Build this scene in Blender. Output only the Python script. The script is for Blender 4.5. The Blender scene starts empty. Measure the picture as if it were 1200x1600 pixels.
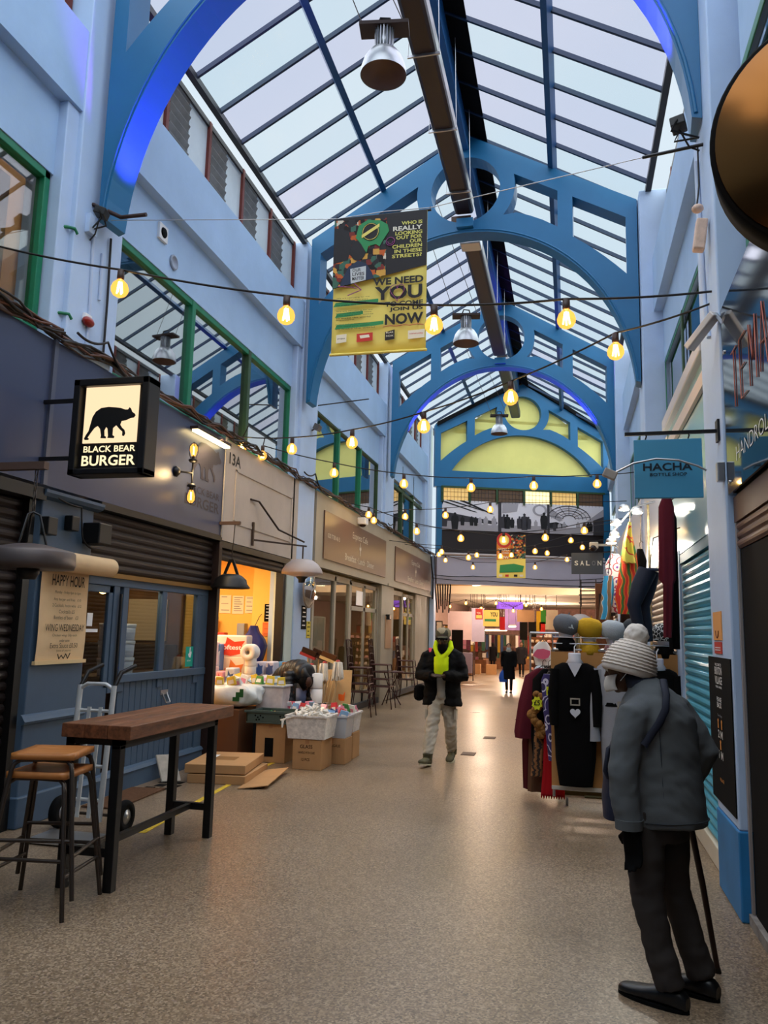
import bpy, math, random
from mathutils import Vector as V, Matrix, noise as mnoise
random.seed(7)
S = bpy.context.scene
COL = S.collection
R = math.radians
# ------------------------------------------------------------------ camera
CAM_H, FPX = 1.6, 1240.0
YAW, PITCH, ROLL = R(13.276), R(8.527), R(1.338)
_f = V((-math.sin(YAW) * math.cos(PITCH), math.cos(YAW) * math.cos(PITCH), math.sin(PITCH)))
_r0 = V((math.cos(YAW), math.sin(YAW), 0))
_u0 = _r0.cross(_f)
_r = _r0 * math.cos(ROLL) + _u0 * math.sin(ROLL)
_u = _u0 * math.cos(ROLL) - _r0 * math.sin(ROLL)
cd = bpy.data.cameras.new('camera')
cd.sensor_fit = 'VERTICAL'
cd.sensor_height = 24.0
cd.sensor_width = 18.0
cd.lens = 24.0 * FPX / 1600.0
cd.clip_start, cd.clip_end = 0.05, 300
cam = bpy.data.objects.new('camera', cd)
COL.objects.link(cam)
cam.matrix_world = Matrix(((_r.x, _u.x, -_f.x, 0), (_r.y, _u.y, -_f.y, 0), (_r.z, _u.z, -_f.z, CAM_H), (0, 0, 0, 1)))
S.camera = cam
# ------------------------------------------------------------------ exposure, sky, daylight
S.view_settings.view_transform = 'Standard'
S.view_settings.look = 'None'
S.view_settings.gamma = 1.0
S.view_settings.use_curve_mapping = False
S.view_settings.exposure = 0.25
S.cycles.use_denoising = True
S.cycles.max_bounces = 8
S.cycles.transparent_max_bounces = 16
W = bpy.data.worlds.new('overcast_sky')
S.world = W
W.use_nodes = True
nt = W.node_tree
nt.nodes.clear()
_tc = nt.nodes.new('ShaderNodeTexCoord')
_nz = nt.nodes.new('ShaderNodeTexNoise'); _nz.inputs['Scale'].default_value = 2.2; _nz.inputs['Detail'].default_value = 4
_cr = nt.nodes.new('ShaderNodeValToRGB')
_cr.color_ramp.elements[0].position = 0.35; _cr.color_ramp.elements[0].color = (0.63, 0.765, 0.865, 1)
_cr.color_ramp.elements[1].position = 0.65; _cr.color_ramp.elements[1].color = (0.74, 0.82, 0.89, 1)
_bg = nt.nodes.new('ShaderNodeBackground'); _bg.inputs['Strength'].default_value = 0.90
_wo = nt.nodes.new('ShaderNodeOutputWorld')
nt.links.new(_tc.outputs['Generated'], _nz.inputs['Vector'])
nt.links.new(_nz.outputs['Fac'], _cr.inputs['Fac'])
nt.links.new(_cr.outputs['Color'], _bg.inputs['Color'])
nt.links.new(_bg.outputs['Background'], _wo.inputs['Surface'])


def light(name, kind, loc, energy, col=(1, 1, 1), size=0.1, aim=None, **k):
    d = bpy.data.lights.new(name, kind)
    d.energy = energy
    d.color = col
    if kind == 'AREA':
        d.shape = 'RECTANGLE'; d.size = size; d.size_y = k.get('size_y', size)
    elif kind == 'SUN':
        d.angle = size
    else:
        d.shadow_soft_size = size
    if kind == 'SPOT':
        d.spot_size = k.get('cone', R(60)); d.spot_blend = k.get('blend', 0.6)
    o = bpy.data.objects.new(name, d)
    o.location = loc
    if aim is not None:
        o.rotation_euler = (V(aim) - V(loc)).to_track_quat('-Z', 'Y').to_euler()
    COL.objects.link(o)
    return o


# overcast daylight, very soft, coming down through the glazed roof
light('daylight_sun', 'SUN', (0, 0, 20), 6.2, (0.92, 0.97, 1.0), R(150), aim=(0.6, 3.5, 0))
WARM = (1.0, 0.66, 0.34)
# shop 13A's ceiling light, the covered hall's strip lights and the clothes stall's lamps
light('shop_ceiling_light', 'AREA', (-5.6, 10.2, 2.75), 80, (1.0, 0.78, 0.50), 1.2, aim=(-5.6, 10.2, 0), size_y=1.6)
light('burger_kitchen_light', 'POINT', (-4.7, 7.5, 2.3), 30, (1.0, 0.76, 0.48), 0.12)
light('cafe_room_light', 'AREA', (-5.8, 16.0, 2.6), 40, (1.0, 0.74, 0.44), 2.5, aim=(-5.8, 16, 0))
light('cafe_back_light', 'AREA', (-5.8, 21.5, 2.6), 30, (1.0, 0.74, 0.44), 2.5, aim=(-5.8, 21.5, 0))
for _x, _y, _z, _e in ((-3.0, 27.3, 2.75, 120), (0.4, 27.8, 2.75, 100), (-3.2, 31.5, 2.7, 130), (-0.6, 33.0, 2.7, 130), (-4.6, 37, 2.6, 240), (-1.2, 38, 2.6, 280), (-3.2, 44, 2.5, 420), (-1.5, 50, 2.4, 650)):
    light('hall_strip_light', 'POINT', (_x, _y, _z), _e, (1.0, 0.72, 0.52), 0.06)
light('stall_rail_light', 'SPOT', (0.75, 11.2, 2.75), 160, (1.0, 0.94, 0.82), 0.12, aim=(0.4, 9.0, 0.9), cone=R(110))

# ------------------------------------------------------------------ pixel -> point helpers (photograph frame 1200 x 1600)


def ray(x, y):
    return _f + _r * ((x - 600) / FPX) - _u * ((y - 800) / FPX)


def atX(x, y, X):
    d = ray(x, y); return V((0, 0, CAM_H)) + d * (X / d.x)


def atY(x, y, Y):
    d = ray(x, y); return V((0, 0, CAM_H)) + d * (Y / d.y)


def atZ(x, y, Z=0.0):
    d = ray(x, y); return V((0, 0, CAM_H)) + d * ((Z - CAM_H) / d.z)


# ------------------------------------------------------------------ materials


def lin(c):
    if isinstance(c, str):
        c = c.lstrip('#'); c = [int(c[i:i + 2], 16) / 255 for i in (0, 2, 4)]
    return tuple((v / 12.92 if v <= 0.04045 else ((v + 0.055) / 1.055) ** 2.4) for v in c[:3])


_MC = {}


def M(name, col='#808080', rough=0.6, metal=0.0, var=0.0, vs=4.0, bump=0.0, bs=40.0, emit=None, es=0.0, spec=0.4, stretch=None, sheen=0.0):
    if name in _MC:
        return _MC[name]
    m = bpy.data.materials.new(name); m.use_nodes = True
    t = m.node_tree; p = t.nodes['Principled BSDF']
    c = lin(col)
    p.inputs['Base Color'].default_value = (*c, 1)
    p.inputs['Roughness'].default_value = rough
    p.inputs['Metallic'].default_value = metal
    p.inputs['Specular IOR Level'].default_value = min(spec, 0.12) if rough >= 0.72 else spec
    if sheen:
        p.inputs['Sheen Weight'].default_value = sheen
    if emit is not None:
        p.inputs['Emission Color'].default_value = (*lin(emit), 1)
        p.inputs['Emission Strength'].default_value = es
    if var or bump:
        tc = t.nodes.new('ShaderNodeTexCoord'); src = tc.outputs['Object']
        if stretch:
            mp = t.nodes.new('ShaderNodeMapping'); mp.inputs['Scale'].default_value = stretch
            t.links.new(src, mp.inputs['Vector']); src = mp.outputs['Vector']
    if var:
        n = t.nodes.new('ShaderNodeTexNoise'); n.inputs['Scale'].default_value = vs; n.inputs['Detail'].default_value = 5
        n.inputs['Roughness'].default_value = 0.6
        t.links.new(src, n.inputs['Vector'])
        cr = t.nodes.new('ShaderNodeValToRGB')
        cr.color_ramp.elements[0].position = 0.3; cr.color_ramp.elements[1].position = 0.7
        cr.color_ramp.elements[0].color = (*[v * (1 - var) for v in c], 1)
        cr.color_ramp.elements[1].color = (*[min(1, v * (1 + var)) for v in c], 1)
        t.links.new(n.outputs['Fac'], cr.inputs['Fac']); t.links.new(cr.outputs['Color'], p.inputs['Base Color'])
    if bump:
        n2 = t.nodes.new('ShaderNodeTexNoise'); n2.inputs['Scale'].default_value = bs; n2.inputs['Detail'].default_value = 4
        t.links.new(src, n2.inputs['Vector'])
        b = t.nodes.new('ShaderNodeBump'); b.inputs['Strength'].default_value = bump; b.inputs['Distance'].default_value = 0.02
        t.links.new(n2.outputs['Fac'], b.inputs['Height']); t.links.new(b.outputs['Normal'], p.inputs['Normal'])
    _MC[name] = m
    return m


def glow(name, col, s):
    if name in _MC:
        return _MC[name]
    m = bpy.data.materials.new(name); m.use_nodes = True
    t = m.node_tree; t.nodes.remove(t.nodes['Principled BSDF'])
    e = t.nodes.new('ShaderNodeEmission'); e.inputs['Color'].default_value = (*lin(col), 1); e.inputs['Strength'].default_value = s
    t.links.new(e.outputs[0], t.nodes['Material Output'].inputs['Surface'])
    _MC[name] = m
    return m


def glassy(name, tint='#e8eef0', refl=0.10, rough=0.02, blend=0.35, rnd=None):
    """clear sheet glass: transparent with a Fresnel mirror on top; rnd = two tints picked at random per pane"""
    if name in _MC:
        return _MC[name]
    m = bpy.data.materials.new(name); m.use_nodes = True
    t = m.node_tree; t.nodes.remove(t.nodes['Principled BSDF'])
    tr = t.nodes.new('ShaderNodeBsdfTransparent'); tr.inputs['Color'].default_value = (*lin(tint), 1)
    gl = t.nodes.new('ShaderNodeBsdfGlossy'); gl.inputs['Roughness'].default_value = rough
    lw = t.nodes.new('ShaderNodeLayerWeight'); lw.inputs['Blend'].default_value = 0.5
    pw = t.nodes.new('ShaderNodeMath'); pw.operation = 'POWER'; pw.inputs[1].default_value = 1.0 / blend
    t.links.new(lw.outputs['Facing'], pw.inputs[0])
    ma = t.nodes.new('ShaderNodeMath'); ma.operation = 'MULTIPLY_ADD'; ma.use_clamp = True
    ma.inputs[1].default_value = 0.8; ma.inputs[2].default_value = refl
    mx = t.nodes.new('ShaderNodeMixShader')
    t.links.new(pw.outputs[0], ma.inputs[0]); t.links.new(ma.outputs[0], mx.inputs['Fac'])
    t.links.new(tr.outputs[0], mx.inputs[1]); t.links.new(gl.outputs[0], mx.inputs[2])
    t.links.new(mx.outputs[0], t.nodes['Material Output'].inputs['Surface'])
    if rnd:
        oi = t.nodes.new('ShaderNodeObjectInfo'); cr = t.nodes.new('ShaderNodeValToRGB')
        cr.color_ramp.interpolation = 'CONSTANT'
        cr.color_ramp.elements[0].color = (*lin(rnd[0]), 1); cr.color_ramp.elements[1].color = (*lin(rnd[-1]), 1)
        cr.color_ramp.elements[1].position = 0.74
        if len(rnd) > 2:
            e = cr.color_ramp.elements.new(0.4); e.color = (*lin(rnd[1]), 1)
        t.links.new(oi.outputs['Random'], cr.inputs['Fac']); t.links.new(cr.outputs['Color'], tr.inputs['Color'])
    _MC[name] = m
    return m


# ------------------------------------------------------------------ mesh builder
OFF = {}


class MB:
    def __init__(s):
        s.v, s.f, s.sm, s.mi, s.cur = [], [], [], [], 0

    def add(s, vs, fs, smooth=False):
        n = len(s.v); s.v += [V(p) for p in vs]
        s.f += [tuple(i + n for i in f) for f in fs]; s.sm += [smooth] * len(fs); s.mi += [s.cur] * len(fs)
        return s

    def box(s, x0, x1, y0, y1, z0, z1):
        x0, x1 = sorted((x0, x1)); y0, y1 = sorted((y0, y1)); z0, z1 = sorted((z0, z1))
        return s.add([(x0, y0, z0), (x1, y0, z0), (x1, y1, z0), (x0, y1, z0), (x0, y0, z1), (x1, y0, z1), (x1, y1, z1), (x0, y1, z1)],
                     [(3, 2, 1, 0), (4, 5, 6, 7), (0, 1, 5, 4), (1, 2, 6, 5), (2, 3, 7, 6), (3, 0, 4, 7)])

    def obb(s, c, size, rot=None):
        """box of given full size, rotated by a 3x3 matrix or an angle about Z"""
        if rot is None: rot = Matrix.Identity(3)
        elif isinstance(rot, (int, float)): rot = Matrix.Rotation(rot, 3, 'Z')
        h = V(size) / 2; c = V(c)
        vs = [c + rot @ V((h.x * a, h.y * b, h.z * d)) for d in (-1, 1) for a, b in ((-1, -1), (1, -1), (1, 1), (-1, 1))]
        return s.add(vs, [(3, 2, 1, 0), (4, 5, 6, 7), (0, 1, 5, 4), (1, 2, 6, 5), (2, 3, 7, 6), (3, 0, 4, 7)])

    def slab(s, o, a, b, t):
        """box from corner o along vectors a, b and thickness vector t"""
        o, a, b, t = V(o), V(a), V(b), V(t)
        return s.add([o, o + a, o + a + b, o + b, o + t, o + a + t, o + a + b + t, o + b + t],
                     [(3, 2, 1, 0), (4, 5, 6, 7), (0, 1, 5, 4), (1, 2, 6, 5), (2, 3, 7, 6), (3, 0, 4, 7)])

    def bar(s, p, q, w, h=None, up=(0, 0, 1)):
        p, q = V(p), V(q); h = h or w
        d = (q - p).normalized(); u = V(up)
        if abs(d.dot(u)) > 0.98: u = V((0, 1, 0))
        a = d.cross(u).normalized(); b = a.cross(d)
        vs = [e + a * (w / 2 * i) + b * (h / 2 * j) for e in (p, q) for i, j in ((-1, -1), (1, -1), (1, 1), (-1, 1))]
        return s.add(vs, [(3, 2, 1, 0), (4, 5, 6, 7), (0, 1, 5, 4), (1, 2, 6, 5), (2, 3, 7, 6), (3, 0, 4, 7)])

    def loft(s, rings, smooth=True, caps=True, closed=True):
        n = len(rings[0]); vs = [p for r_ in rings for p in r_]; fs = []
        for k in range(len(rings) - 1):
            for i in range(n if closed else n - 1):
                j = (i + 1) % n
                fs.append((k * n + i, k * n + j, (k + 1) * n + j, (k + 1) * n + i))
        s.add(vs, fs, smooth)
        if caps:
            s.add(rings[0], [tuple(range(n - 1, -1, -1))]); s.add(rings[-1], [tuple(range(n))])
        return s

    def tube(s, pts, r, n=8, caps=True, side=None):
        """pts polyline, r radius | list of radius | list of (ra, rb) with ra along `side`"""
        pts = [V(p) for p in pts]; k = len(pts)
        rs = r if isinstance(r, (list, tuple)) and len(r) == k else [r] * k
        rings = []; pa = None
        for i, p in enumerate(pts):
            d = (pts[min(i + 1, k - 1)] - pts[max(i - 1, 0)])
            d = d.normalized() if d.length > 1e-9 else V((0, 0, 1))
            if side is not None: a = V(side)
            elif pa is not None: a = pa
            else: a = V((1, 0, 0)) if abs(d.x) < 0.9 else V((0, 1, 0))
            a = a - d * a.dot(d)
            if a.length < 1e-6: a = V((0, 1, 0)) - d * d.y
            a.normalize(); b = d.cross(a); pa = a
            ra, rb = rs[i] if isinstance(rs[i], (list, tuple)) else (rs[i], rs[i])
            rings.append([p + a * (ra * math.cos(2 * math.pi * j / n)) + b * (rb * math.sin(2 * math.pi * j / n)) for j in range(n)])
        return s.loft(rings, True, caps)

    def cyl(s, p, q, r, r2=None, n=16):
        return s.tube([p, q], [r, r if r2 is None else r2], n)

    def lathe(s, prof, c=(0, 0, 0), n=24, ax=None, caps=False):
        """profile of (radius, height) about Z (or the axis matrix ax)"""
        c = V(c); ax = ax or Matrix.Identity(3)
        rings = [[c + ax @ V((r * math.cos(2 * math.pi * j / n), r * math.sin(2 * math.pi * j / n), z)) for j in range(n)] for r, z in prof]
        return s.loft(rings, True, caps)

    def ball(s, c, r, n=16, m=10, rot=None):
        if not isinstance(r, (list, tuple)): r = (r, r, r)
        c = V(c); rings = []
        for i in range(m + 1):
            t = math.pi * i / m; q = max(math.sin(t), 1e-3)
            ring = [V((r[0] * q * math.cos(2 * math.pi * j / n), r[1] * q * math.sin(2 * math.pi * j / n), -r[2] * math.cos(t))) for j in range(n)]
            if rot is not None: ring = [rot @ p for p in ring]
            rings.append([c + p for p in ring])
        return s.loft(rings, True, True)

    def prism(s, poly, o, a, b, t):
        """2D polygon (u, v) -> o + u a + v b, extruded by vector t"""
        o, a, b, t = V(o), V(a), V(b), V(t)
        p = [o + a * u + b * v for u, v in poly]; n = len(p)
        fs = [tuple(range(n - 1, -1, -1)), tuple(range(n, 2 * n))] + [(i, (i + 1) % n, n + (i + 1) % n, n + i) for i in range(n)]
        return s.add(p + [q + t for q in p], fs)

    def sheet(s, fn, nu, nv, smooth=True):
        vs = [fn(i / nu, j / nv) for j in range(nv + 1) for i in range(nu + 1)]
        fs = [(j * (nu + 1) + i, j * (nu + 1) + i + 1, (j + 1) * (nu + 1) + i + 1, (j + 1) * (nu + 1) + i) for j in range(nv) for i in range(nu)]
        return s.add(vs, fs, smooth)

    def build(s, name, mat, parent=None, bevel=0.0, solid=0.0, sub=0):
        me = bpy.data.meshes.new(name)
        if parent is None:
            xs = [p.x for p in s.v]; ys = [p.y for p in s.v]; zs = [p.z for p in s.v]
            off = V(((min(xs) + max(xs)) / 2, (min(ys) + max(ys)) / 2, min(zs)))
        else:
            off = OFF[parent.name]
        me.from_pydata([tuple(p - off) for p in s.v], [], s.f)
        me.polygons.foreach_set('use_smooth', s.sm)
        for mm in (mat if isinstance(mat, (list, tuple)) else [mat]):
            me.materials.append(mm)
        if any(s.mi): me.polygons.foreach_set('material_index', s.mi)
        me.update()
        return link(name, me, parent, off, bevel, solid, sub)


def link(name, me, parent, off, bevel=0.0, solid=0.0, sub=0):
    o = bpy.data.objects.new(name, me); COL.objects.link(o)
    if parent is None: o.location = off
    else: o.parent = parent
    OFF[o.name] = V(off)
    if solid:
        md = o.modifiers.new('thickness', 'SOLIDIFY'); md.thickness = solid; md.offset = 0
    if bevel:
        md = o.modifiers.new('bevel', 'BEVEL'); md.width = bevel; md.segments = 2; md.limit_method = 'ANGLE'
    if sub:
        md = o.modifiers.new('subdivision', 'SUBSURF'); md.levels = sub; md.render_levels = sub
    return o


def tag(o, label=None, cat=None, group=None, kind=None):
    if label: o['label'] = label
    if cat: o['category'] = cat
    if group: o['group'] = group
    if kind: o['kind'] = kind
    return o


def T(name, label, cat, loc=(0, 0, 0), group=None):
    o = bpy.data.objects.new(name, None); COL.objects.link(o)
    o.empty_display_size = 0.1; o.location = loc; OFF[o.name] = V(loc)
    return tag(o, label, cat, group)


def struct(mb, name, mat, bevel=0.0):
    return tag(mb.build(name, mat, None, bevel), kind='structure')


def SE(name, loc=(0, 0, 0)):
    o = T(name, None, None, loc); o['kind'] = 'structure'; return o


def box(name, mat, x0, x1, y0, y1, z0, z1, parent=None, bevel=0.0):
    return MB().box(x0, x1, y0, y1, z0, z1).build(name, mat, parent, bevel)


def dup(root, loc, rz=0.0, label=None):
    def cp(o, par):
        c = o.copy(); COL.objects.link(c)
        if par is not None: c.parent = par
        for ch in o.children: cp(ch, c)
        return c
    c = cp(root, None); c.location = loc; c.rotation_euler = (0, 0, rz)
    if label: c['label'] = label
    return c


def bake(curve_or_mesh, mods=()):
    """evaluated mesh of a curve / of a mesh with modifiers"""
    o = bpy.data.objects.new('tmp', curve_or_mesh); COL.objects.link(o)
    for kind, kv in mods:
        md = o.modifiers.new(kind, kind)
        for k, v in kv.items(): setattr(md, k, v)
    bpy.context.view_layer.update()
    dg = bpy.context.evaluated_depsgraph_get()
    me = bpy.data.meshes.new_from_object(o.evaluated_get(dg))
    COL.objects.unlink(o); bpy.data.objects.remove(o)
    return me


_TC = {}


def txt(s, o, right, up, w, h, mat, parent, bold=0.0, name='lettering', depth=0.003, keep=False, fn=None):
    """lettering fitted into a w x h box whose lower left corner is o (keep: keep the letters' own proportions, h sets the size)"""
    key = (s, bold)
    if key not in _TC:
        cu = bpy.data.curves.new('t', 'FONT'); cu.body = s; cu.size = 1.0; cu.offset = bold; cu.resolution_u = 3
        cu.align_x = 'LEFT'; cu.space_line = 0.9
        me = bake(cu); _TC[key] = ([v.co.copy() for v in me.vertices], [tuple(p.vertices) for p in me.polygons])
        bpy.data.meshes.remove(me); bpy.data.curves.remove(cu)
    vs, fs = _TC[key]
    x0 = min(v.x for v in vs); x1 = max(v.x for v in vs); y0 = min(v.y for v in vs); y1 = max(v.y for v in vs)
    o, right, up = V(o), V(right).normalized(), V(up).normalized(); nrm = right.cross(up)
    sy = h / (y1 - y0); sx = sy if keep else w / (x1 - x0)
    ox = (w - sx * (x1 - x0)) / 2 if keep else 0
    mb = MB()
    P = [o + right * (ox + (v.x - x0) * sx) + up * ((v.y - y0) * sy) + nrm * depth for v in vs]
    if fn: P = [fn(p) for p in P]
    mb.add(P, fs)
    return mb.build(name, mat, parent)


def flat(poly, o, right, up, mat, parent, name, depth=0.003, t=0.0015):
    """a printed or cut shape (u, v in metres) standing depth off the surface"""
    right, up = V(right).normalized(), V(up).normalized(); n = right.cross(up)
    return MB().prism(poly, V(o) + n * depth, right, up, n * t).build(name, mat, parent)


def circ(cx, cy, r, n=24, ry=None, a0=0, a1=2 * math.pi):
    ry = ry or r
    return [(cx + r * math.cos(a0 + (a1 - a0) * i / n), cy + ry * math.sin(a0 + (a1 - a0) * i / n)) for i in range(n + (0 if abs(a1 - a0 - 2 * math.pi) < 1e-6 else 1))]


def plate(name, outer, holes, o, right, up, t, mat, parent):
    """2D outline with holes, extruded to thickness t (centred)"""
    cu = bpy.data.curves.new('p', 'CURVE'); cu.dimensions = '2D'; cu.fill_mode = 'BOTH'; cu.extrude = t / 2
    for poly in [outer] + holes:
        sp = cu.splines.new('POLY'); sp.points.add(len(poly) - 1)
        for i, (u, v) in enumerate(poly): sp.points[i].co = (u, v, 0, 1)
        sp.use_cyclic_u = True
    me = bake(cu); bpy.data.curves.remove(cu)
    o, a, b = V(o), V(right).normalized(), V(up).normalized(); n = a.cross(b)
    mb = MB(); mb.add([o + a * v.co.x + b * v.co.y + n * v.co.z for v in me.vertices], [tuple(p.vertices) for p in me.polygons])
    bpy.data.meshes.remove(me)
    return mb.build(name, mat, parent)


def wire(pts, r, name, mat, parent=None, n=6, sag=0.0, seg=12):
    """cable through points, each span sagging by sag"""
    P = []
    for a, b in zip(pts, pts[1:]):
        a, b = V(a), V(b)
        for i in range(seg):
            t = i / seg; p = a.lerp(b, t); p.z -= sag * 4 * t * (1 - t); P.append(p)
    P.append(V(pts[-1]))
    return MB().tube(P, r, n).build(name, mat, parent)


# ------------------------------------------------------------------ palette
wall_blue = M('painted_wall_pale_blue', '#a2bedd', 0.7, var=0.07, vs=1.2, bump=0.08, bs=18)
pil_blue = M('pilaster_pale_blue', '#b4c9e5', 0.6, var=0.07, vs=1.5, bump=0.06, bs=22)
arch_blue = M('arch_gloss_blue', '#1f6894', 0.45, var=0.06, vs=2)
arch_blue2 = M('skirting_mid_blue', '#2a78b0', 0.5, var=0.15, vs=3)
roof_dark = M('dark_navy_steel', '#122b47', 0.5)
black = M('black_painted_metal', '#0d0c0d', 0.45)
matt_black = M('matt_black', '#0b0b0c', 0.8)
dark_brown = M('dark_brown_steel', '#2a1b17', 0.5)
yellow = M('cream_yellow_panel', '#efe58a', 0.75, var=0.04, vs=2)
green = M('green_gloss_frame', '#12734f', 0.4, var=0.12, vs=6)
olive = M('olive_green_frame', '#2f4a2a', 0.5, var=0.15, vs=6)
bb_blue = M('slate_blue_paint', '#41566c', 0.5, var=0.06, vs=3, bump=0.03, bs=30)
bb_fascia = M('dark_grey_blue_fascia', '#3d4661', 0.36, var=0.04, vs=1.5)
taupe = M('taupe_paint', '#a79c88', 0.6, var=0.06, vs=2)
beige = M('weathered_beige_fascia', '#b3a79c', 0.6, var=0.08, vs=2)
brown_sign = M('brown_sign_board', '#6e5140', 0.4)
white_paint = M('white_paint', '#dcdcdc', 0.6, var=0.05, vs=4)
cream = M('cream_card', '#e9dfc6', 0.8)
white = M('white_plastic', '#eeeeee', 0.45)
steel = M('brushed_steel', '#b9b9bb', 0.35, metal=0.9)
alu = M('aluminium_tube', '#d2d4d4', 0.45, metal=0.35, var=0.08, vs=12)
grey = M('mid_grey', '#77797d', 0.6)
dgrey = M('dark_grey', '#35373b', 0.6)
card = M('brown_cardboard', '#b48a5f', 0.85, var=0.06, vs=5, bump=0.05, bs=25)
wood = M('worn_wood', '#6e432a', 0.5, var=0.55, vs=5, bump=0.1, bs=30, stretch=(6, 1, 6))
stool_wood = M('honey_wood', '#b5723a', 0.4, var=0.2, vs=6, stretch=(1, 7, 1))
gun = M('gunmetal_tube', '#4a413b', 0.4, metal=0.7)
shut_dark = M('dark_roller_shutter', '#2b2220', 0.45, metal=0.3, var=0.15, vs=5)
shut_blue = M('teal_roller_shutter', '#62b3cb', 0.3, metal=0.1, var=0.06, vs=3)
glass = glassy('window_glass', '#d5dcdc', 0.38, 0.01, 0.4)
shop_glass = glassy('shop_glass', '#e9ecea', 0.05, 0.01, 0.25)
room_dark = M('dim_room_wall', '#3d4248', 0.9)
skin_dark = M('brown_skin', '#4a2f22', 0.55, spec=0.3)
skin_mid = M('tan_skin', '#a8775a', 0.55)
cable_m = M('cable_black', '#191515', 0.6)
cable_b = M('cable_brown', '#3a2620', 0.6)
# ================================================================== THE SETTING
# ---- floor: polished terrazzo
def terrazzo():
    m = bpy.data.materials.new('terrazzo_floor'); m.use_nodes = True
    t = m.node_tree; p = t.nodes['Principled BSDF']
    tc = t.nodes.new('ShaderNodeTexCoord')
    vo = t.nodes.new('ShaderNodeTexVoronoi'); vo.inputs['Scale'].default_value = 105
    n1 = t.nodes.new('ShaderNodeTexNoise'); n1.inputs['Scale'].default_value = 120; n1.inputs['Detail'].default_value = 3
    n2 = t.nodes.new('ShaderNodeTexNoise'); n2.inputs['Scale'].default_value = 0.8; n2.inputs['Detail'].default_value = 6
    for n in (vo, n1, n2): t.links.new(tc.outputs['Object'], n.inputs['Vector'])
    c1 = t.nodes.new('ShaderNodeValToRGB')
    e = c1.color_ramp.elements
    e[0].position = 0.0; e[0].color = (*lin('#584a3b'), 1); e[1].position = 1.0; e[1].color = (*lin('#b7a186'), 1)
    k = e.new(0.55); k.color = (*lin('#8e7860'), 1)
    t.links.new(vo.outputs['Color'], c1.inputs['Fac'])
    c2 = t.nodes.new('ShaderNodeValToRGB')
    c2.color_ramp.elements[0].position = 0.3; c2.color_ramp.elements[0].color = (0.62, 0.60, 0.58, 1)
    c2.color_ramp.elements[1].position = 0.7; c2.color_ramp.elements[1].color = (1, 1, 1, 1)
    t.links.new(n2.outputs['Fac'], c2.inputs['Fac'])
    mx = t.nodes.new('ShaderNodeMix'); mx.data_type = 'RGBA'; mx.blend_type = 'MULTIPLY'; mx.inputs['Factor'].default_value = 0.8
    t.links.new(c1.outputs['Color'], mx.inputs['A']); t.links.new(c2.outputs['Color'], mx.inputs['B'])
    t.links.new(mx.outputs['Result'], p.inputs['Base Color'])
    rr = t.nodes.new('ShaderNodeMapRange'); rr.inputs['To Min'].default_value = 0.22; rr.inputs['To Max'].default_value = 0.42
    t.links.new(n2.outputs['Fac'], rr.inputs['Value']); t.links.new(rr.outputs['Result'], p.inputs['Roughness'])
    b = t.nodes.new('ShaderNodeBump'); b.inputs['Strength'].default_value = 0.05; b.inputs['Distance'].default_value = 0.004
    t.links.new(n1.outputs['Fac'], b.inputs['Height']); t.links.new(b.outputs['Normal'], p.inputs['Normal'])
    return m


floor_m = terrazzo()
struct(MB().box(-7.6, 1.6, -3, 18, -0.12, 0.0).prism([(18, 0), (62, -0.88), (62, -1.0), (18, -0.12)], (-7.6, 0, 0), (0, 1, 0), (0, 0, 1), (15.2, 0, 0)), 'floor', floor_m)


def fz(y):
    """the floor falls gently towards the far end"""
    return 0.0 if y < 18 else -0.02 * (y - 18)



struct(MB().box(0.985, 1.3, 5.86, 11.2, 0.001, 0.15), 'trim_1', M('cream_step', '#cfc4ae', 0.6, var=0.1, vs=3), 0.008)
worn_yellow = M('worn_yellow_paint', '#c9a93a', 0.8, var=0.3, vs=9)
_mb = MB()
for (xa, ya), (xb, yb) in (((-3.27, 5.9), (-3.40, 7.4)), ((-3.40, 7.4), (-3.50, 8.8)), ((-3.50, 8.8), (-3.52, 11.2))):
    _mb.bar((xa, ya, 0.002), (xb, yb, 0.002), 0.055, 0.003)
struct(_mb, 'floor_line_marking', worn_yellow)

CX = -1.55
# ---- left wall, upper part
mb = MB()
mb.box(-4.62, -4.22, -3, 24.4, 6.16, 6.95)          # projecting parapet beam
mb.box(-4.62, -4.34, -3, 24.2, 5.46, 6.16)          # recessed face above the windows
mb.box(-4.62, -4.34, -3, 24.2, 2.75, 3.96)
struct(mb, 'wall_left', wall_blue)
mb = MB()
mb.box(1.20, 1.55, -3, 26, 6.16, 6.95).box(1.32, 1.55, -3, 26, 5.40, 6.16).box(1.32, 1.55, -3, 26, 2.4, 3.60).box(1.10, 1.55, -3, 4.97, 5.16, 6.16).box(1.10, 1.55, -3, 4.97, 3.44, 3.62)
struct(mb, 'wall_right', wall_blue)
# shop-floor walls behind the shopfronts, party walls
struct(MB().box(-4.6, -4.36, -3, 2.4, 0, 2.8), 'wall_left_low', bb_blue)
struct(MB().box(0.98, 1.35, 7.72, 8.1, 0.15, 2.4).box(0.98, 1.35, 11.2, 11.9, 0, 2.4).box(1.5, 1.62, -3, 26, -.2, 2.6), 'wall_right_low', pil_blue)

struct(MB().box(-4.7, 1.6, -3.2, -3.0, 0, 9.7), 'wall_back_blocker', M('blocker_wall_grey', '#5c626c', 0.8))  # unseen wall added behind the camera to block sky light from the open end
struct(MB().box(-4.62, -4.36, -3, 2.0, 3.96, 5.46), 'wall_left_mid', wall_blue)
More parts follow.
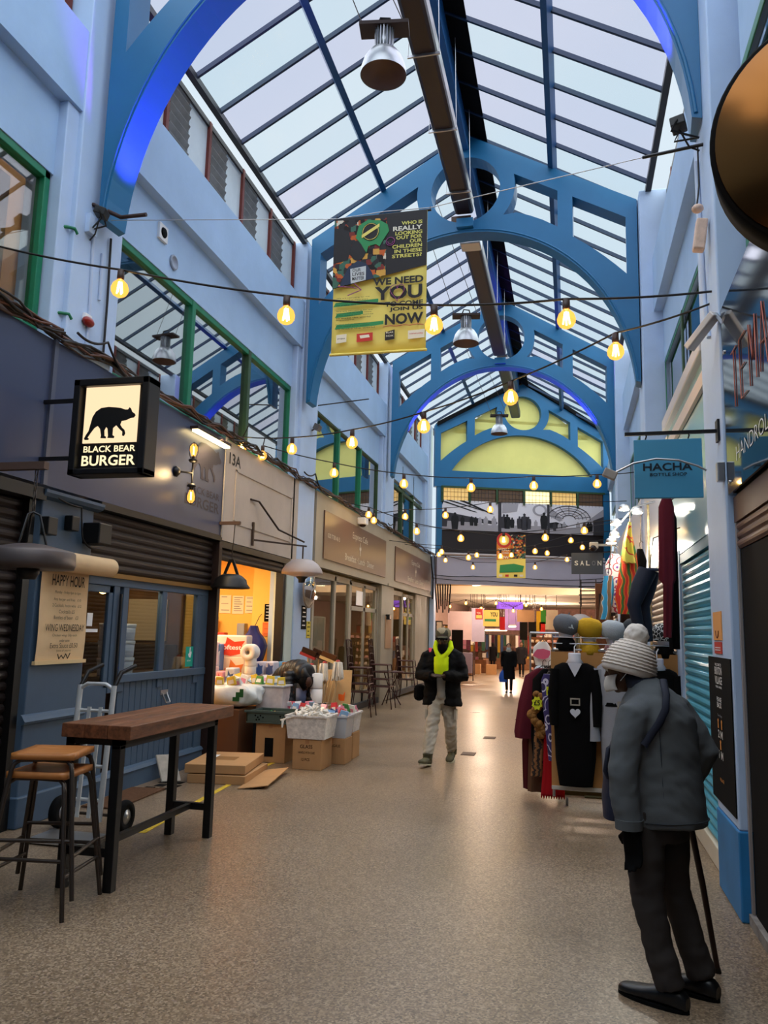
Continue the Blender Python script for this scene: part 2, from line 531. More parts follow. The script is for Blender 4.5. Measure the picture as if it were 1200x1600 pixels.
# ---- pilasters
LP = [(5.72, 6.42), (11.84, 12.66), (17.9, 18.8), (23.6, 24.4)]
for y0, y1 in LP:
    m_ = MB().box(-4.62, -4.2, y0, y1, 3.96 if y0 < 6 or y0 > 17 else 0, 8.02).box(-4.62, -4.25, y0 - 0.16, y1 + 0.12, 3.96, 6.16)
    struct(m_, 'pillar', pil_blue, 0.01)
struct(MB().box(0.94, 1.5, 5.17, 5.86, 0.50, 8.02), 'pillar', pil_blue, 0.012)
struct(MB().box(0.932, 1.5, 5.162, 5.868, 0, 0.50), 'trim_2', arch_blue2, 0.01)
for y0, y1 in ((11.25, 11.95), (17.95, 18.75)):
    struct(MB().box(1.04, 1.5, y0, y1, -.04, 8.02), 'pillar', pil_blue, 0.012)

# ---- jalousie clerestory along both eaves
louv = M('grey_louvre_glass', '#7f7d79', 0.4, var=0.2, vs=4)
opal = M('opal_clerestory_panel', '#c3cdd2', 0.45, var=0.08, vs=2)
redpost = M('red_oxide_post', '#6b2a22', 0.6, var=0.2, vs=8)
nwin = 0
for side, X in ((1, -4.46), (-1, 1.46)):
    for y0, y1 in ((-0.4, 5.7), (6.45, 11.8), (12.7, 17.85), (18.85, 23.5)):
        nwin += 1
        w = SE('window_%d' % nwin, (X, (y0 + y1) / 2, 6.95))
        n = 5; st = (y1 - y0) / n
        for i in range(n):
            a = y0 + i * st
            m_ = MB()
            for k in range(8):
                z = 6.99 + k * 0.122
                m_.slab((X - 0.035 * side, a + 0.04, z), (0.07 * side, 0, 0.0), (0, st * 0.5 - 0.05, 0), (0, 0, 0.006))
                m_.slab((X - 0.035 * side, a + 0.04, z), (0.065 * side, 0, 0.12), (0, st * 0.5 - 0.05, 0), (0.008, 0, 0.0))
            m_.build('louvre_panel', louv, w)
            box('clerestory_pane', opal, X - 0.01, X + 0.01, a + st * 0.5, a + st - 0.06, 6.96, 7.98, w)
            box('window_post', redpost, X - 0.03, X + 0.05 * side, a + st - 0.06, a + st, 6.95, 8.0, w)
        box('window_frame', dgrey, X - 0.04, X + 0.04, y0, y1, 7.93, 8.0, w)
        MB().box(X - 0.12 * side, X - 0.10 * side, y0, y1, 6.9, 8.1).build('window_backing', M('clerestory_backing', '#9aa6ad', 0.8), w)

# ---- roof glazing, bars, purlins and ridge
pane_m = glassy('roof_pane', '#f2f6f8', 0.03, 0.15, 0.1, rnd=('#f3f9fb', '#ebf3f7', '#e9e6f3'))
EZ, RZ, HW = 8.06, 9.62, 2.72
for bay, (y0, y1) in enumerate(((-6, 5.8), (5.8, 11.75), (11.75, 18.2), (18.2, 25.9))):
    for sd in (-1, 1):
        rf = SE('roof', (CX, (y0 + y1) / 2, EZ))
        n = 6 if bay == 0 else round((y1 - y0) / 0.655)
        st = (y1 - y0) / n
        e_, r_ = V((CX + sd * HW, 0, EZ)), V((CX, 0, RZ))
        up = V((sd * (RZ - EZ), 0, HW)).normalized()
        for i in range(n):
            a, b = y0 + i * st, y0 + (i + 1) * st
            MB().add([(e_.x, a, EZ), (e_.x, b, EZ), (CX, b, RZ), (CX, a, RZ)], [(0, 1, 2, 3)]).build('roof_pane', pane_m, rf)
            if bay: MB().bar((e_.x, a, EZ - 0.02), (CX, a, RZ - 0.02), 0.035, 0.06, up).build('glazing_bar', roof_dark, rf)
        q = e_.lerp(r_, 0.5)
        MB().bar((q.x, y0, q.z - 0.09), (q.x, y1, q.z - 0.09), 0.085, 0.13, up).build('purlin', M('purlin_blue', '#1a4a78', 0.5), rf)
        MB().bar((e_.x, y0, EZ - 0.03), (e_.x, y1, EZ - 0.03), 0.08, 0.08).build('eaves_rail', dgrey, rf)
        if bay:
            wd = 0.34 if sd > 0 else 0.10
            q = r_.lerp(e_, wd / 2 / HW)
            MB().slab((CX, y0, RZ - 0.012), (sd * wd, 0, -(RZ - EZ) * wd / HW), (0, y1 - y0, 0), (0, 0, -0.02)).build('ridge_flashing', matt_black, rf)
    if bay: struct(MB().box(CX - 0.05, CX + 0.05, y0, y1, RZ - 0.42, RZ - 0.06), 'beam', M('ridge_blue', '#1c5a90', 0.5))

# ---- cast arches
def arch_outlines(k=1.0, base=5.0, foot=5.2, sill=None):
    """outline + openings of one arch in (x from the centre, z); k stretches it across"""
    hw = 2.56
    intr = lambda x: base + 2.80 * math.sqrt(max(0.0, 1 - (x / 2.5) ** 2))
    extr = lambda x: intr(x) + 0.36 + 0.05 * abs(x)
    if sill is None:
        right = [(2.5 * math.cos(a), base + 2.80 * math.sin(a)) for a in [R(4.5) + (math.pi / 2 - R(4.5)) * i / 22 for i in range(23)]]
        inner = right + [(-x, z) for x, z in reversed(right[:-1])]
        outer = [(hw, foot), (hw, 8.0), (0, 9.47), (-hw, 8.0), (-hw, foot)] + [(x, z) for x, z in reversed(inner)]
        holes = []
    else:
        outer = [(hw, sill), (hw, 8.0), (0, 9.47), (-hw, 8.0), (-hw, sill)]
        a0 = math.asin((6.56 - base) / 2.8)
        holes = [[(2.5 * math.cos(a), base + 2.8 * math.sin(a)) for a in [a0 + (math.pi - 2 * a0) * i / 36 for i in range(37)]]]
    top = lambda x: 9.12 - 0.575 * abs(x)
    holes.append(circ(0, 8.52, 0.55, 40))
    for s in (-1, 1):
        h = [(1.64, top(1.64)), (2.40, top(2.40))] + [(x, 7.53 - 0.70 * (x - 1.64) - 0.25 * (x - 1.64) ** 2) for x in (2.40, 2.25, 2.1, 1.95, 1.8, 1.64)]
        holes.append([(s * x, z) for x, z in h])
        arc = [(0.78 * math.cos(a), 8.52 + 0.78 * math.sin(a)) for a in [R(12) - R(52) * i / 6 for i in range(7)]]
        h = [(1.42, top(1.42))] + arc + [(x, extr(x) - 0.02) for x in (0.8, 1.0, 1.2, 1.42)]
        holes.append([(s * x, z) for x, z in h])
    return [(x * k, z) for x, z in outer], [[(x * k, z) for x, z in h] for h in holes]


ARCH = [((-4.2, 6.08), (0.97, 5.58)), ((-4.2, 11.9), (1.05, 11.6)), ((-4.2, 18.0), (1.05, 18.4))]
for (lx, ly), (rx, ry) in ARCH:
    L_, R_ = V((lx, ly, 0)), V((rx, ry, 0)); d = R_ - L_; w = d.length
    o = L_ + d * 0.508
    au, ah = arch_outlines((w / 2) / 2.62)
    a = plate('beam', au, ah, o, d, (0, 0, 1), 0.30, arch_blue, None); a['kind'] = 'structure'
    # raised moulding that follows the soffit on both faces
    mo = SE('trim_3', (o.x, o.y, 5.2))
    nrm = V((d.y, -d.x, 0)).normalized(); dn = d.normalized()
    for s in (-1, 1):
        pts = [o + dn * (2.53 * (w / 5.24) * math.cos(t)) + V((0, 0, 5.0 + 2.84 * math.sin(t))) + nrm * (0.152 * s) for t in [R(5) + (math.pi - R(10)) * i / 40 for i in range(41)]]
        MB().tube(pts, 0.014, 6).build('arch_moulding', arch_blue, mo)

# ---- skewed end gable: same arch pattern, closed with yellow panels
GL, GR = V((-4.2, 23.8, 0)), V((1.18, 25.8, 0))
gd = GR - GL; gw = gd.length; gdn = gd.normalized(); gn = V((gdn.y, -gdn.x, 0))
GO = GL + gd * 0.515


def gp(x, z, out=0.0):
    """point on the gable wall, x metres right of its centre, out towards the camera"""
    return GO + gdn * x + gn * out + V((0, 0, z))


gk = (gw / 2) / 2.62
au, ah = arch_outlines(gk, sill=6.05)
g = plate('wall_end', au, ah, GO, gd, (0, 0, 1), 0.24, arch_blue, None); g['kind'] = 'structure'
struct(MB().slab(gp(-2.5 * gk, 6.5, -0.06), gdn * 5.0 * gk, (0, 0, 1.45), gn * -0.1).slab(gp(-2.2, 7.8, -0.06), gdn * 4.4, (0, 0, 0.5), gn * -0.1)
       .prism([(-1.6, 8.2), (1.6, 8.2), (0.1, 9.3), (-0.1, 9.3)], gp(0, 0, -0.06), gdn, (0, 0, 1), gn * -0.1), 'wall_end_panel', yellow)
struct(MB().slab(gp(-2.62 * gk, 9.2, 0.0), gdn * 0, (0, 0, 0), gn * 0).prism([(-2.75, 7.95), (0, 9.52), (2.75, 7.95), (2.75, 8.08), (0, 9.66), (-2.75, 8.08)], gp(0, 0, 0.2), gdn, (0, 0, 1), gn * -0.5), 'trim_4', matt_black)
# slab and walls that carry it over the passage
struct(MB().slab(gp(-2.70, 3.06, 0.1), gdn * 5.6, (0, 0, 0.84), gn * -0.35), 'beam', M('pale_lilac_beam', '#b9b4c4', 0.7, var=0.05, vs=2))
struct(MB().slab(gp(-2.70, 3.93, 0.05), gdn * 5.55, (0, 0, 2.15), gn * -0.2), 'wall_end_low', M('dark_band', '#241d1f', 0.6))
struct(MB().slab(gp(-2.72, 3.93, 0.1), gdn * 0.16, (0, 0, 2.2), gn * -0.2).slab(gp(2.62, 3.93, 0.1), gdn * 0.2, (0, 0, 2.2), gn * -0.2), 'trim_5', arch_blue)
struct(MB().tube([gp(-2.55, 3.96, 0.16), gp(2.6, 3.96, 0.16)], 0.045, 8), 'trim_6', M('pale_conduit', '#b9a9a4', 0.5))
# lit strip window
amber_pane = M('lit_obscured_pane', '#d8b87a', 0.5, emit='#e0b060', es=0.55)
bright_pane = M('lit_bright_pane', '#f0dfae', 0.5, emit='#ffe9a8', es=1.1)
dim_pane = M('dim_brown_pane', '#5b4634', 0.4, emit='#6a4a2c', es=0.12)
w = SE('window_30', gp(0, 5.6))
pw = 5.2 / 6
for i, pm in enumerate((amber_pane, dim_pane, dim_pane, bright_pane, amber_pane, dim_pane)):
    x = -2.56 + i * pw
    MB().slab(gp(x + 0.05, 5.62, 0.07), gdn * (pw - 0.1), (0, 0, 0.42), gn * 0.01).build('window_pane', pm, w)
    m_ = MB()
    for k in range(1, 7): m_.bar(gp(x + 0.05 + (pw - 0.1) * k / 7, 5.6, 0.09), gp(x + 0.05 + (pw - 0.1) * k / 7, 6.04, 0.09), 0.008)
    for k in range(1, 3): m_.bar(gp(x + 0.05, 5.6 + 0.15 * k, 0.09), gp(x + pw - 0.05, 5.6 + 0.15 * k, 0.09), 0.008)
    m_.build('wire_grid', dgrey, w)
    MB().bar(gp(x, 5.58, 0.1), gp(x, 6.06, 0.1), 0.06, 0.08).build('window_mullion', olive, w)
MB().bar(gp(-2.6, 6.05, 0.1), gp(2.66, 6.05, 0.1), 0.05, 0.06).build('window_frame', olive, w)

# ---- first-floor windows
def glazed(n, X, y0, y1, z0, z1, lights, frame, out=1, glass_m=None, bar=0.07, transom=None):
    """green-framed window in a wall that runs along Y; out = +1 faces +X"""
    w = SE('window_%d' % n, (X, (y0 + y1) / 2, z0))
    m_ = MB()
    for a in (y0, y1 - bar): m_.box(X - 0.04, X + 0.05 * out, a, a + bar, z0, z1)
    m_.box(X - 0.04, X + 0.05 * out, y0, y1, z1 - bar, z1).box(X - 0.04, X + 0.06 * out, y0, y1, z0, z0 + bar)
    m_.build('window_frame', frame[0], w, 0.006)
    st = (y1 - y0) / lights
    for i in range(lights):
        if i: box('window_mullion', frame[min(i, len(frame) - 1)], X - 0.035, X + 0.06 * out, y0 + st * i - 0.045, y0 + st * i + 0.045, z0, z1, w, 0.008)
        box('window_pane', glass_m or glass, X - 0.004, X + 0.004, y0 + st * i + 0.04, y0 + st * (i + 1) - 0.04, z0 + 0.05, z1 - 0.05, w)
    if transom: box('window_transom', frame[-1], X - 0.03, X + 0.05 * out, y0, y1, transom - 0.04, transom + 0.04, w)
    return w


glazed(20, -4.40, 2.0, 5.54, 3.98, 5.46, 2, [green, green], 1, shop_glass)
glazed(21, -4.40, 6.55, 11.72, 3.98, 5.46, 3, [green, green, olive])
glazed(22, -4.40, 12.85, 17.8, 3.98, 5.5, 3, [olive, green, green])
glazed(23, -4.40, 19.0, 23.55, 3.98, 6.0, 3, [olive, olive, olive], transom=5.3)
for n, (a, b) in ((24, (-0.5, 4.97)), (25, (6.0, 11.2)), (26, (12.0, 17.9)), (27, (18.8, 25))):
    glazed(n, 1.37 if n > 24 else 1.13, a, b, 3.62, 5.42 if n > 24 else 5.16, 3, [green, green, olive], -1)
# dim rooms behind the first-floor windows
def room(name, x0, x1, y0, y1, z0, z1, mat, fl=None):
    """five-sided box open towards the arcade (open side = the x nearer the arcade)"""
    m_ = MB(); t = 0.05
    xb = x0 if abs(x0 - CX) > abs(x1 - CX) else x1
    s = 1 if xb == x0 else -1
    m_.box(xb - t * s, xb, y0, y1, z0, z1)
    m_.box(x0, x1, y0 - t, y0, z0, z1).box(x0, x1, y1, y1 + t, z0, z1).box(x0, x1, y0, y1, z0 - t, z0).box(x0, x1, y0, y1, z1, z1 + t)
    return struct(m_, name, mat)


warm_room = M('beige_room_wall', '#c4a684', 0.9, var=0.05)
room('wall_upper_room', -6.6, -4.62, 1.0, 5.66, 3.9, 5.75, warm_room)
light('upper_room_lamp', 'POINT', (-5.4, 4.2, 5.3), 26, (1.0, 0.82, 0.60), 0.15)
tag(MB().cyl((-4.95, 5.30, 3.95), (-4.95, 5.25, 4.62), 0.11, n=18).build('rolled_bag', M('tan_sacking', '#8d7a62', 0.85)), 'rolled tan sack standing inside the near left window', 'bag')
t = T('picture_frame', 'pale framed picture inside the near left window', 'picture', (-5.6, 5.5, 4.5))
MB().box(-5.75, -5.05, 5.56, 5.60, 4.35, 5.05).build('frame', white_paint, t); MB().box(-5.70, -5.10, 5.548, 5.56, 4.40, 5.0).build('print', M('blue_grey_print', '#9aa3ae', 0.6, var=0.4, vs=4), t)
tag(MB().box(-4.80, -4.72, 4.9, 5.5, 3.95, 5.45).build('window_curtain', M('tan_curtain', '#b98f63', 0.9)), 'tan curtain panel inside the near left window', 'curtain')
tag(MB().ball((-5.0, 5.0, 4.1), (0.2, 0.18, 0.16), 14, 10).build('goods_bundle', M('yellow_bundle', '#c9a63c', 0.7, var=0.3, vs=8)), 'yellow bundle beside the rolled sack in the window', 'bundle')
room('wall_upper_room_dim', -6.4, -4.62, 6.5, 11.8, 3.9, 5.75, room_dark)
room('wall_upper_room_dim', -6.4, -4.62, 12.8, 17.85, 3.9, 5.75, M('grey_room', '#70695f', 0.9))
room('wall_upper_room_dim', -6.4, -4.62, 18.9, 23.6, 3.9, 6.12, room_dark)
room('wall_upper_room_dim', 1.55, 3.0, -1, 26, 3.5, 5.7, room_dark)

# ---- the covered market hall beyond the gable
hall_ceil = M('cream_boarded_ceiling', '#e6c48a', 0.7, var=0.05, vs=2)
struct(MB().box(-7.5, 7.5, 25.95, 29.2, 3.32, 3.42), 'ceiling', hall_ceil)
struct(MB().box(-7.5, 7.5, 29.2, 62, 3.5, 3.6), 'ceiling_hall', M('white_hall_ceiling', '#d9d2c4', 0.8))
mb = MB()
for k in range(5): mb.box(-7.5, 7.5, 26.3 + k * 0.62, 26.33 + k * 0.62, 3.29, 3.33)
struct(mb, 'trim_7', M('board_joint', '#a98a5e', 0.8))
struct(MB().box(-7.5, 7.5, 29.1, 29.35, 3.02, 3.5), 'beam', M('cream_beam', '#efe0c4', 0.7))
struct(MB().box(-7.6, -7.4, 25.9, 62, -1, 3.6), 'wall_hall_left', M('hall_wall', '#a98f86', 0.8, var=0.1))
struct(MB().box(7.4, 7.6, 25.9, 62, -1, 3.6), 'wall_hall_right', M('hall_wall', '#a98f86', 0.8))
struct(MB().box(-7.6, 7.6, 60, 60.2, -1, 3.6), 'wall_hall_end', M('hall_end_wall', '#b08a80', 0.8, var=0.3))
struct(MB().box(-7.4, -4.25, 24.6, 24.8, -0.2, 3.0), 'wall_shop_end', taupe)
struct(MB().box(1.15, 7.4, 25.9, 26.1, -.2, 4.0).box(1.2, 7.4, 26.1, 26.3, 2.9, 4.0), 'wall_corner_right', taupe)
# ================================================================== LEFT SIDE: SHOPFRONTS
YV, ZV = V((0, 1, 0)), V((0, 0, 1))


def shutter_sheet(X, y0, y1, z0, z1, pitch=0.075, d=0.018, out=1):
    """interlocking slats of a roller shutter lying in the plane x = X"""
    mb = MB(); n = int((z1 - z0) / pitch)
    p = (z1 - z0) / n
    prof = []
    for k in range(n):
        z = z0 + k * p
        prof += [(0.0, z), (d * 0.15, z + p * 0.08), (d * 0.8, z + p * 0.28), (d, z + p * 0.52), (d * 0.8, z + p * 0.78), (d * 0.12, z + p * 0.94)]
    prof.append((0.0, z1))
    vs, fs = [], []
    for q, z in prof: vs += [(X + out * q, y0, z), (X + out * q, y1, z)]
    for i in range(len(prof) - 1):
        fs.append((2 * i, 2 * i + 1, 2 * i + 3, 2 * i + 2) if out > 0 else (2 * i + 2, 2 * i + 3, 2 * i + 1, 2 * i))
    mb.add(vs, fs)
    mb.box(X - 0.012 * out, X - 0.002 * out, y0, y1, z0, z1)
    return mb


# ---- dark roller shutter, far left
t = T('roller_shutter', 'closed black roller shutter left of the slate blue pillar', 'shutter', (-4.34, 4.0, 0))
shutter_sheet(-4.36, 2.4, 5.56, 0.02, 2.60, 0.085, 0.022).build('curtain', shut_dark, t)
box('guide_rail', black, -4.38, -4.28, 5.56, 5.64, 0, 2.62, t)
box('hood', black, -4.40, -4.20, 2.4, 5.66, 2.60, 2.70, t)

# ---- slate blue pillar with mouldings
struct(MB().box(-4.6, -4.25, 5.68, 6.42, 0, 2.66).box(-4.6, -4.225, 5.655, 6.445, 0, 0.24), 'pillar', bb_blue, 0.012)
struct(MB().prism([(0, 0), (0.035, 0.01), (0.045, 0.03), (0.03, 0.05), (0.015, 0.075), (0, 0.085)], (-4.25, 5.64, 0.79), (1, 0, 0), ZV, (0, 0.81, 0))
       .prism([(0, 0), (0.05, 0.02), (0.07, 0.05), (0.07, 0.075), (0, 0.085)], (-4.25, 5.63, 2.62), (1, 0, 0), ZV, (0, 0.85, 0)), 'trim_8', bb_blue)

# ---- dark grey-blue fascia with the bear and shop name painted on it
t = T('fascia_board', 'dark grey blue fascia painted with a bear above the burger shop', 'fascia', (-4.3, 7.0, 2.7))
MB().box(-4.335, -4.20, 2.4, 5.60, 2.725, 3.955).box(-4.335, -4.205, 5.60, 9.065, 2.725, 3.955).build('board', bb_fascia, t)
box('joint_strip', M('fascia_strip', '#5a5f70', 0.4, metal=0.4), -4.2, -4.175, 5.57, 5.62, 2.72, 3.97, t)
box('end_strip', M('pale_strip', '#a79f98', 0.6), -4.2, -4.185, 9.03, 9.07, 2.70, 3.97, t)
BEAR = [(0.00, 0.03), (0.02, 0.0), (0.09, 0.0), (0.10, 0.03), (0.07, 0.05), (0.13, 0.16), (0.20, 0.27), (0.26, 0.31), (0.31, 0.24), (0.34, 0.09), (0.33, 0.03), (0.44, 0.02), (0.44, 0.06), (0.41, 0.08),
        (0.40, 0.20), (0.43, 0.28), (0.46, 0.24), (0.48, 0.08), (0.47, 0.03), (0.60, 0.02), (0.61, 0.06), (0.57, 0.09), (0.57, 0.25), (0.63, 0.31), (0.70, 0.22), (0.76, 0.16), (0.76, 0.07), (0.80, 0.06),
        (0.82, 0.12), (0.80, 0.20), (0.75, 0.25), (0.71, 0.32), (0.73, 0.40), (0.83, 0.42), (0.90, 0.46), (0.97, 0.47), (1.0, 0.52), (0.98, 0.56), (0.93, 0.60), (0.90, 0.68), (0.87, 0.71), (0.84, 0.66),
        (0.79, 0.66), (0.70, 0.70), (0.60, 0.72), (0.45, 0.74), (0.30, 0.72), (0.20, 0.64), (0.14, 0.52), (0.11, 0.36), (0.08, 0.20), (0.03, 0.11)]
ghost = M('fascia_print', '#33303a', 0.5)
flat([(u * 0.80, v * 0.62) for u, v in BEAR], (-4.205, 8.14, 3.30), YV, ZV, ghost, t, 'bear_emblem', 0.004)
txt('BLACK BEAR', (-4.205, 8.08, 3.13), YV, ZV, 0.86, 0.085, ghost, t, 0.012)
txt('BURGER', (-4.205, 8.05, 2.97), YV, ZV, 0.90, 0.125, ghost, t, 0.015)

# LED batten and twin filament lantern on the fascia
t = T('light_batten', 'slim glowing light batten along the top of the burger fascia', 'light', (-4.12, 8.5, 3.8))
box('housing', dark_brown, -4.19, -4.09, 8.05, 8.97, 3.825, 3.86, t)
box('diffuser', glow('warm_led', '#ffe1a0', 9), -4.17, -4.10, 8.07, 8.95, 3.80, 3.826, t)
light('batten_light', 'AREA', (-4.10, 8.5, 3.77), 9, (1, 0.70, 0.36), 0.85, aim=(-4.2, 8.5, 2.9), size_y=0.05).rotation_euler = (0, R(-25), R(90))
t = T('wall_lantern', 'twin bulb filament wall lantern on the burger fascia', 'wall lamp', (-4.19, 7.92, 3.28))
MB().lathe([(0.0, 0), (0.055, 0), (0.06, 0.012), (0.03, 0.05), (0.0, 0.055)], (-4.2, 7.80, 3.28), 16, Matrix.Rotation(R(90), 3, 'Y')).build('rose', black, t)
MB().tube([(-4.17, 7.80, 3.28), (-4.10, 7.86, 3.28), (-4.06, 7.92, 3.28)], 0.012, 8).tube([(-4.06, 7.92, 3.14), (-4.06, 7.92, 3.42)], 0.011, 8).build('arm', black, t)
fil = glow('filament', '#ffdf9a', 60)
bulb_m = None


def globe_mat():
    m = bpy.data.materials.new('amber_bulb_glass'); m.use_nodes = True
    tt = m.node_tree; tt.nodes.remove(tt.nodes['Principled BSDF'])
    tr = tt.nodes.new('ShaderNodeBsdfTransparent'); tr.inputs['Color'].default_value = (1, 0.80, 0.42, 1)
    em = tt.nodes.new('ShaderNodeEmission'); em.inputs['Color'].default_value = (1.0, 0.43, 0.075, 1); em.inputs['Strength'].default_value = 1.75
    mx = tt.nodes.new('ShaderNodeMixShader'); mx.inputs['Fac'].default_value = 0.62
    tt.links.new(tr.outputs[0], mx.inputs[1]); tt.links.new(em.outputs[0], mx.inputs[2]); tt.links.new(mx.outputs[0], tt.nodes['Material Output'].inputs['Surface'])
    return m


bulb_m = globe_mat()
for s in (1, -1):
    ax = Matrix.Diagonal((1, 1, s)); c = (-4.06, 7.92, 3.28 + 0.14 * s)
    MB().lathe([(0.0, -0.02), (0.035, -0.02), (0.05, 0.0), (0.05, 0.012), (0.022, 0.02), (0.02, 0.05), (0.0, 0.05)], c, 14, ax).build('bulb_holder', black, t)
    b = MB().lathe([(0.02, 0.05), (0.03, 0.08), (0.042, 0.12), (0.04, 0.16), (0.02, 0.19), (0.0, 0.195)], c, 14, ax).build('bulb', bulb_m, t)
    MB().tube([V(c) + V((0, 0.008, s * 0.07)), V(c) + V((0, 0.008, s * 0.16)), V(c) + V((0, -0.008, s * 0.16)), V(c) + V((0, -0.008, s * 0.07))], 0.004, 5).build('filament', fil, b)
    m_ = MB()
    for k in range(6):
        a = k * math.pi / 3; e = V((math.cos(a), math.sin(a), 0))
        m_.tube([V(c) + e * r_ + V((0, 0, s * z)) for r_, z in ((0.03, 0.02), (0.055, 0.09), (0.05, 0.17), (0.005, 0.21))], 0.003, 4)
    m_.build('cage', black, t)
light('lantern_light', 'POINT', (-4.0, 7.92, 3.28), 7, (1, 0.66, 0.30), 0.05)

# ---- projecting lightbox sign
t = T('lightbox_sign', 'black framed lit sign with a walking bear hung above the pillar', 'sign', (-3.54, 5.5, 2.76))
sx0, sx1, sz0, sz1 = -3.875, -3.205, 2.765, 3.55
MB().box(sx0, sx1, 5.44, 5.62, sz0, sz0 + 0.05).box(sx0, sx1, 5.44, 5.62, sz1 - 0.06, sz1).box(sx0, sx0 + 0.06, 5.44, 5.62, sz0, sz1).box(sx1 - 0.06, sx1, 5.44, 5.62, sz0, sz1).build('frame', black, t, 0.008)
box('back', black, sx0 + 0.02, sx1 - 0.02, 5.50, 5.60, sz0 + 0.02, sz1 - 0.02, t)
box('lit_panel', glow('sign_lit_cream', '#ffdcb0', 1.0), sx0 + 0.085, sx1 - 0.11, 5.488, 5.499, 3.03, 3.495, t)
XV, inky = V((1, 0, 0)), M('sign_black', '#060606', 0.6)
flat([(u * 0.445, v * 0.36) for u, v in BEAR], (sx0 + 0.10, 5.486, 3.055), XV, ZV, inky, t, 'bear_emblem', 0.002)
lit_txt = glow('sign_lit_letters', '#ffe9b8', 1.1)
txt('BLACK BEAR', (sx0 + 0.095, 5.499, 2.955), XV, ZV, 0.46, 0.052, lit_txt, t, 0.018)
txt('BURGER', (sx0 + 0.085, 5.499, 2.845), XV, ZV, 0.475, 0.085, lit_txt, t, 0.02)
for z in (3.40, 2.92): MB().bar((-4.2, 5.53, z), (sx0, 5.53, z), 0.03).build('bracket_arm', black, t)

# ---- cable boxes beside the pillar head
for nm, p, s, lab in (('cable_box', (75, 822), 0.15, 'black cable box on the pillar head beneath the lit bear sign'), ('cable_box', (111, 818), 0.13, 'black junction box right of the pillar head under the sign')):
    c = atX(p[0], p[1], -4.22)
    o = MB().box(-4.25, -4.17, c.y - s * 0.42, c.y + s * 0.42, c.z - s / 2, c.z + s / 2).build(nm, black, None, 0.008); tag(o, lab, 'box')
c = atX(147, 834, -4.2)
tag(MB().box(-4.27, -4.08, c.y - 0.1, c.y + 0.1, c.z - 0.10, c.z + 0.09).build('shutter_motor', black, None, 0.012), 'black shutter motor box at the left end of the raised shutter', 'box')
w = wire([(-4.2, 5.66, 2.70), (-4.2, 6.15, 2.62), (-4.2, 6.2, 2.35), (-4.2, 6.4, 2.28)], 0.008, 'cable', cable_m, sag=0.03); tag(w, 'thin black cable looping between the pillar boxes', 'cable')

# ---- half-raised shutter over the burger shop window
t = T('roller_shutter', 'brown roller shutter raised above the burger shop window', 'shutter', (-4.3, 7.8, 2.05))
shutter_sheet(-4.30, 6.46, 9.02, 2.09, 2.66, 0.072, 0.02).build('curtain', shut_dark, t)
box('bottom_rail', M('brass_rail', '#8d6a38', 0.5, metal=0.5), -4.31, -4.27, 6.46, 9.02, 2.045, 2.09, t)
box('hood', black, -4.34, -4.19, 6.44, 9.06, 2.655, 2.72, t)
box('guide_rail', dark_brown, -4.32, -4.2, 9.02, 9.1, 0.0, 2.66, t)

# ---- burger shop window unit
w = SE('window_31', (-4.33, 7.7, 0))
X = -4.33
fr = MB()
for y in (6.44, 6.93, 7.10, 7.88, 8.72): fr.box(X - 0.03, X + 0.03, y, y + (0.10 if y > 6.9 else 0.06), 0.95, 2.05)
fr.box(X - 0.03, X + 0.035, 6.44, 8.98, 1.97, 2.05).box(X - 0.03, X + 0.05, 7.10, 8.98, 1.04, 1.12)
fr.box(X - 0.03, X + 0.03, 8.82, 9.0, 0, 2.05)
fr.build('window_frame', bb_blue, w, 0.006)
for a, b in ((7.2, 7.88), (7.98, 8.72)): box('window_pane', shop_glass, X - 0.004, X + 0.004, a, b, 1.1, 1.98, w)
m_ = MB()
for k in range(16):
    y = 7.14 + k * 0.112
    m_.box(X - 0.02, X + 0.012, y, y + 0.104, 0.2, 1.05)
m_.build('boarded_panel', bb_blue, w, 0.004)
MB().box(X - 0.02, X + 0.055, 6.44, 9.0, 0, 0.17).prism([(0, 0), (0.07, 0), (0.05, 0.03), (0, 0.05)], (X, 6.44, 0.165), (1, 0, 0), ZV, (0, 2.56, 0)).build('skirting', bb_blue, w)
t = SE('door_1', (X, 6.7, 0))
MB().box(X - 0.02, X + 0.02, 6.50, 6.93, 0.1, 1.04).box(X - 0.02, X + 0.02, 6.86, 6.93, 1.0, 1.97).box(X - 0.02, X + 0.02, 6.50, 6.93, 1.90, 1.97).build('door_leaf', bb_blue, t, 0.006)
box('door_pane', shop_glass, X - 0.004, X + 0.004, 6.50, 6.86, 1.04, 1.9, t)
MB().tube([(X + 0.05, 7.02, 1.0), (X + 0.05, 7.02, 1.9)], 0.014, 8).build('door_pull', black, t)
# handle bracket below the window
c = atX(254, 1085, X)
t = T('wall_hook', 'small steel handle bracket screwed under the burger shop window', 'hook', c)
MB().box(X + 0.0, X + 0.02, c.y - 0.08, c.y + 0.08, c.z + 0.0, c.z + 0.05).build('plate', steel, t)
MB().tube([(X + 0.02, c.y - 0.05, c.z + 0.02), (X + 0.07, c.y - 0.045, c.z - 0.08), (X + 0.07, c.y + 0.045, c.z - 0.08), (X + 0.02, c.y + 0.05, c.z + 0.02)], 0.008, 8).build('loop', steel, t)
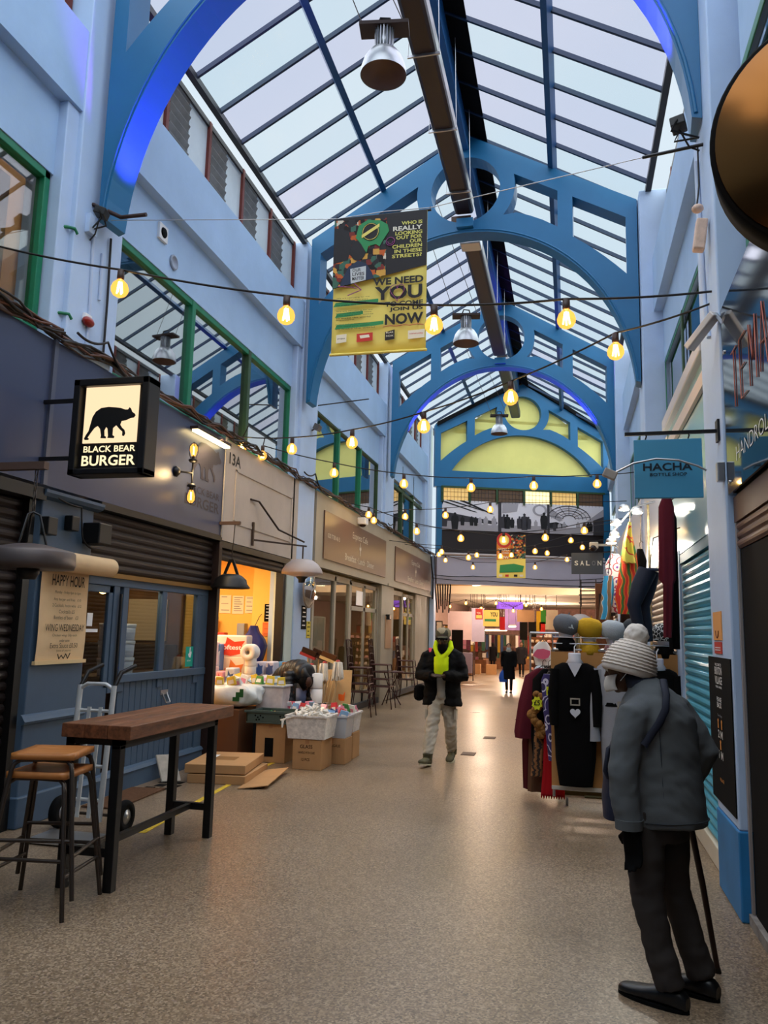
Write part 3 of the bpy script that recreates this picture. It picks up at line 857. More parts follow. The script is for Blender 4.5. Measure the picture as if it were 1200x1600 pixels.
# stickers on the glass
o = T('window_sticker', 'teal sticker with a white mark at the window corner', 'sticker', atX(294, 1026, X + 0.006))
a_, b_ = atX(289, 1042, X + 0.007), atX(303, 1010, X + 0.007)
box('panel', M('teal_print', '#16a690', 0.5), X + 0.005, X + 0.007, a_.y, b_.y, a_.z, b_.z, o)
flat([(0.02, 0), (0.06, -0.01), (0.085, 0.05), (0.07, 0.07), (0.05, 0.05), (0.055, 0.11), (0.035, 0.11), (0.03, 0.05), (0.0, 0.03)], (X + 0.007, (a_.y + b_.y) / 2 - 0.045, a_.z + 0.11), YV, ZV, white, o, 'mark')
txt('deliver', (X + 0.007, a_.y + 0.03, a_.z + 0.06), YV, ZV, 0.10, 0.022, white, o)
a_ = atX(139, 968, X)
tag(MB().box(X + 0.005, X + 0.007, a_.y - 0.04, a_.y + 0.045, a_.z - 0.06, a_.z + 0.06).build('door_sticker', white, None), 'small white sticker on the burger shop door glass', 'sticker')
tag(MB().box(X + 0.005, X + 0.008, a_.y - 0.07, a_.y + 0.14, a_.z - 0.115, a_.z - 0.085).build('door_label', white, None), 'narrow white label strip under the door sticker', 'label')

# burger shop interior
room('wall_burger_room', -6.6, -4.6, 6.3, 8.93, 0.0, 2.68, M('ochre_room', '#6f5032', 0.9, var=0.5, vs=1.6))
tag(MB().box(-4.85, -4.42, 6.95, 8.75, 0.15, 1.10).build('counter', M('counter_dark', '#3b2a20', 0.5), None, 0.01), 'dark counter behind the burger shop window', 'counter')
tub_m, lid_m = M('frosted_tub', '#d3dcf0', 0.35), M('tub_lid', '#e9eef8', 0.4)
ORD = ('bottom', 'middle', 'top')
COLN = ('left', 'middle', 'right')
tub0 = None
for k, yy in enumerate((7.22, 7.40, 7.58)):
    for j in range(3):
        z = 1.10 + 0.172 * j
        lab = '%s frosted plastic tub of the %s stack behind the glass' % (ORD[j], COLN[k])
        if tub0 is None:
            tub0 = T('plastic_tub', lab, 'tub', (-4.52, yy, z), 'plastic tubs stacked in the window')
            MB().lathe([(0.0, 0), (0.074, 0), (0.078, 0.01), (0.084, 0.145), (0.0, 0.145)], (-4.52, yy, z), 20).build('body', tub_m, tub0)
            MB().lathe([(0.088, 0.135), (0.09, 0.15), (0.088, 0.168), (0.0, 0.17)], (-4.52, yy, z), 20).build('lid', lid_m, tub0)
        else: dup(tub0, (-4.52, yy, z), 0, lab)
tag(MB().box(-5.30, -4.78, 8.88, 8.915, 1.42, 1.92).build('paper_sheet', M('pale_board', '#c9b79c', 0.8), None), 'pale sheet hanging inside the burger shop', 'sheet')
tag(MB().box(-6.0, -4.62, 8.60, 8.90, 0.02, 1.38).build('kitchen_unit', M('kitchen_dark', '#2a2320', 0.5, var=0.4, vs=6), None, 0.01), 'dark kitchen unit along the burger shop side wall', 'unit')
tag(MB().box(-6.5, -6.3, 6.5, 8.5, 1.0, 2.2).build('wall_panel_board', M('dark_board', '#3a2c22', 0.7, var=0.6, vs=3)), 'dark panel board at the back of the burger shop', 'board')
o = T('pendant_bulb', 'bare pendant bulb inside the burger shop', 'lamp', (-5.3, 8.3, 1.95))
MB().tube([(-5.3, 8.3, 2.68), (-5.3, 8.3, 2.06)], 0.006, 5).build('flex', black, o)
MB().ball((-5.3, 8.3, 2.0), 0.05, 12, 8).build('bulb', glow('warm_bulb', '#ffcf7a', 12), o)
tag(MB().box(-5.3, -4.95, 6.5, 6.9, 0.02, 1.25).box(-5.25, -5.0, 6.53, 6.85, 1.25, 1.6).build('coffee_machine', M('dark_copper', '#5a2f20', 0.35, metal=0.6), None, 0.02), 'dark copper machine seen through the burger shop door', 'machine')

# ---- paper roll menu on the pillar
t = T('paper_roll_menu', 'brown paper roll menu hand lettered HAPPY HOUR on the pillar', 'menu', (-4.2, 6.05, 1.27))
MB().cyl((-4.13, 5.66, 2.115), (-4.13, 6.56, 2.115), 0.085, n=24).build('paper_roll', M('kraft_paper', '#e0bf94', 0.8, var=0.05, vs=6), t)
kraft = M('kraft_paper', '#c9a57f')
MB().sheet(lambda u, v: V((-4.225 + 0.012 * math.sin(v * 5) * (1 - v), 5.72 + 0.66 * u, 1.29 + 0.78 * v)), 6, 10).build('paper_sheet', kraft, t)
MB().box(-4.235, -4.205, 5.70, 6.40, 1.262, 1.292).build('bottom_bar', M('pale_wood_bar', '#d9bd8d', 0.6), t)
ink = M('ink', '#2b2320', 0.8)
for s, z, w_, h_, bo in (('HAPPY HOUR', 1.915, 0.46, 0.095, 0.012), ('Monday - Friday 4pm to 6pm', 1.845, 0.36, 0.03, 0), ('Any burger and fries   £10', 1.785, 0.38, 0.03, 0), ('2 Cocktails, house wine   £12', 1.735, 0.40, 0.03, 0),
                         ('Cocktails £5', 1.685, 0.22, 0.03, 0), ('Bottles of beer   £3', 1.635, 0.34, 0.03, 0), ('WING WEDNESDAY', 1.535, 0.54, 0.06, 0.0), ('Chicken wings 50p each', 1.485, 0.34, 0.028, 0), ('order some', 1.445, 0.14, 0.025, 0),
                         ('Extra Sauce £0.50', 1.395, 0.38, 0.04, 0), ('(one of yours)', 1.36, 0.2, 0.022, 0)):
    txt(s, (-4.208, 6.06 - w_ / 2, z), YV, ZV, w_, h_, ink, t, bo, depth=0.006)
MB().tube([(-4.2, 5.98, 1.345), (-4.2, 6.0, 1.305), (-4.2, 6.03, 1.335), (-4.2, 6.06, 1.305), (-4.2, 6.09, 1.345), (-4.2, 6.12, 1.305), (-4.2, 6.15, 1.35)], 0.004, 5).build('squiggle', ink, t)

# ---- hanging lamps on brackets
t = T('heater_lamp', 'large dark disc lamp hung by a chain at the left edge', 'lamp', (-3.43, 4.5, 1.97))
c = V((-3.43, 4.5, 1.98))
MB().lathe([(0.0, -0.02), (0.10, -0.035), (0.28, -0.03), (0.29, 0.0), (0.285, 0.07), (0.27, 0.085), (0.10, 0.125), (0.05, 0.13), (0.0, 0.13)], c, 36).build('shade', M('bronze_shade', '#5d5350', 0.45, metal=0.4), t)
MB().lathe([(0.0, -0.1), (0.05, -0.1), (0.07, -0.06), (0.07, -0.02), (0.0, -0.02)], c, 18).build('burner', black, t)
m_ = MB()
for k in range(3):
    a = k * 2.094 + 0.4; m_.tube([c + V((0.10 * math.cos(a), 0.10 * math.sin(a), 0.12)), c + V((0.045 * math.cos(a), 0.045 * math.sin(a), 0.32)), c + V((0, 0, 0.34))], 0.008, 6)
m_.build('hanger', black, t)
m_ = MB()
for k in range(9):
    z = 0.34 + 0.035 * k; e = V((0.009, 0, 0)) if k % 2 else V((0, 0.009, 0))
    m_.tube([c + e + V((0, 0, z)), c + e + V((0, 0, z + 0.045)), c - e + V((0, 0, z + 0.045)), c - e + V((0, 0, z)), c + e + V((0, 0, z))], 0.004, 5)
m_.build('chain', gun, t)
MB().bar((-4.2, 4.5, 2.63), (-3.36, 4.5, 2.63), 0.05, 0.05).build('bracket', M('rust_bracket', '#5a4337', 0.6), t)

t = T('pendant_lamp', 'black industrial pendant lamp in front of the orange shop', 'lamp', (-4.02, 9.0, 2.07))
c = V((-4.02, 9.0, 2.075))
MB().lathe([(0.235, -0.005), (0.235, 0.012), (0.20, 0.05), (0.19, 0.10), (0.13, 0.15), (0.09, 0.165), (0.0, 0.17)], c, 32).lathe([(0.232, -0.004), (0.18, 0.06), (0.0, 0.12)], c, 32).build('shade', black, t)
MB().bar(c + V((-0.09, 0, 0.15)), c + V((-0.02, 0, 0.33)), 0.025, 0.03).bar(c + V((0.09, 0, 0.15)), c + V((0.02, 0, 0.33)), 0.025, 0.03).bar(c + V((-0.03, 0, 0.33)), c + V((0.03, 0, 0.33)), 0.03).build('yoke', black, t)
MB().tube([c + V((0, 0, 0.33)), c + V((0.02, 0, 0.79))], 0.006, 6).build('flex', gun, t)
MB().bar((-4.2, 9.0, 2.87), (-3.93, 9.0, 2.87), 0.04).build('bracket', M('rust_bracket', '#5a4337'), t)

t = T('heater_lamp', 'pale grey dome heater lamp hung from a swan neck bracket', 'lamp', (-3.87, 11.2, 2.3))
c = V((-3.87, 11.2, 2.42))
MB().lathe([(0.0, -0.06), (0.12, -0.05), (0.305, -0.01), (0.305, 0.01), (0.29, 0.06), (0.24, 0.13), (0.16, 0.19), (0.10, 0.205), (0.0, 0.21)], c, 36).build('dome', M('pale_grey_enamel', '#b1a6a3', 0.4, var=0.06), t)
MB().lathe([(0.0, -0.14), (0.05, -0.14), (0.055, -0.09), (0.10, -0.05), (0.0, -0.05)], c, 18).build('element', black, t)
MB().tube([c + V((0, 0, 0.2)), c + V((0.0, 0, 0.40))], 0.012, 6).build('chain', gun, t)
MB().tube([(-4.19, 9.9, 3.32), (-4.15, 10.1, 3.32), (-4.0, 10.5, 2.98), (-3.84, 11.15, 2.88)], 0.014, 8).build('swan_neck', dark_brown, t)
MB().bar((-4.18, 10.0, 2.78), (-3.82, 11.2, 2.82), 0.022).build('strut', dark_brown, t)
box('wall_plate', dark_brown, -4.19, -4.165, 9.98, 10.02, 2.7, 3.02, t)

# ---- shop 13A
t = T('fascia_board', 'weathered beige blank fascia numbered 13A', 'fascia', (-4.25, 10.4, 2.7))
MB().box(-4.335, -4.20, 9.07, 11.66, 2.67, 3.95).box(-4.248, -4.20, 11.6, 11.84, 2.45, 3.95).build('board', beige, t)
MB().box(-4.2, -4.185, 9.38, 9.42, 2.95, 3.62).box(-4.2, -4.185, 11.5, 11.54, 2.95, 3.62).box(-4.2, -4.185, 9.38, 11.54, 3.60, 3.64).box(-4.2, -4.185, 9.38, 11.54, 2.92, 2.96).build('panel_moulding', beige, t)
txt('13A', (-4.2, 9.17, 3.66), YV, ZV, 0.36, 0.15, inky, t, 0.02)
t = T('roller_shutter', 'rolled up black shutter box over the orange shop', 'shutter', (-4.3, 10.4, 2.45))
MB().box(-4.36, -4.20, 9.1, 11.6, 2.58, 2.66).build('hood', black, t)
shutter_sheet(-4.26, 9.1, 11.5, 2.43, 2.58, 0.05, 0.015).build('curtain', shut_dark, t)
box('guide_rail', black, -4.36, -4.24, 11.42, 11.52, 0, 2.58, t)
orange = M('orange_shop_wall', '#f3c465', 0.85, var=0.05, vs=1.5)
mb = MB().box(-7.0, -6.95, 9.1, 12.4, 0, 2.9).box(-7.0, -4.64, 12.3, 12.4, 0, 2.9).box(-4.92, -4.38, 11.9, 12.3, 0, 2.9).box(-7.0, -4.36, 9.0, 9.1, 0, 2.9).box(-7, -4.36, 9.0, 12.4, 2.82, 2.9)
struct(mb, 'wall_shop', orange)
struct(MB().box(-4.42, -4.36, 11.5, 11.9, 0, 2.6).box(-4.36, -4.225, 11.53, 11.84, 0, 2.45), 'trim_9', M('pale_green_jamb', '#cdd8cc', 0.6, var=0.06))
# posters on the orange wall
def poster(x0, y0, x1, y1, Y, label, base=cream, rows=5, ink_m=None, nm='poster'):
    a_, b_ = atY(x0, y1, Y), atY(x1, y0, Y)
    o = T(nm, label, 'poster', (a_.x, Y, a_.z))
    box('sheet', base, a_.x, b_.x, Y - 0.012, Y - 0.004, a_.z, b_.z, o)
    w_, h_ = b_.x - a_.x, b_.z - a_.z
    m_ = MB()
    for k in range(rows):
        z = a_.z + h_ * (0.16 + 0.72 * k / max(1, rows - 1))
        m_.box(a_.x + w_ * 0.14, b_.x - w_ * (0.12 + 0.12 * (k % 3)), Y - 0.0145, Y - 0.012, z, z + h_ * 0.035)
    m_.build('print', ink_m or grey, o)
    return o


poster(343, 930, 362, 958, 12.3, 'leftmost cream notice on the orange wall', rows=3)
poster(363, 931, 382, 959, 12.3, 'second cream notice with a boxed table on the orange wall', rows=7)
poster(383, 932, 399, 958, 12.3, 'third cream notice on the orange wall', rows=4)
poster(400, 933, 411, 960, 12.3, 'narrow notice with a photo at the right of the row', base=M('grey_print', '#c8c2c0', 0.7), rows=2, ink_m=dgrey)
poster(413, 944, 432, 971, 11.9, 'black notice with white print beside the orange corner', base=matt_black, rows=5, ink_m=white)
poster(410, 973, 431, 994, 11.9, 'red and orange leaflet under the black notice', base=M('orange_leaf', '#e77a3c', 0.7), rows=3, ink_m=M('red_print', '#d24030', 0.7))
poster(435, 940, 441, 1030, 11.9, 'narrow yellow and black strip of notices by the jamb', base=M('yellow_black', '#c9a63a', 0.7), rows=9, ink_m=matt_black)
# ---- cafe fascia, signs and shopfront
t = T('fascia_board', 'long taupe fascia carrying the two brown cafe signs', 'fascia', (-4.25, 18.7, 2.66))
MB().box(-4.335, -4.20, 12.78, 24.6, 2.67, 3.95).build('board', taupe, t)
for a, b in ((12.8, 18.15), (18.35, 24.55)): box('lower_rail', taupe, -4.2, -4.17, a, b, 2.66, 2.72, t)
pale_print = M('pale_print', '#d9cdb8', 0.6)
for (a, b), lab, first in (((13.2, 18.0), 'nearer brown cafe sign on the taupe fascia', True), ((19.06, 24.27), 'farther brown cafe sign on the taupe fascia', False)):
    t = T('shop_sign', lab, 'sign', (-4.18, (a + b) / 2, 2.83))
    box('board', brown_sign, -4.199, -4.175, a, b, 2.83, 3.68, t)
    m_ = (a + b) / 2
    txt('Express Cafe', (-4.175, m_ - 0.55, 3.36), YV, ZV, 1.2, 0.17, pale_print, t)
    txt('Breakfast \u00b7 Lunch \u00b7 Dinner', (-4.175, m_ - 1.05, 2.93), YV, ZV, 2.3, 0.13, pale_print, t, 0.008)
    txt('020 7738 4613', (-4.175, a + 0.2 if first else b - 1.0, 3.22 if first else 3.05), YV, ZV, 0.75, 0.08, pale_print, t)
    flat([(-0.02, 0), (0.02, 0), (0.03, 0.1), (0.08, 0.14), (0.05, 0.2), (0.02, 0.16), (0.012, 0.27), (-0.012, 0.27), (-0.02, 0.16), (-0.06, 0.19), (-0.08, 0.13), (-0.03, 0.1)], (-4.175, m_ + 0.05, 3.10), YV, ZV, pale_print, t, 'fork_emblem')
w = SE('window_32', (-4.3, 15, 0))
X = -4.33
fr = MB()
for y in (13.0, 14.3, 15.35, 17.75, 19.15, 20.5): fr.box(X - 0.03, X + 0.04, y, y + 0.11, 0.2, 2.6)
for a, b in ((13.0, 15.46), (19.15, 20.6)): fr.box(X - 0.03, X + 0.04, a, b, 2.5, 2.62).box(X - 0.03, X + 0.05, a, b, 0.52, 0.62)
fr.build('window_frame', taupe, w, 0.006)
MB().box(X - 0.02, X + 0.02, 12.7, 15.46, 0.12, 0.54).box(X - 0.02, X + 0.02, 19.15, 20.6, 0.12, 0.54).build('window_stallriser', taupe, w)
for a, b in ((13.1, 14.3), (14.4, 15.35), (19.25, 20.5)): box('window_pane', shop_glass, X - 0.003, X + 0.003, a, b, 0.6, 2.52, w)
struct(MB().box(-4.5, -4.22, 17.86, 19.15, 0, 2.66).box(-4.5, -4.26, 22.2, 24.5, 0, 2.66).box(-4.5, -4.2, 24.5, 24.75, 0, 2.66), 'pillar', taupe, 0.01)
struct(MB().box(-4.24, -4.1, 24.35, 24.72, 0, 3.95), 'pillar', pil_blue, 0.01)
struct(MB().box(-4.45, -4.24, 12.66, 24.4, 0.0, 0.12), 'trim_10', dgrey)
for n, (a, b) in ((2, (15.5, 17.72)), (3, (20.65, 22.15))):
    d_ = SE('door_%d' % n, (X, a, 0))
    fr = MB(); mid = (a + b) / 2
    for y in (a, mid - 0.05, mid + 0.0, b - 0.09): fr.box(X - 0.02, X + 0.02, y, y + 0.09, 0.1, 2.56)
    for z in (0.1, 2.0, 2.5): fr.box(X - 0.02, X + 0.02, a, b, z, z + (0.25 if z < 1 else 0.09))
    fr.build('door_frame', taupe, d_, 0.005)
    for y0_, y1_ in ((a + 0.09, mid - 0.05), (mid + 0.09, b - 0.09)):
        box('door_pane', shop_glass, X - 0.003, X + 0.003, y0_, y1_, 0.35, 2.0, d_); box('door_toplight', shop_glass, X - 0.003, X + 0.003, y0_, y1_, 2.09, 2.5, d_)
room('wall_cafe_room', -8.2, -4.56, 12.75, 24.5, 0.0, 2.68, M('cafe_room', '#a08b66', 0.9, var=0.08))
o = T('strip_light', 'fluorescent strip light on the cafe ceiling', 'light', (-5.4, 15.1, 2.6)); box('body', white, -5.5, -5.3, 14.4, 15.8, 2.62, 2.67, o); box('tube', glow('cool_tube', '#fff0cc', 6), -5.47, -5.33, 14.45, 15.75, 2.60, 2.62, o)
for nm, lab, b_, mm in (('fridge', 'tall pale fridge inside the cafe window', (-5.2, -4.75, 14.55, 15.3, 0.05, 1.85), M('fridge_white', '#d8d2c0', 0.4)), ('menu_stand', 'pale menu stand inside the cafe window', (-4.72, -4.66, 13.75, 14.25, 0.05, 1.75), M('menu_pale', '#c9b791', 0.7)),
                        ('serving_counter', 'dark serving counter inside the cafe', (-6.6, -5.9, 13.2, 17.0, 0.05, 1.1), M('counter_dark', '#3b2a20'))):
    tag(MB().box(*b_).build(nm, mm, None, 0.015), lab, nm.split('_')[-1])
tag(MB().box(X + 0.004, X + 0.007, 16.0, 16.55, 2.12, 2.42).build('door_notice', white), 'white notice on the cafe door toplight', 'notice')
tag(MB().box(-4.22, -4.20, 18.25, 18.85, 1.2, 1.95).build('menu_board', M('tan_board', '#b58a66', 0.7)), 'tan menu board on the pillar between the cafe doors', 'menu')
c = atX(605, 964, -4.2); tag(MB().box(-4.22, -4.12, c.y - 0.1, c.y + 0.1, c.z - 0.06, c.z + 0.06).build('intercom', black, None, 0.01), 'small black box on the cafe pillar above the menu board', 'box')
# red figure poster inside the far cafe window
tag(MB().box(-4.75, -4.72, 19.35, 19.9, 0.9, 2.3).build('window_poster', M('red_dark_poster', '#7a2a22', 0.6, var=0.5, vs=5)), 'dark red poster inside the far cafe window', 'poster')

# stacked bistro chairs
chair_m, seat_m = M('oxblood_metal', '#3a1d1c', 0.45, metal=0.3), M('chair_seat', '#4a2723', 0.5)


def bistro_chair(lab):
    t = T('bistro_chair', lab, 'chair', (0, 0, 0), 'stacked cafe chairs')
    MB().box(-0.2, 0.2, -0.2, 0.2, 0.44, 0.465).build('seat', seat_m, t, 0.01)
    for sx in (-1, 1):
        for sy in (-1, 1):
            top = 0.98 if sx < 0 else 0.45
            pts = [(sx * 0.215 - (0.03 if sx < 0 else -0.03), sy * 0.2, 0.0), (sx * 0.19, sy * 0.185, 0.45)] + ([(sx * 0.24, sy * 0.18, 0.98)] if sx < 0 else [])
            MB().tube(pts, 0.011, 6).build('leg', chair_m, t)
    m_ = MB().tube([(-0.24, -0.18, 0.96), (-0.25, 0, 0.985), (-0.24, 0.18, 0.96)], 0.011, 6)
    for k in range(5): m_.tube([(-0.195, -0.12 + 0.06 * k, 0.46), (-0.245, -0.12 + 0.06 * k, 0.965)], 0.005, 5)
    m_.build('backrest', chair_m, t)
    for z, a in ((0.2, 0.2),): MB().bar((0.21, -0.19, z), (0.21, 0.19, z), 0.012).build('stretcher', chair_m, t)
    return t


ch0 = None
LV = ('bottom', 'second', 'third', 'topmost')
for (x, y), where in (((-3.88, 14.95), 'nearest stack by the cafe window'), ((-3.86, 16.6), 'middle stack by the cafe door'), ((-3.86, 19.3), 'farthest stack past the cafe door')):
    for k in range(4):
        lab = '%s dark metal chair of the %s' % (LV[k], where)
        if ch0 is None: ch0 = bistro_chair(lab); ch0.location = (x, y, 0)
        else: dup(ch0, (x - 0.02 * k, y + 0.012 * k, 0.148 * k), 0, lab)
# two stacks more on their table-like trestle
o = T('bistro_table', 'small dark cafe table beside the middle chair stack', 'table', (-3.9, 17.5, 0))
MB().lathe([(0, 0.70), (0.3, 0.70), (0.3, 0.725), (0, 0.725)], (-3.9, 17.5, 0), 24).build('top', seat_m, o)
for k in range(3):
    a = k * 2.094; MB().tube([(-3.9 + 0.25 * math.cos(a), 17.5 + 0.25 * math.sin(a), 0), (-3.9 + 0.03 * math.cos(a), 17.5 + 0.03 * math.sin(a), 0.36), (-3.9 + 0.2 * math.cos(a), 17.5 + 0.2 * math.sin(a), 0.7)], 0.013, 6).build('leg', chair_m, o)

# ---- goods in front of shop 13A
def carton(lab, x0, x1, y0, y1, z0, z1, txts=(), nm='cardboard_box', tone=None):
    t = T(nm, lab, 'box', ((x0 + x1) / 2, (y0 + y1) / 2, z0))
    MB().box(x0, x1, y0, y1, z0, z1).build('carton', tone or card, t, 0.006)
    box('packing_tape', M('parcel_tape', '#a5744a', 0.3), (x0 + x1) / 2 - 0.025, (x0 + x1) / 2 + 0.025, y0 - 0.0015, y1 + 0.0015, z1 - 0.05, z1 + 0.0015, t)
    for s, u, v, w_, h_ in txts:
        txt(s, (x0 + u, y0, z0 + v), (1, 0, 0), ZV, w_, h_, M('carton_print', '#3d2c20', 0.8), t, 0.01)
    return t


carton('printed carton under the white basket at the front of the display', -3.15, -2.80, 9.02, 9.44, 0, 0.34, (('GLASS', 0.09, 0.24, 0.15, 0.04), ('HANDLE WITH CARE', 0.07, 0.18, 0.2, 0.025), ('12 PCS', 0.11, 0.10, 0.1, 0.03)))
carton('carton under the clear basket, second in the front row', -3.0, -2.66, 9.52, 9.84, 0, 0.30, (('FRAGILE', 0.1, 0.2, 0.18, 0.03),))
carton('rearmost carton of the front row by the mops', -2.98, -2.68, 9.95, 10.28, 0, 0.32)
t = carton('carton with a dark slot under the grey crate', -3.74, -3.36, 9.34, 9.72, 0, 0.455)
box('slot', matt_black, -3.62, -3.51, 9.337, 9.341, 0.07, 0.29, t)
carton('large brown carton under the white plastic sack', -4.55, -3.98, 9.36, 9.95, 0, 0.60, tone=M('dark_carton', '#6d4a33', 0.85))
t = T('plastic_crate', 'shallow grey green crate with dark holes on a carton', 'crate', (-3.54, 9.55, 0.455))
MB().box(-3.86, -3.21, 9.30, 9.80, 0.458, 0.475).box(-3.86, -3.21, 9.30, 9.325, 0.475, 0.60).box(-3.86, -3.21, 9.775, 9.80, 0.475, 0.60).box(-3.86, -3.835, 9.30, 9.80, 0.475, 0.60).box(-3.235, -3.21, 9.30, 9.80, 0.475, 0.60).build('tray', M('grey_green_plastic', '#47544e', 0.5), t, 0.006)
MB().box(-3.88, -3.19, 9.285, 9.31, 0.585, 0.61).build('rim', M('grey_green_plastic', '#47544e'), t)
for cx in (-3.69, -3.37):
    for dx, dz in ((-0.05, 0.02), (-0.017, 0.0), (0.017, 0.02), (0.05, 0.0), (0.0, -0.025), (-0.035, -0.03)):
        MB().cyl((cx + dx, 9.299, 0.53 + dz), (cx + dx, 9.296, 0.53 + dz), 0.011, n=8).build('hole', matt_black, t)
PK = {'red and white': '#d8444a', 'pale blue': '#8fb6dd', 'pink': '#e08aa0', 'navy': '#2c3c78', 'white': '#e9e6e2', 'green': '#3f8a4a', 'orange': '#dd7f2e', 'yellow': '#e3c84a'}
NTH = ('first', 'second', 'third', 'fourth', 'fifth', 'sixth', 'seventh', 'eighth', 'ninth', 'tenth')


def packets(n, x0, x1, y0, y1, z, where, cols, sz=(0.10, 0.05, 0.14)):
    for k in range(n):
        u = (k + 0.5) / n; cname = cols[k % len(cols)]
        p = V((x0 + (x1 - x0) * u, y0 + (y1 - y0) * random.random(), z))
        t = T('goods_packet', '%s goods packet, %s from the left in the %s' % (cname, NTH[k], where), 'packet', p, 'packets in the ' + where)
        rot = Matrix.Rotation(random.uniform(-0.6, 0.6), 3, 'Z') @ Matrix.Rotation(random.uniform(-0.5, 0.5), 3, 'X') @ Matrix.Rotation(random.uniform(-0.4, 0.4), 3, 'Y')
        w_, d_, h_ = [q * random.uniform(0.85, 1.15) for q in sz]
        q = lambda a, b, c: p + rot @ V((a * w_ / 2, b * d_ / 2, (c + 1) * h_ / 2))
        MB().add([q(-1, -1, -1), q(1, -1, -1), q(1, 1, -1), q(-1, 1, -1), q(-.9, -.25, 1), q(.9, -.25, 1), q(.9, .25, 1), q(-.9, .25, 1)],
                 [(3, 2, 1, 0), (4, 5, 6, 7), (0, 1, 5, 4), (1, 2, 6, 5), (2, 3, 7, 6), (3, 0, 4, 7)]).build('wrapper', M('pack_' + cname.replace(' ', '_'), PK[cname], 0.3), t)
        MB().add([q(-.7, -1.03, -.6), q(.7, -1.03, -.6), q(.6, -.6, .3), q(-.6, -.6, .3)], [(0, 1, 2, 3)]).build('label_print', M('pack_white' if cname != 'white' else 'pack_pink', PK['white' if cname != 'white' else 'pink'], 0.3), t)


packets(5, -3.78, -3.3, 9.42, 9.68, 0.478, 'grey green crate', ['orange', 'green', 'yellow', 'navy', 'white'], (0.10, 0.05, 0.10))


def basket(lab, x0, x1, y0, y1, z0, z1, mat):
    t = T('plastic_basket', lab, 'basket', ((x0 + x1) / 2, (y0 + y1) / 2, z0)); k = 0.03
    m_ = MB().box(x0 + k, x1 - k, y0 + k, y1 - k, z0, z0 + 0.01)
    for a, b in (((x0, y0), (x1, y0)), ((x1, y0), (x1, y1)), ((x1, y1), (x0, y1)), ((x0, y1), (x0, y0))):
        cx, cy = (x0 + x1) / 2, (y0 + y1) / 2
        i_ = lambda p: V((p[0] + (k if p[0] < cx else -k), p[1] + (k if p[1] < cy else -k), z0))
        A, B, C_, D = i_(a), i_(b), V((*b, z1)), V((*a, z1))
        n_ = (V((cx, cy, 0)) - V(((a[0] + b[0]) / 2, (a[1] + b[1]) / 2, 0))).normalized() * 0.006
        m_.add([A, B, C_, D, A + n_, B + n_, C_ + n_, D + n_], [(0, 1, 2, 3), (7, 6, 5, 4), (3, 2, 6, 7), (0, 4, 5, 1)])
    m_.build('shell', mat, t)
    r_ = MB()
    for a, b in (((x0, y0), (x1, y0)), ((x1, y0), (x1, y1)), ((x1, y1), (x0, y1)), ((x0, y1), (x0, y0))): r_.bar((*a, z1), (*b, z1), 0.02, 0.02)
    r_.build('rim', mat, t)
    return t


basket('white basket heaped with white cloths at the front of the display', -3.24, -2.74, 8.98, 9.44, 0.345, 0.60, M('white_basket', '#ddd8d2', 0.5, var=0.25, vs=25))
clear_m = M('cloudy_plastic', '#b9bdc4', 0.25)
basket('cloudy clear basket of coloured packets, second in the front row', -3.02, -2.64, 9.50, 9.86, 0.305, 0.56, clear_m)
basket('white basket of packets nearest the mops', -3.0, -2.66, 9.93, 10.30, 0.325, 0.56, M('white_basket', '#ddd8d2'))
m_ = MB()
for k in range(60):
    a = random.uniform(0, 6.28); r_ = random.uniform(0, 1) ** 0.5
    p = V((-2.99 + 0.19 * r_ * math.cos(a), 9.21 + 0.17 * r_ * math.sin(a), 0.585 + 0.085 * (1 - r_) + random.uniform(0, 0.02)))
    q = [p]
    for _ in range(3): q.append(q[-1] + V((random.uniform(-.06, .06), random.uniform(-.06, .06), random.uniform(-0.02, 0.03))))
    m_.tube(q, 0.014, 6)
for k in range(5): m_.tube([(-3.2 + 0.02 * k, 8.985, 0.6), (-3.25 - 0.01 * k, 8.95, 0.55), (-3.26, 8.94, 0.47 + 0.02 * k)], 0.01, 5)
tag(m_.build('cloth_heap', M('white_cotton', '#e6e2da', 0.9)), 'heap of white mop cloths filling the front white basket', 'cloths', None, 'stuff')
packets(8, -2.98, -2.68, 9.56, 9.8, 0.50, 'cloudy clear basket', ['white', 'navy', 'pale blue', 'navy', 'red and white', 'pink', 'pale blue', 'red and white'])
packets(7, -2.96, -2.70, 10.0, 10.25, 0.52, 'white basket by the mops', ['red and white', 'pale blue', 'pink', 'red and white', 'green', 'white', 'pink'])
t = T('display_table', 'low dark table carrying the packets beside the bending person', 'table', (-3.3, 10.1, 0))
box('top', dgrey, -3.75, -3.04, 9.86, 10.2, 0.5, 0.53, t)
for x in (-3.72, -3.08):
    for y in (9.89, 10.17): box('leg', dgrey, x - 0.02, x + 0.02, y - 0.02, y + 0.02, 0, 0.5, t)
packets(9, -3.62, -3.10, 9.92, 10.1, 0.53, 'low dark table', ['white', 'red and white', 'pale blue', 'white', 'red and white', 'pink', 'red and white', 'pale blue', 'pink'], (0.10, 0.05, 0.15))
# white sack of goods with a green cross mark
t = T('plastic_sack', 'bulging white plastic sack with a green cross on a carton', 'sack', (-4.27, 9.6, 0.6))


def sack_pt(u, v):
    a = 2 * math.pi * u; s_ = 1 - abs(2 * v - 1) ** 2.6
    r_ = 1 + 0.06 * math.sin(5 * a + 7 * v) + 0.05 * math.sin(9 * a - 4 * v)
    e = lambda q: math.copysign(abs(q) ** 0.55, q)
    return V((-4.24 + 0.40 * r_ * e(math.cos(a)) * (s_ ** 0.3), 9.66 + 0.27 * r_ * e(math.sin(a)) * (s_ ** 0.3), 0.605 + 0.30 * v))


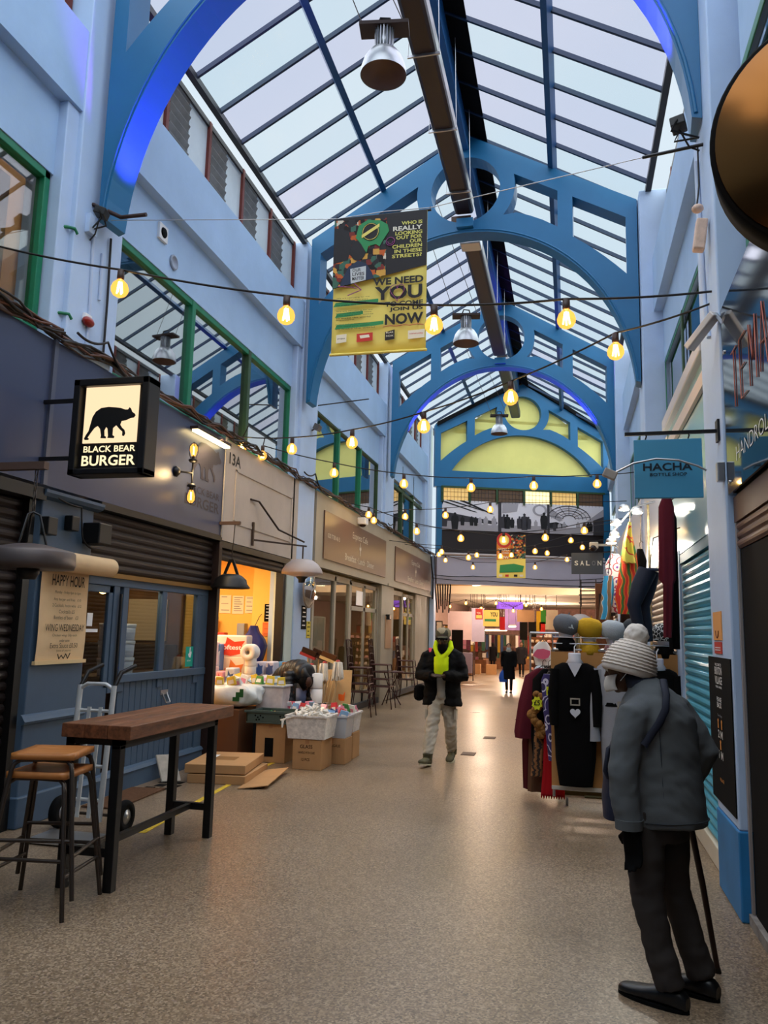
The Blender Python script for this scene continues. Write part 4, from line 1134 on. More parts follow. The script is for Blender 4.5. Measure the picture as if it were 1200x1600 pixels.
MB().sheet(sack_pt, 40, 12).build('bag', M('white_polythene', '#dcdedb', 0.3, var=0.1, vs=7, bump=0.3, bs=12), t)
flat([(0, 0), (0.09, 0), (0.09, 0.05), (0.14, 0.05), (0.14, 0.15), (0.09, 0.15), (0.09, 0.11), (0.04, 0.11), (0.04, 0.05), (0, 0.05)], (-4.08, 9.375, 0.70), (1, 0, 0), ZV, M('dark_green_print', '#1f5a2c', 0.5), t, 'cross_mark', 0.005)
t = T('plastic_box', 'clear plastic box of pink packs beside the white sack', 'box', (-3.72, 9.95, 0.6))
MB().box(-3.97, -3.60, 9.85, 10.15, 0.55, 0.86).build('body', M('cloudy_pinkish', '#d3c6c4', 0.3, var=0.15, vs=9), t, 0.02)
MB().box(-3.99, -3.58, 9.83, 10.17, 0.85, 0.875).build('lid', clear_m, t, 0.008)
tag(box('trestle', dgrey, -4.55, -3.78, 9.84, 10.30, 0.0, 0.55), 'dark trestle behind the white sack', 'table')
packets(9, -4.30, -3.62, 9.9, 10.05, 0.88, 'row above the white sack', ['yellow', 'white', 'pale blue', 'yellow', 'green', 'white', 'yellow', 'pale blue', 'yellow'], (0.12, 0.06, 0.11))
packets(6, -4.42, -4.05, 9.50, 9.72, 0.885, 'heap on the white sack', ['white', 'yellow', 'pale blue', 'white', 'yellow', 'white'], (0.12, 0.07, 0.10))


def pack(x0, y0, x1, y1, Y, lab, col, col2, s=None, depth=0.22, nm='tissue_pack'):
    a_, b_ = atY(x0, y1, Y), atY(x1, y0, Y)
    t = T(nm, lab, 'pack', ((a_.x + b_.x) / 2, Y, a_.z))
    MB().box(a_.x, b_.x, Y, Y + depth, a_.z, b_.z).build('wrap', M('wrap_' + col.strip('#'), col, 0.3, var=0.06, vs=9), t, 0.02)
    w_, h_ = b_.x - a_.x, b_.z - a_.z
    flat([(w_ * u, h_ * v) for u, v in ((0.08, 0.15), (0.5, 0.05), (0.92, 0.2), (0.85, 0.55), (0.95, 0.75), (0.6, 0.7), (0.35, 0.9), (0.3, 0.6), (0.1, 0.6))], (a_.x, Y, a_.z), (1, 0, 0), ZV, M('wrap_' + col2.strip('#'), col2, 0.35), t, 'printed_band')
    if s: txt(s, (a_.x + w_ * 0.12, Y, a_.z + h_ * 0.34), (1, 0, 0), ZV, w_ * 0.72, h_ * 0.22, M('pack_white', '#e9e6e2'), t, 0.02, depth=0.006)


tag(box('shelf_unit', M('orange_shelf', '#b27a33', 0.7), -4.98, -4.1, 10.34, 11.2, 0.0, 0.76), 'low orange shelf unit inside the shop opening', 'shelf')
pack(337, 993, 386, 1026, 10.72, 'wide white and red tissue multipack on top of the pile', '#ecd9cd', '#d9402e', 'softest')
pack(346, 1026, 383, 1072, 10.72, 'white pack printed orange under the wide red multipack', '#ead6be', '#e07a3a', 'soft')
pack(322, 1003, 335, 1040, 10.45, 'upper tall white tissue pack at the left jamb', '#e8dde4', '#c9a0b4')
pack(322, 1041, 335, 1077, 10.45, 'lower tall white tissue pack at the left jamb', '#ece6ec', '#77779a')
pack(336, 1006, 345, 1048, 10.6, 'narrow blue tissue pack near the left jamb', '#5a82b8', '#dfe6f2')
pack(336, 1049, 349, 1078, 10.42, 'pink tissue pack low on the left of the pile', '#e3a3b8', '#c94a78')
pack(350, 1044, 366, 1077, 10.42, 'blue and white tissue pack in the middle of the pile', '#c9d3e6', '#3f5f9c')
pack(398, 1034, 412, 1056, 10.6, 'left blue labelled kitchen roll pack', '#d9d4e0', '#3a5a9a', nm='kitchen_roll_pack')
pack(414, 1034, 428, 1056, 10.6, 'right blue labelled kitchen roll pack', '#d9d4e0', '#34508e', nm='kitchen_roll_pack')
roll_w = M('tissue_white', '#eee8e0', 0.9)
c = atY(391, 1019, 10.5)
t = T('giant_tissue_roll', 'giant tissue roll lying on its side on the roll stack', 'tissue roll', c)
MB().lathe([(0.035, -0.1), (0.108, -0.1), (0.112, -0.09), (0.112, 0.09), (0.108, 0.1), (0.035, 0.1), (0.035, -0.1)], c, 28, Matrix.Rotation(R(90), 3, 'X')).build('roll', roll_w, t)
MB().lathe([(0.028, -0.1), (0.036, -0.102), (0.036, 0.1), (0.028, 0.1)], c, 20, Matrix.Rotation(R(90), 3, 'X')).build('core', card, t)
for k in range(4):
    b_ = atY(390, 1072, 10.5)
    tag(MB().lathe([(0.02, 0), (0.078, 0), (0.08, 0.01), (0.08, 0.096), (0.078, 0.104), (0.02, 0.104), (0.02, 0)], (b_.x, 10.5, b_.z - 0.05 + 0.107 * k), 24).build('tissue_roll', roll_w), '%s white roll of the tissue stack under the giant roll' % ('bottom', 'second', 'third', 'top')[k], 'tissue roll', 'tissue rolls stacked in the shop')
# blue bag hung on the orange wall, boxes on a shelf
m_ = MB(); c = atY(396, 1000, 11.6)
m_.loft([[V((c.x + a * s, 11.6 + b * 0.08, c.z + z)) for a, b in ((-1, -1), (-.3, -1.4), (.4, -.9), (1, -1), (1, 1), (-1, 1))] for s, z in ((0.13, -0.34), (0.17, -0.22), (0.20, -0.08), (0.16, 0.02), (0.07, 0.12), (0.03, 0.22))])
t = T('hanging_bag', 'deep blue bag hung against the orange wall', 'bag', c)
m_.build('bag', M('royal_blue_nylon', '#232a72', 0.5, bump=0.4, bs=9), t)
MB().tube([(c.x, 11.62, c.z + 0.2), (c.x, 11.8, c.z + 0.36), (c.x, 11.89, c.z + 0.40)], 0.006, 5).build('hanger', gun, t)
tag(box('wall_shelf', M('orange_shelf', '#b27a33'), -5.75, -4.95, 12.02, 12.29, 1.40, 1.43), 'thin shelf along the orange back wall', 'shelf')
for x0, y0, x1, y1, col, lab in ((326, 970, 338, 1002, '#c9a878', 'cream carton on the thin orange shelf'), (340, 994, 352, 1002, '#c9463a', 'flat red box on the thin shelf'), (371, 973, 384, 996, '#8f97a3', 'grey spray bottle on the thin shelf')):
    a_, b_ = atY(x0, y1, 12.1), atY(x1, y0, 12.1)
    o = MB().box(a_.x, b_.x, 12.05, 12.2, 1.432, 1.432 + (b_.z - a_.z)).build('shelf_box' if 'box' in lab or 'carton' in lab else 'spray_bottle', M('sb_' + col[1:], col, 0.5), None, 0.01); tag(o, lab, 'box' if 'b' in lab else 'box')

# ---- mops and brooms standing in a wire bin
t = T('wire_bin', 'wire bin holding mops at the right of the display', 'bin', (-3.55, 10.75, 0))
m_ = MB()
for z, r_ in ((0.02, 0.20), (0.3, 0.24), (0.58, 0.28)): m_.tube([(-3.5 + r_ * math.cos(a), 10.75 + r_ * math.sin(a), z) for a in [i * math.pi / 12 for i in range(25)]], 0.006, 5)
for i in range(14):
    a = i * math.pi / 7; m_.tube([(-3.5 + 0.2 * math.cos(a), 10.75 + 0.2 * math.sin(a), 0.02), (-3.5 + 0.28 * math.cos(a), 10.75 + 0.28 * math.sin(a), 0.58)], 0.004, 4)
m_.build('wire_cage', steel, t)
mopw = M('mop_cotton', '#d6cdbd', 0.95, var=0.1, vs=20)
pole = M('pale_broom_pole', '#c9a878', 0.6)


def mop(px_, py_, Y, lab, lean):
    c = atY(px_, py_, Y); t = T('string_mop', lab, 'mop', (c.x + lean, Y, 0.03))
    MB().tube([(c.x + lean, Y + 0.02, 0.03), (c.x, Y, c.z)], 0.012, 8).build('handle', pole, t)
    m_ = MB()
    for k in range(26):
        a = k * 2.4; r_ = 0.02 + 0.045 * random.random()
        m_.tube([(c.x, Y, c.z + 0.05), (c.x + r_ * math.cos(a), Y + r_ * math.sin(a), c.z + 0.04), (c.x + 1.5 * r_ * math.cos(a), Y + 1.5 * r_ * math.sin(a), c.z - 0.14 - 0.07 * random.random())], 0.011, 5)
    m_.build('mop_head', mopw, t)
    MB().lathe([(0.0, 0), (0.025, 0), (0.03, 0.05), (0.0, 0.06)], (c.x, Y, c.z + 0.02), 12).build('collar', M('red_plastic', '#a63030', 0.5), t)


mop(487, 1045, 10.75, 'left string mop standing head up in the wire bin', 0.05)
mop(507, 1042, 10.8, 'middle string mop standing head up in the wire bin', -0.02)
mop(528, 1040, 10.7, 'right string mop standing head up in the wire bin', -0.1)


def broom(px_, py_, Y, lab, lean, col):
    c = atY(px_, py_, Y); t = T('broom', lab, 'broom', (c.x + lean, Y, 0.03))
    MB().tube([(c.x + lean, Y, 0.03), (c.x, Y, c.z)], 0.011, 8).build('handle', pole, t)
    rt = Matrix.Rotation(0.35, 3, 'Y')
    MB().obb(c + V((0, 0, 0.03)), (0.24, 0.06, 0.04), rt).build('head', M('broom_' + col[1:], col, 0.6), t)
    MB().obb(c + V((0.02, 0, 0.085)), (0.22, 0.055, 0.07), rt).build('bristles', M('bristle_' + col[1:], '#3a2418' if col != '#d8b778' else '#5a3a22', 0.9), t)


broom(481, 1028, 10.95, 'red headed broom above the bending person', 0.1, '#9c2a2a')
broom(498, 1030, 11.0, 'dark brown broom beside the mops', 0.0, '#4a2a1c')
broom(512, 1034, 10.9, 'pale headed broom beside the mops', -0.05, '#d8b778')
for k in range(3): tag(MB().tube([(-3.62 + 0.07 * k, 11.2, 0.0), (-3.42 + 0.05 * k, 11.35, 0.95 - 0.05 * k)], 0.012, 8).build('wooden_pole', pole), '%s pale wooden pole leaning behind the wire bin' % ('left', 'middle', 'right')[k], 'pole')
t = T('leaning_board', 'pale wooden board leaning behind the mops', 'board', (-3.35, 11.3, 0))
MB().slab((-3.5, 11.3, 0.0), (0.38, 0, 0), (0, 0.12, 1.02), (0, 0.02, 0)).build('board', M('pale_ply', '#c7a372', 0.6, var=0.1), t)
flat([(0, 0.05), (0.09, 0.0), (0.10, 0.17), (0.07, 0.12), (0.0, 0.13)], (-3.30, 11.38, 0.55), (1, 0, 0), ZV, M('orange_tag', '#ee6a22', 0.6), t, 'price_card', 0.01)
for k, (px_, py_, lab) in enumerate(((500, 1082, 'lower'), (499, 1058, 'upper'))):
    c = atY(px_, py_ + 12, 10.45)
    tag(MB().lathe([(0.02, 0), (0.085, 0), (0.088, 0.01), (0.088, 0.19), (0.02, 0.2), (0.02, 0)], (-3.34, 10.42, 0.62 + 0.2 * (k - 0) - 0.0), 26).build('paper_towel_roll', roll_w), '%s white paper towel roll left of the mops' % lab, 'paper roll', 'paper towel rolls')
tag(MB().lathe([(0.0, 0), (0.085, 0), (0.088, 0.19), (0.0, 0.2)], (-3.53, 10.42, 0.62), 26).build('blue_paper_roll', M('blue_tissue', '#7d8db8', 0.8)), 'blue paper roll beside the lower white roll', 'paper roll')
tag(box('side_crate', dgrey, -3.66, -3.22, 10.3, 10.52, 0.0, 0.62), 'dark crate under the paper towel rolls', 'crate')
carton('open carton of boxed goods behind the bending person', -4.2, -3.85, 11.0, 11.35, 0.85, 1.12, (), tone=M('printed_carton', '#4f86b0', 0.6, var=0.5, vs=8))
tag(box('goods_stand', dgrey, -4.2, -3.8, 10.95, 11.4, 0.0, 0.85), 'dark stand under the printed carton', 'stand')

# ---- convex mirror and notices on the pilaster
c = atX(483, 922, -4.1)
t = T('convex_mirror', 'round convex mirror on the pale blue pilaster', 'mirror', c)
ax = Matrix.Rotation(R(65), 3, 'Y') @ Matrix.Identity(3)
rt = Matrix.Rotation(R(90), 3, 'Y')
MB().lathe([(0.0, 0.085), (0.1, 0.078), (0.19, 0.055), (0.26, 0.015), (0.275, 0.0), (0.0, -0.005)], c, 36, rt).build('dome', M('mirror_dome', '#d8d8d8', 0.04, metal=1.0), t)
MB().lathe([(0.272, -0.02), (0.29, -0.015), (0.29, 0.015), (0.272, 0.012)], c, 36, rt).build('rim', M('mirror_rim', '#a28f7c', 0.5), t)
MB().bar((-4.2, c.y, c.z), c, 0.03).build('bracket', gun, t)


def wall_notice(pxs, X, lab, base, rows, ink_m, nm='notice'):
    (x0, y0), (x1, y1) = pxs
    a_, b_ = atX(x0, y1, X), atX(x1, y0, X)
    t = T(nm, lab, 'notice', (X, a_.y, a_.z)); s = 1 if X < 0 else -1
    ya, yb = sorted((a_.y, b_.y)); za, zb = min(a_.z, b_.z), max(a_.z, b_.z)
    box('sheet', base, X, X + 0.006 * s, ya, yb, za, zb, t)
    m_ = MB(); w_, h_ = yb - ya, zb - za
    for k in range(rows):
        z = za + h_ * (0.14 + 0.74 * k / max(1, rows - 1))
        m_.box(X, X + 0.008 * s, ya + w_ * (0.15 + 0.1 * (k % 2)), yb - w_ * (0.15 + 0.1 * ((k + 1) % 3)), z, z + h_ * 0.05)
    if rows: m_.build('print', ink_m, t)


wall_notice(((470, 947), (479, 983)), -4.198, 'black notice under the convex mirror', matt_black, 5, M('pack_white', '#e9e6e2'))
wall_notice(((478, 971), (485, 997)), -4.198, 'yellow notice right of the black one on the pilaster', M('yellow_notice', '#d6bf3a', 0.6), 4, matt_black)

# ---- high bar table
t = T('bar_table', 'tall wooden bar table with black steel legs', 'table', (-2.9, 5.25, 0))
q = [atZ(115, 1125, 0.985), atZ(193, 1132, 0.985), atZ(333, 1101, 0.985), atZ(272, 1097, 0.985)]
x0, x1, y0, y1 = -3.11, -2.69, 4.53, 6.08
m_ = MB()
for k in range(3): m_.box(x0 + k * 0.16, x0 + k * 0.16 + 0.158, y0, y1, 0.90, 0.985)
m_.build('tabletop', wood, t, 0.005)
fr = black
for x, y in ((x0 + 0.05, y0 + 0.06), (x1 - 0.05, y0 + 0.06), (x0 + 0.05, y1 - 0.14), (x1 - 0.05, y1 - 0.14)): MB().box(x - 0.03, x + 0.03, y - 0.03, y + 0.03, 0, 0.86).build('leg', fr, t, 0.004)
m_ = MB()
for y in (y0 + 0.06, y1 - 0.14): m_.box(x0 + 0.02, x1 - 0.02, y - 0.03, y + 0.03, 0.86, 0.90)
for x in (x0 + 0.05, x1 - 0.05): m_.box(x - 0.03, x + 0.03, y0 + 0.03, y1 - 0.11, 0.84, 0.90)
m_.build('apron', fr, t)
for y in (y0 + 0.06, y1 - 0.14): MB().box(x0 + 0.05, x1 - 0.05, y - 0.02, y + 0.02, 0.20, 0.25).build('stretcher', fr, t)
MB().box((x0 + x1) / 2 - 0.02, (x0 + x1) / 2 + 0.02, y0 + 0.06, y1 - 0.14, 0.205, 0.245).build('foot_rail', fr, t)

# ---- two stools, one stacked on the other
def stool(lab):
    t = T('bar_stool', lab, 'stool', (0, 0, 0), 'stacked bar stools')
    MB().sheet(lambda u, v: V(((u - 0.5) * 0.355, (v - 0.5) * 0.34, 0.745 - 0.012 * (1 - (2 * u - 1) ** 2) * (1 - (2 * v - 1) ** 2))), 8, 8).build('seat', stool_wood, t, 0, 0.035)
    for sx in (-1, 1):
        for sy in (-1, 1): MB().tube([(sx * 0.25, sy * 0.235, 0.0), (sx * 0.172, sy * 0.165, 0.66), (sx * 0.162, sy * 0.155, 0.70), (sx * 0.13, sy * 0.14, 0.722), (0.0, sy * 0.13, 0.724)], 0.0135, 8).build('leg', gun, t)
    for a, b, z in (((-1, -1), (1, -1), 0.30), ((-1, 1), (1, 1), 0.30), ((-1, -1), (-1, 1), 0.22), ((1, -1), (1, 1), 0.22)):
        k = 1 - 0.3 * z / 0.66; MB().tube([(a[0] * 0.25 * k, a[1] * 0.235 * k, z), (b[0] * 0.25 * k, b[1] * 0.235 * k, z)], 0.011, 8).build('rung', gun, t)
    return t


s0 = stool('lower wooden bar stool of the stacked pair'); s0.location = (-2.98, 4.27, 0); s0.rotation_euler = (0, 0, R(8))
dup(s0, (-2.965, 4.265, 0.105), R(14), 'upper wooden bar stool stacked on the other one')

# ---- hand truck
t = T('hand_truck', 'aluminium hand truck standing behind the bar table', 'hand truck', (-3.66, 5.62, 0))
for x in (-3.84, -3.54):
    MB().tube([(x, 5.72, 0.10), (x, 5.80, 1.12)], 0.022, 8).build('upright', alu, t)
    MB().tube([(x, 5.80, 1.10), (x + 0.02, 5.86, 1.22), (x + 0.06, 6.0, 1.27)], 0.018, 8).build('handle_grip', black, t)
for z in (0.25, 0.5, 0.72, 0.92): MB().tube([(-3.84, 5.735 + 0.07 * z, z), (-3.54, 5.735 + 0.07 * z, z)], 0.014, 6).build('crossbar', alu, t)
MB().tube([(-3.84, 5.80, 1.09), (-3.77, 5.79, 1.13), (-3.61, 5.79, 1.13), (-3.54, 5.80, 1.09)], 0.016, 8).build('top_loop', alu, t)
for x in (-3.74, -3.64): MB().bar((x, 5.73, 0.12), (x, 5.79, 0.95), 0.03, 0.012).build('slat', alu, t)
box('toe_plate', steel, -3.94, -3.46, 5.35, 5.72, 0.012, 0.02, t)
for x in (-3.96, -3.40):
    wv = MB().lathe([(0.06, -0.03), (0.115, -0.03), (0.125, -0.01), (0.125, 0.01), (0.115, 0.03), (0.06, 0.03), (0.06, -0.03)], (x, 5.84, 0.125), 28, Matrix.Rotation(R(90), 3, 'Y')).build('wheel', matt_black, t)
    MB().lathe([(0.0, -0.02), (0.058, -0.025), (0.06, 0.025), (0.0, 0.032)], (x, 5.84, 0.125), 20, Matrix.Rotation(R(90), 3, 'Y')).build('hub', steel, wv)
MB().cyl((-3.98, 5.84, 0.125), (-3.38, 5.84, 0.125), 0.012, n=8).build('axle', gun, t)
# ---- small things on the floor
tag(MB().prism([(0, 0), (0.34, 0.02), (0.30, 0.95), (-0.03, 0.9)], (-4.22, 6.52, 0.003), (1, 0, 0), YV, (0, 0, 0.012)).build('door_mat', M('brown_coir', '#5d4230', 0.95, var=0.2, vs=40, bump=0.4, bs=90)), 'brown doormat outside the burger shop door', 'mat')
m_ = MB()
for i in range(3):
    for j in range(2): m_.box(-4.16 + 0.15 * j + 0.05 * (i % 2), -4.06 + 0.15 * j + 0.05 * (i % 2), 7.42 + 0.17 * i, 7.54 + 0.17 * i, 0.001, 0.004)
struct(m_, 'floor_tile', matt_black)
tag(MB().slab((-4.14, 7.80, 0.0), (0.16, 0.10, 0.0), (-0.15, 0.12, 0.24), (0.01, 0.0, 0.01)).build('leaning_slab', M('pale_offcut', '#b5ac9f', 0.8, var=0.15, vs=12)), 'pale offcut slab leaning at the skirting of the burger shop', 'slab')
for z0_, (dx, dy, rz), (w_, l_), lab in ((0.0, (0, 0, 0.10), (0.62, 0.86), 'lower flat cardboard box on the floor'), (0.10, (-0.05, 0.02, 0.16), (0.64, 0.88), 'upper flat cardboard box stacked on the floor')):
    c = V((-3.62 + dx, 8.32 + dy, z0_)); t = T('cardboard_box', lab, 'box', c)
    MB().obb(c + V((0, 0, 0.045)), (w_, l_, 0.09), rz).build('carton', card, t, 0.006)
    MB().obb(c + V((0, 0, 0.0905)), (0.24, 0.22, 0.002), rz).build('printed_patch', M('carton_patch', '#8a6030', 0.7), t)
    MB().obb(c + V((-0.2, 0.1, 0.0905)), (0.12, 0.16, 0.002), rz).build('white_label', white, t)
tag(MB().slab((-3.26, 7.72, 0.002), (0.28, 0.1, 0.03), (-0.12, 0.95, 0.02), (0, 0, 0.008)).build('cardboard_flap', card), 'loose cardboard sheet sticking out beside the flat boxes', 'cardboard')
for (px_, py_), lab in (((732, 1178), 'nearer small drain cover in the floor'), ((765, 1153), 'farther small drain cover in the floor')):
    c = atZ(px_, py_, 0)
    tag(MB().box(c.x - 0.09, c.x + 0.09, c.y - 0.13, c.y + 0.13, 0.001, 0.006).build('drain_cover', M('brown_drain', '#5a4335', 0.6)), lab, 'drain')
# ================================================================== RIGHT SIDE
NY = V((0, -1, 0))
# ---- dark glass fascia with thin lettering
dark_gl = M('black_glass_fascia', '#1d2630', 0.06, spec=0.9)
t = T('fascia_board', 'dark mirror glass fascia with thin pink and white lettering', 'fascia', (0.97, 4.2, 2.46))
MB().prism([(5.15, 2.47), (2.4, 2.47), (2.4, 3.72), (4.2, 3.70), (5.15, 3.66)], (0.95, 0, 0), (0, 1, 0), ZV, (0.05, 0, 0)).build('glass_panel', dark_gl, t)
box('backing_box', dgrey, 1.0, 1.19, 2.4, 5.14, 2.46, 3.44, t)
for y, z in ((5.07, 2.54), (5.07, 3.36)): MB().cyl((0.955, y, z), (0.943, y, z), 0.012, n=10).build('fixing_screw', steel, t)
txt('HANDROLLS', (0.95, 4.84, 2.62), NY, ZV, 0.92, 0.085, M('white_letters', '#e8e6e0', 0.5), t, -0.012)
pk = M('pink_neon_letters', '#b8604e', 0.5)
neon = {'T': [[(0, 1), (1, 1)], [(.5, 1), (.5, 0)]], 'E': [[(1, 1), (0, 1), (0, 0), (1, 0)], [(0, .5), (.8, .5)]], 'M': [[(0, 0), (0, 1), (.5, .35), (1, 1), (1, 0)]],
        'A': [[(0, 0), (.5, 1), (1, 0)], [(.2, .4), (.8, .4)]], 'K': [[(0, 0), (0, 1)], [(1, 1), (0, .45), (1, 0)]], 'I': [[(.5, 0), (.5, 1)]]}
for k, ch in enumerate('TEMAKI'):
    m_ = MB()
    for st in neon[ch]: m_.tube([(0.945, 4.86 - 0.235 * k - 0.15 * u, 2.93 + 0.34 * v) for u, v in st], 0.0036, 6)
    m_.build('neon_letter', pk, t)

# ---- dark shop opening beyond the pillar
t = T('roller_shutter', 'half raised brown roller shutter at the right edge', 'shutter', (1.05, 3.9, 2.2))
box('hood', M('brown_hood', '#5b4034', 0.5, metal=0.3), 0.98, 1.19, 2.4, 5.15, 2.30, 2.455, t)
shutter_sheet(1.0, 2.4, 5.12, 2.14, 2.30, 0.05, 0.015, -1).build('curtain', M('brown_slats', '#6b4c3c', 0.5, metal=0.3), t)
box('guide_rail', M('pale_guide', '#9a8f8a', 0.5), 0.985, 1.0, 5.12, 5.158, 0.062, 2.3, t)
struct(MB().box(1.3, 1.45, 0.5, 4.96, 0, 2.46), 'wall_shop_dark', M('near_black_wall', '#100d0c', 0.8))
tag(box('dark_opening_panel', M('near_black_panel', '#0c0a09', 0.8), 1.0, 1.04, 3.0, 5.10, 0.065, 2.13), 'near black panel standing for the dark opening at the right edge', 'door')  # near black sheet put in for the darkness of the opening
struct(MB().box(0.97, 1.5, -1, 5.15, -0.01, 0.06), 'trim_11', M('grey_threshold', '#8c857f', 0.8, var=0.3, vs=10))

# ---- copper disc sign, top right
t = T('disc_sign', 'large copper disc sign with a thick black rim at the upper right', 'sign', (0.70, 2.1, 2.6))
dc = atY(1318, 188, 2.1)
ax = Matrix.Rotation(R(90), 3, 'X') @ Matrix.Rotation(R(-6), 3, 'X')
ax = Matrix.Rotation(R(-14), 3, 'Z') @ Matrix.Rotation(R(96), 3, 'X')
MB().lathe([(0.0, 0.004), (0.308, 0.0), (0.31, -0.003), (0.0, -0.004)], dc, 64, ax).build('copper_face', M('brushed_copper', '#7a4d26', 0.24, metal=1.0), t)
MB().lathe([(0.0, -0.006), (0.318, -0.006), (0.324, -0.01), (0.324, -0.15), (0.316, -0.155), (0.0, -0.155)], dc, 64, ax).build('rim', matt_black, t)
MB().tube([dc + V((0.05, 0.1, 0)), (1.15, 2.3, dc.z), (1.2, 2.3, dc.z)], 0.03, 8).build('bracket', black, t)
light('disc_lamp', 'POINT', tuple(dc + V((-0.37, -0.96, 0.21))), 9, (1, 0.60, 0.26), 0.05)

# ---- blue hanging shop sign
t = T('hanging_sign', 'sky blue hanging bottle shop sign on a black bar', 'sign', (0.62, 5.3, 2.47))
a_, b_ = atY(992, 779, 5.3), atY(1096, 685, 5.3)
sg = M('sky_blue_sign', '#4e9cc0', 0.45)
MB().box(a_.x, b_.x, 5.29, 5.32, a_.z, b_.z).build('board', sg, t, 0.003)
nb = M('navy_letters', '#16222e', 0.5)
w_ = b_.x - a_.x
txt('HACHA', (a_.x + w_ * 0.13, 5.29, a_.z + 0.178), (1, 0, 0), ZV, w_ * 0.72, 0.05, nb, t, 0.022)
txt('BOTTLE SHOP', (a_.x + w_ * 0.23, 5.29, a_.z + 0.142), (1, 0, 0), ZV, w_ * 0.54, 0.022, nb, t, 0.015)
p0, p1 = atY(976, 679, 5.3), V((0.94, 5.3, atY(1107, 674, 5.3).z))
MB().bar(p0, p1, 0.022).build('bar', black, t)
MB().box(0.925, 0.94, 5.26, 5.34, p1.z - 0.07, p1.z + 0.07).build('wall_plate', black, t)
for u in (0.17, 0.8): MB().tube([(a_.x + w_ * u, 5.3, p1.z), (a_.x + w_ * u + 0.01, 5.3, p1.z - 0.02), (a_.x + w_ * u, 5.3, b_.z - 0.005)], 0.005, 6).build('hook', black, t)
# curved lamp arm with floodlight
t = T('arm_floodlight', 'pale floodlight on a curved arm in front of the blue sign', 'light', (0.92, 5.19, 2.6))
pts = [atY(x, y, 5.2) for x, y in ((1104, 735), (1090, 728), (1060, 719), (1025, 717), (990, 724), (962, 738))]
MB().tube(pts, 0.007, 8).build('arm', steel, t)
c = atY(1106, 738, 5.2); MB().box(0.90, 0.945, 5.17, 5.23, c.z - 0.06, c.z + 0.06).build('junction_box', steel, t, 0.005)
c = atY(953, 741, 5.2); MB().obb(c, (0.085, 0.05, 0.055), Matrix.Rotation(R(25), 3, 'Y')).build('lamp_head', M('pale_beige_plastic', '#a99d92', 0.5), t, 0.006)

# ---- teal shutter with its pale fascia
t = T('roller_shutter', 'closed teal roller shutter beside the blue and white pillar', 'shutter', (1.0, 6.8, 0.16))
shutter_sheet(1.03, 5.87, 7.70, 0.155, 2.27, 0.07, 0.03, -1).build('curtain', shut_blue, t)
box('hood', M('teal_hood', '#2c6b80', 0.5), 0.985, 1.03, 5.87, 7.72, 2.27, 2.35, t)
struct(MB().box(1.0, 1.2, 7.70, 8.10, 0.15, 2.36), 'pillar', white_paint, 0.006)
t = T('fascia_board', 'pale teal fascia with white trim above the teal shutter', 'fascia', (1.05, 7.0, 2.36))
MB().box(0.985, 1.15, 5.87, 8.25, 2.36, 3.66).build('board', M('pale_teal_gloss', '#94c2cf', 0.18, spec=0.6), t)
MB().bar((0.965, 5.9, 3.47), (0.965, 8.25, 3.47), 0.03, 0.11).build('lower_trim', M('cream_trim', '#d9c6b4', 0.5), t)
MB().box(0.93, 1.19, 5.88, 8.3, 3.66, 3.78).build('cornice', M('pale_stone', '#c7c2c0', 0.6), t, 0.01)
t = T('roller_shutter', 'brown roller shutter half hidden behind the hanging clothes', 'shutter', (1.02, 9.6, 0.0))
shutter_sheet(1.08, 8.12, 11.2, 0.15, 2.33, 0.075, 0.03, -1).build('curtain', M('taupe_slats', '#7c6a5c', 0.5, metal=0.2), t)
box('hood', dgrey, 1.0, 1.12, 8.1, 11.2, 2.33, 2.42, t)
t = T('fascia_board', 'pale shop fascia above the hanging clothes', 'fascia', (1.05, 9.7, 2.42))
MB().box(1.0, 1.15, 8.26, 11.22, 2.42, 3.6).build('board', M('pale_fascia', '#c9cdd8', 0.3), t)
MB().box(0.97, 1.0, 8.26, 11.22, 3.5, 3.62).build('trim_strip', cream, t)
for a, b, n_ in ((11.98, 17.9, 'fascia beyond the clothes stall'), (18.8, 25.7, 'farthest pale fascia on the right')):
    tag(MB().box(1.02, 1.17, a, b, 2.4, 3.6).build('fascia_board', M('pale_fascia', '#c9cdd8')), 'pale ' + n_ if 'pale' not in n_ else n_, 'fascia')
    tag(shutter_sheet(1.10, a, b, 0.0, 2.38, 0.08, 0.025, -1).build('roller_shutter', M('taupe_slats', '#7c6a5c')), 'closed taupe shutter under the ' + n_, 'shutter')

# ---- notices on the blue and white pillar
wall_notice(((1116, 1030), (1142, 1240)), 0.938, 'tall black information panel on the blue and white pillar', matt_black, 0, M('pack_white', '#e9e6e2'), 'information_panel')
ip = [o for o in bpy.data.objects if o.name.startswith('information_panel')][-1]
ia, ib = atX(1116, 1240, 0.938), atX(1142, 1030, 0.938)
ya, yb = sorted((ia.y, ib.y)); yc = (ya + yb) / 2
wt, oran = M('pack_white', '#e9e6e2'), M('amber_print', '#d98a3a', 0.6)
for s, z, w_, h_, m_ in (('WELCOME TO', 1.425, 0.22, 0.018, wt), ('BRIXTON', 1.37, 0.25, 0.05, wt), ('VILLAGE', 1.31, 0.25, 0.05, wt), ('WEAR A MASK', 1.285, 0.22, 0.015, wt), ('PLEASE', 1.20, 0.16, 0.028, wt), ('BACK', 1.16, 0.16, 0.035, wt), ('Two Step', 1.10, 0.16, 0.02, grey), ('2 M', 0.97, 0.16, 0.05, wt), ('1 M', 0.84, 0.14, 0.05, wt), ('VILLAGE', 0.70, 0.14, 0.02, oran)):
    txt(s, (0.93, yc + w_ / 2, z), NY, ZV, w_, h_, m_, ip, 0.02)
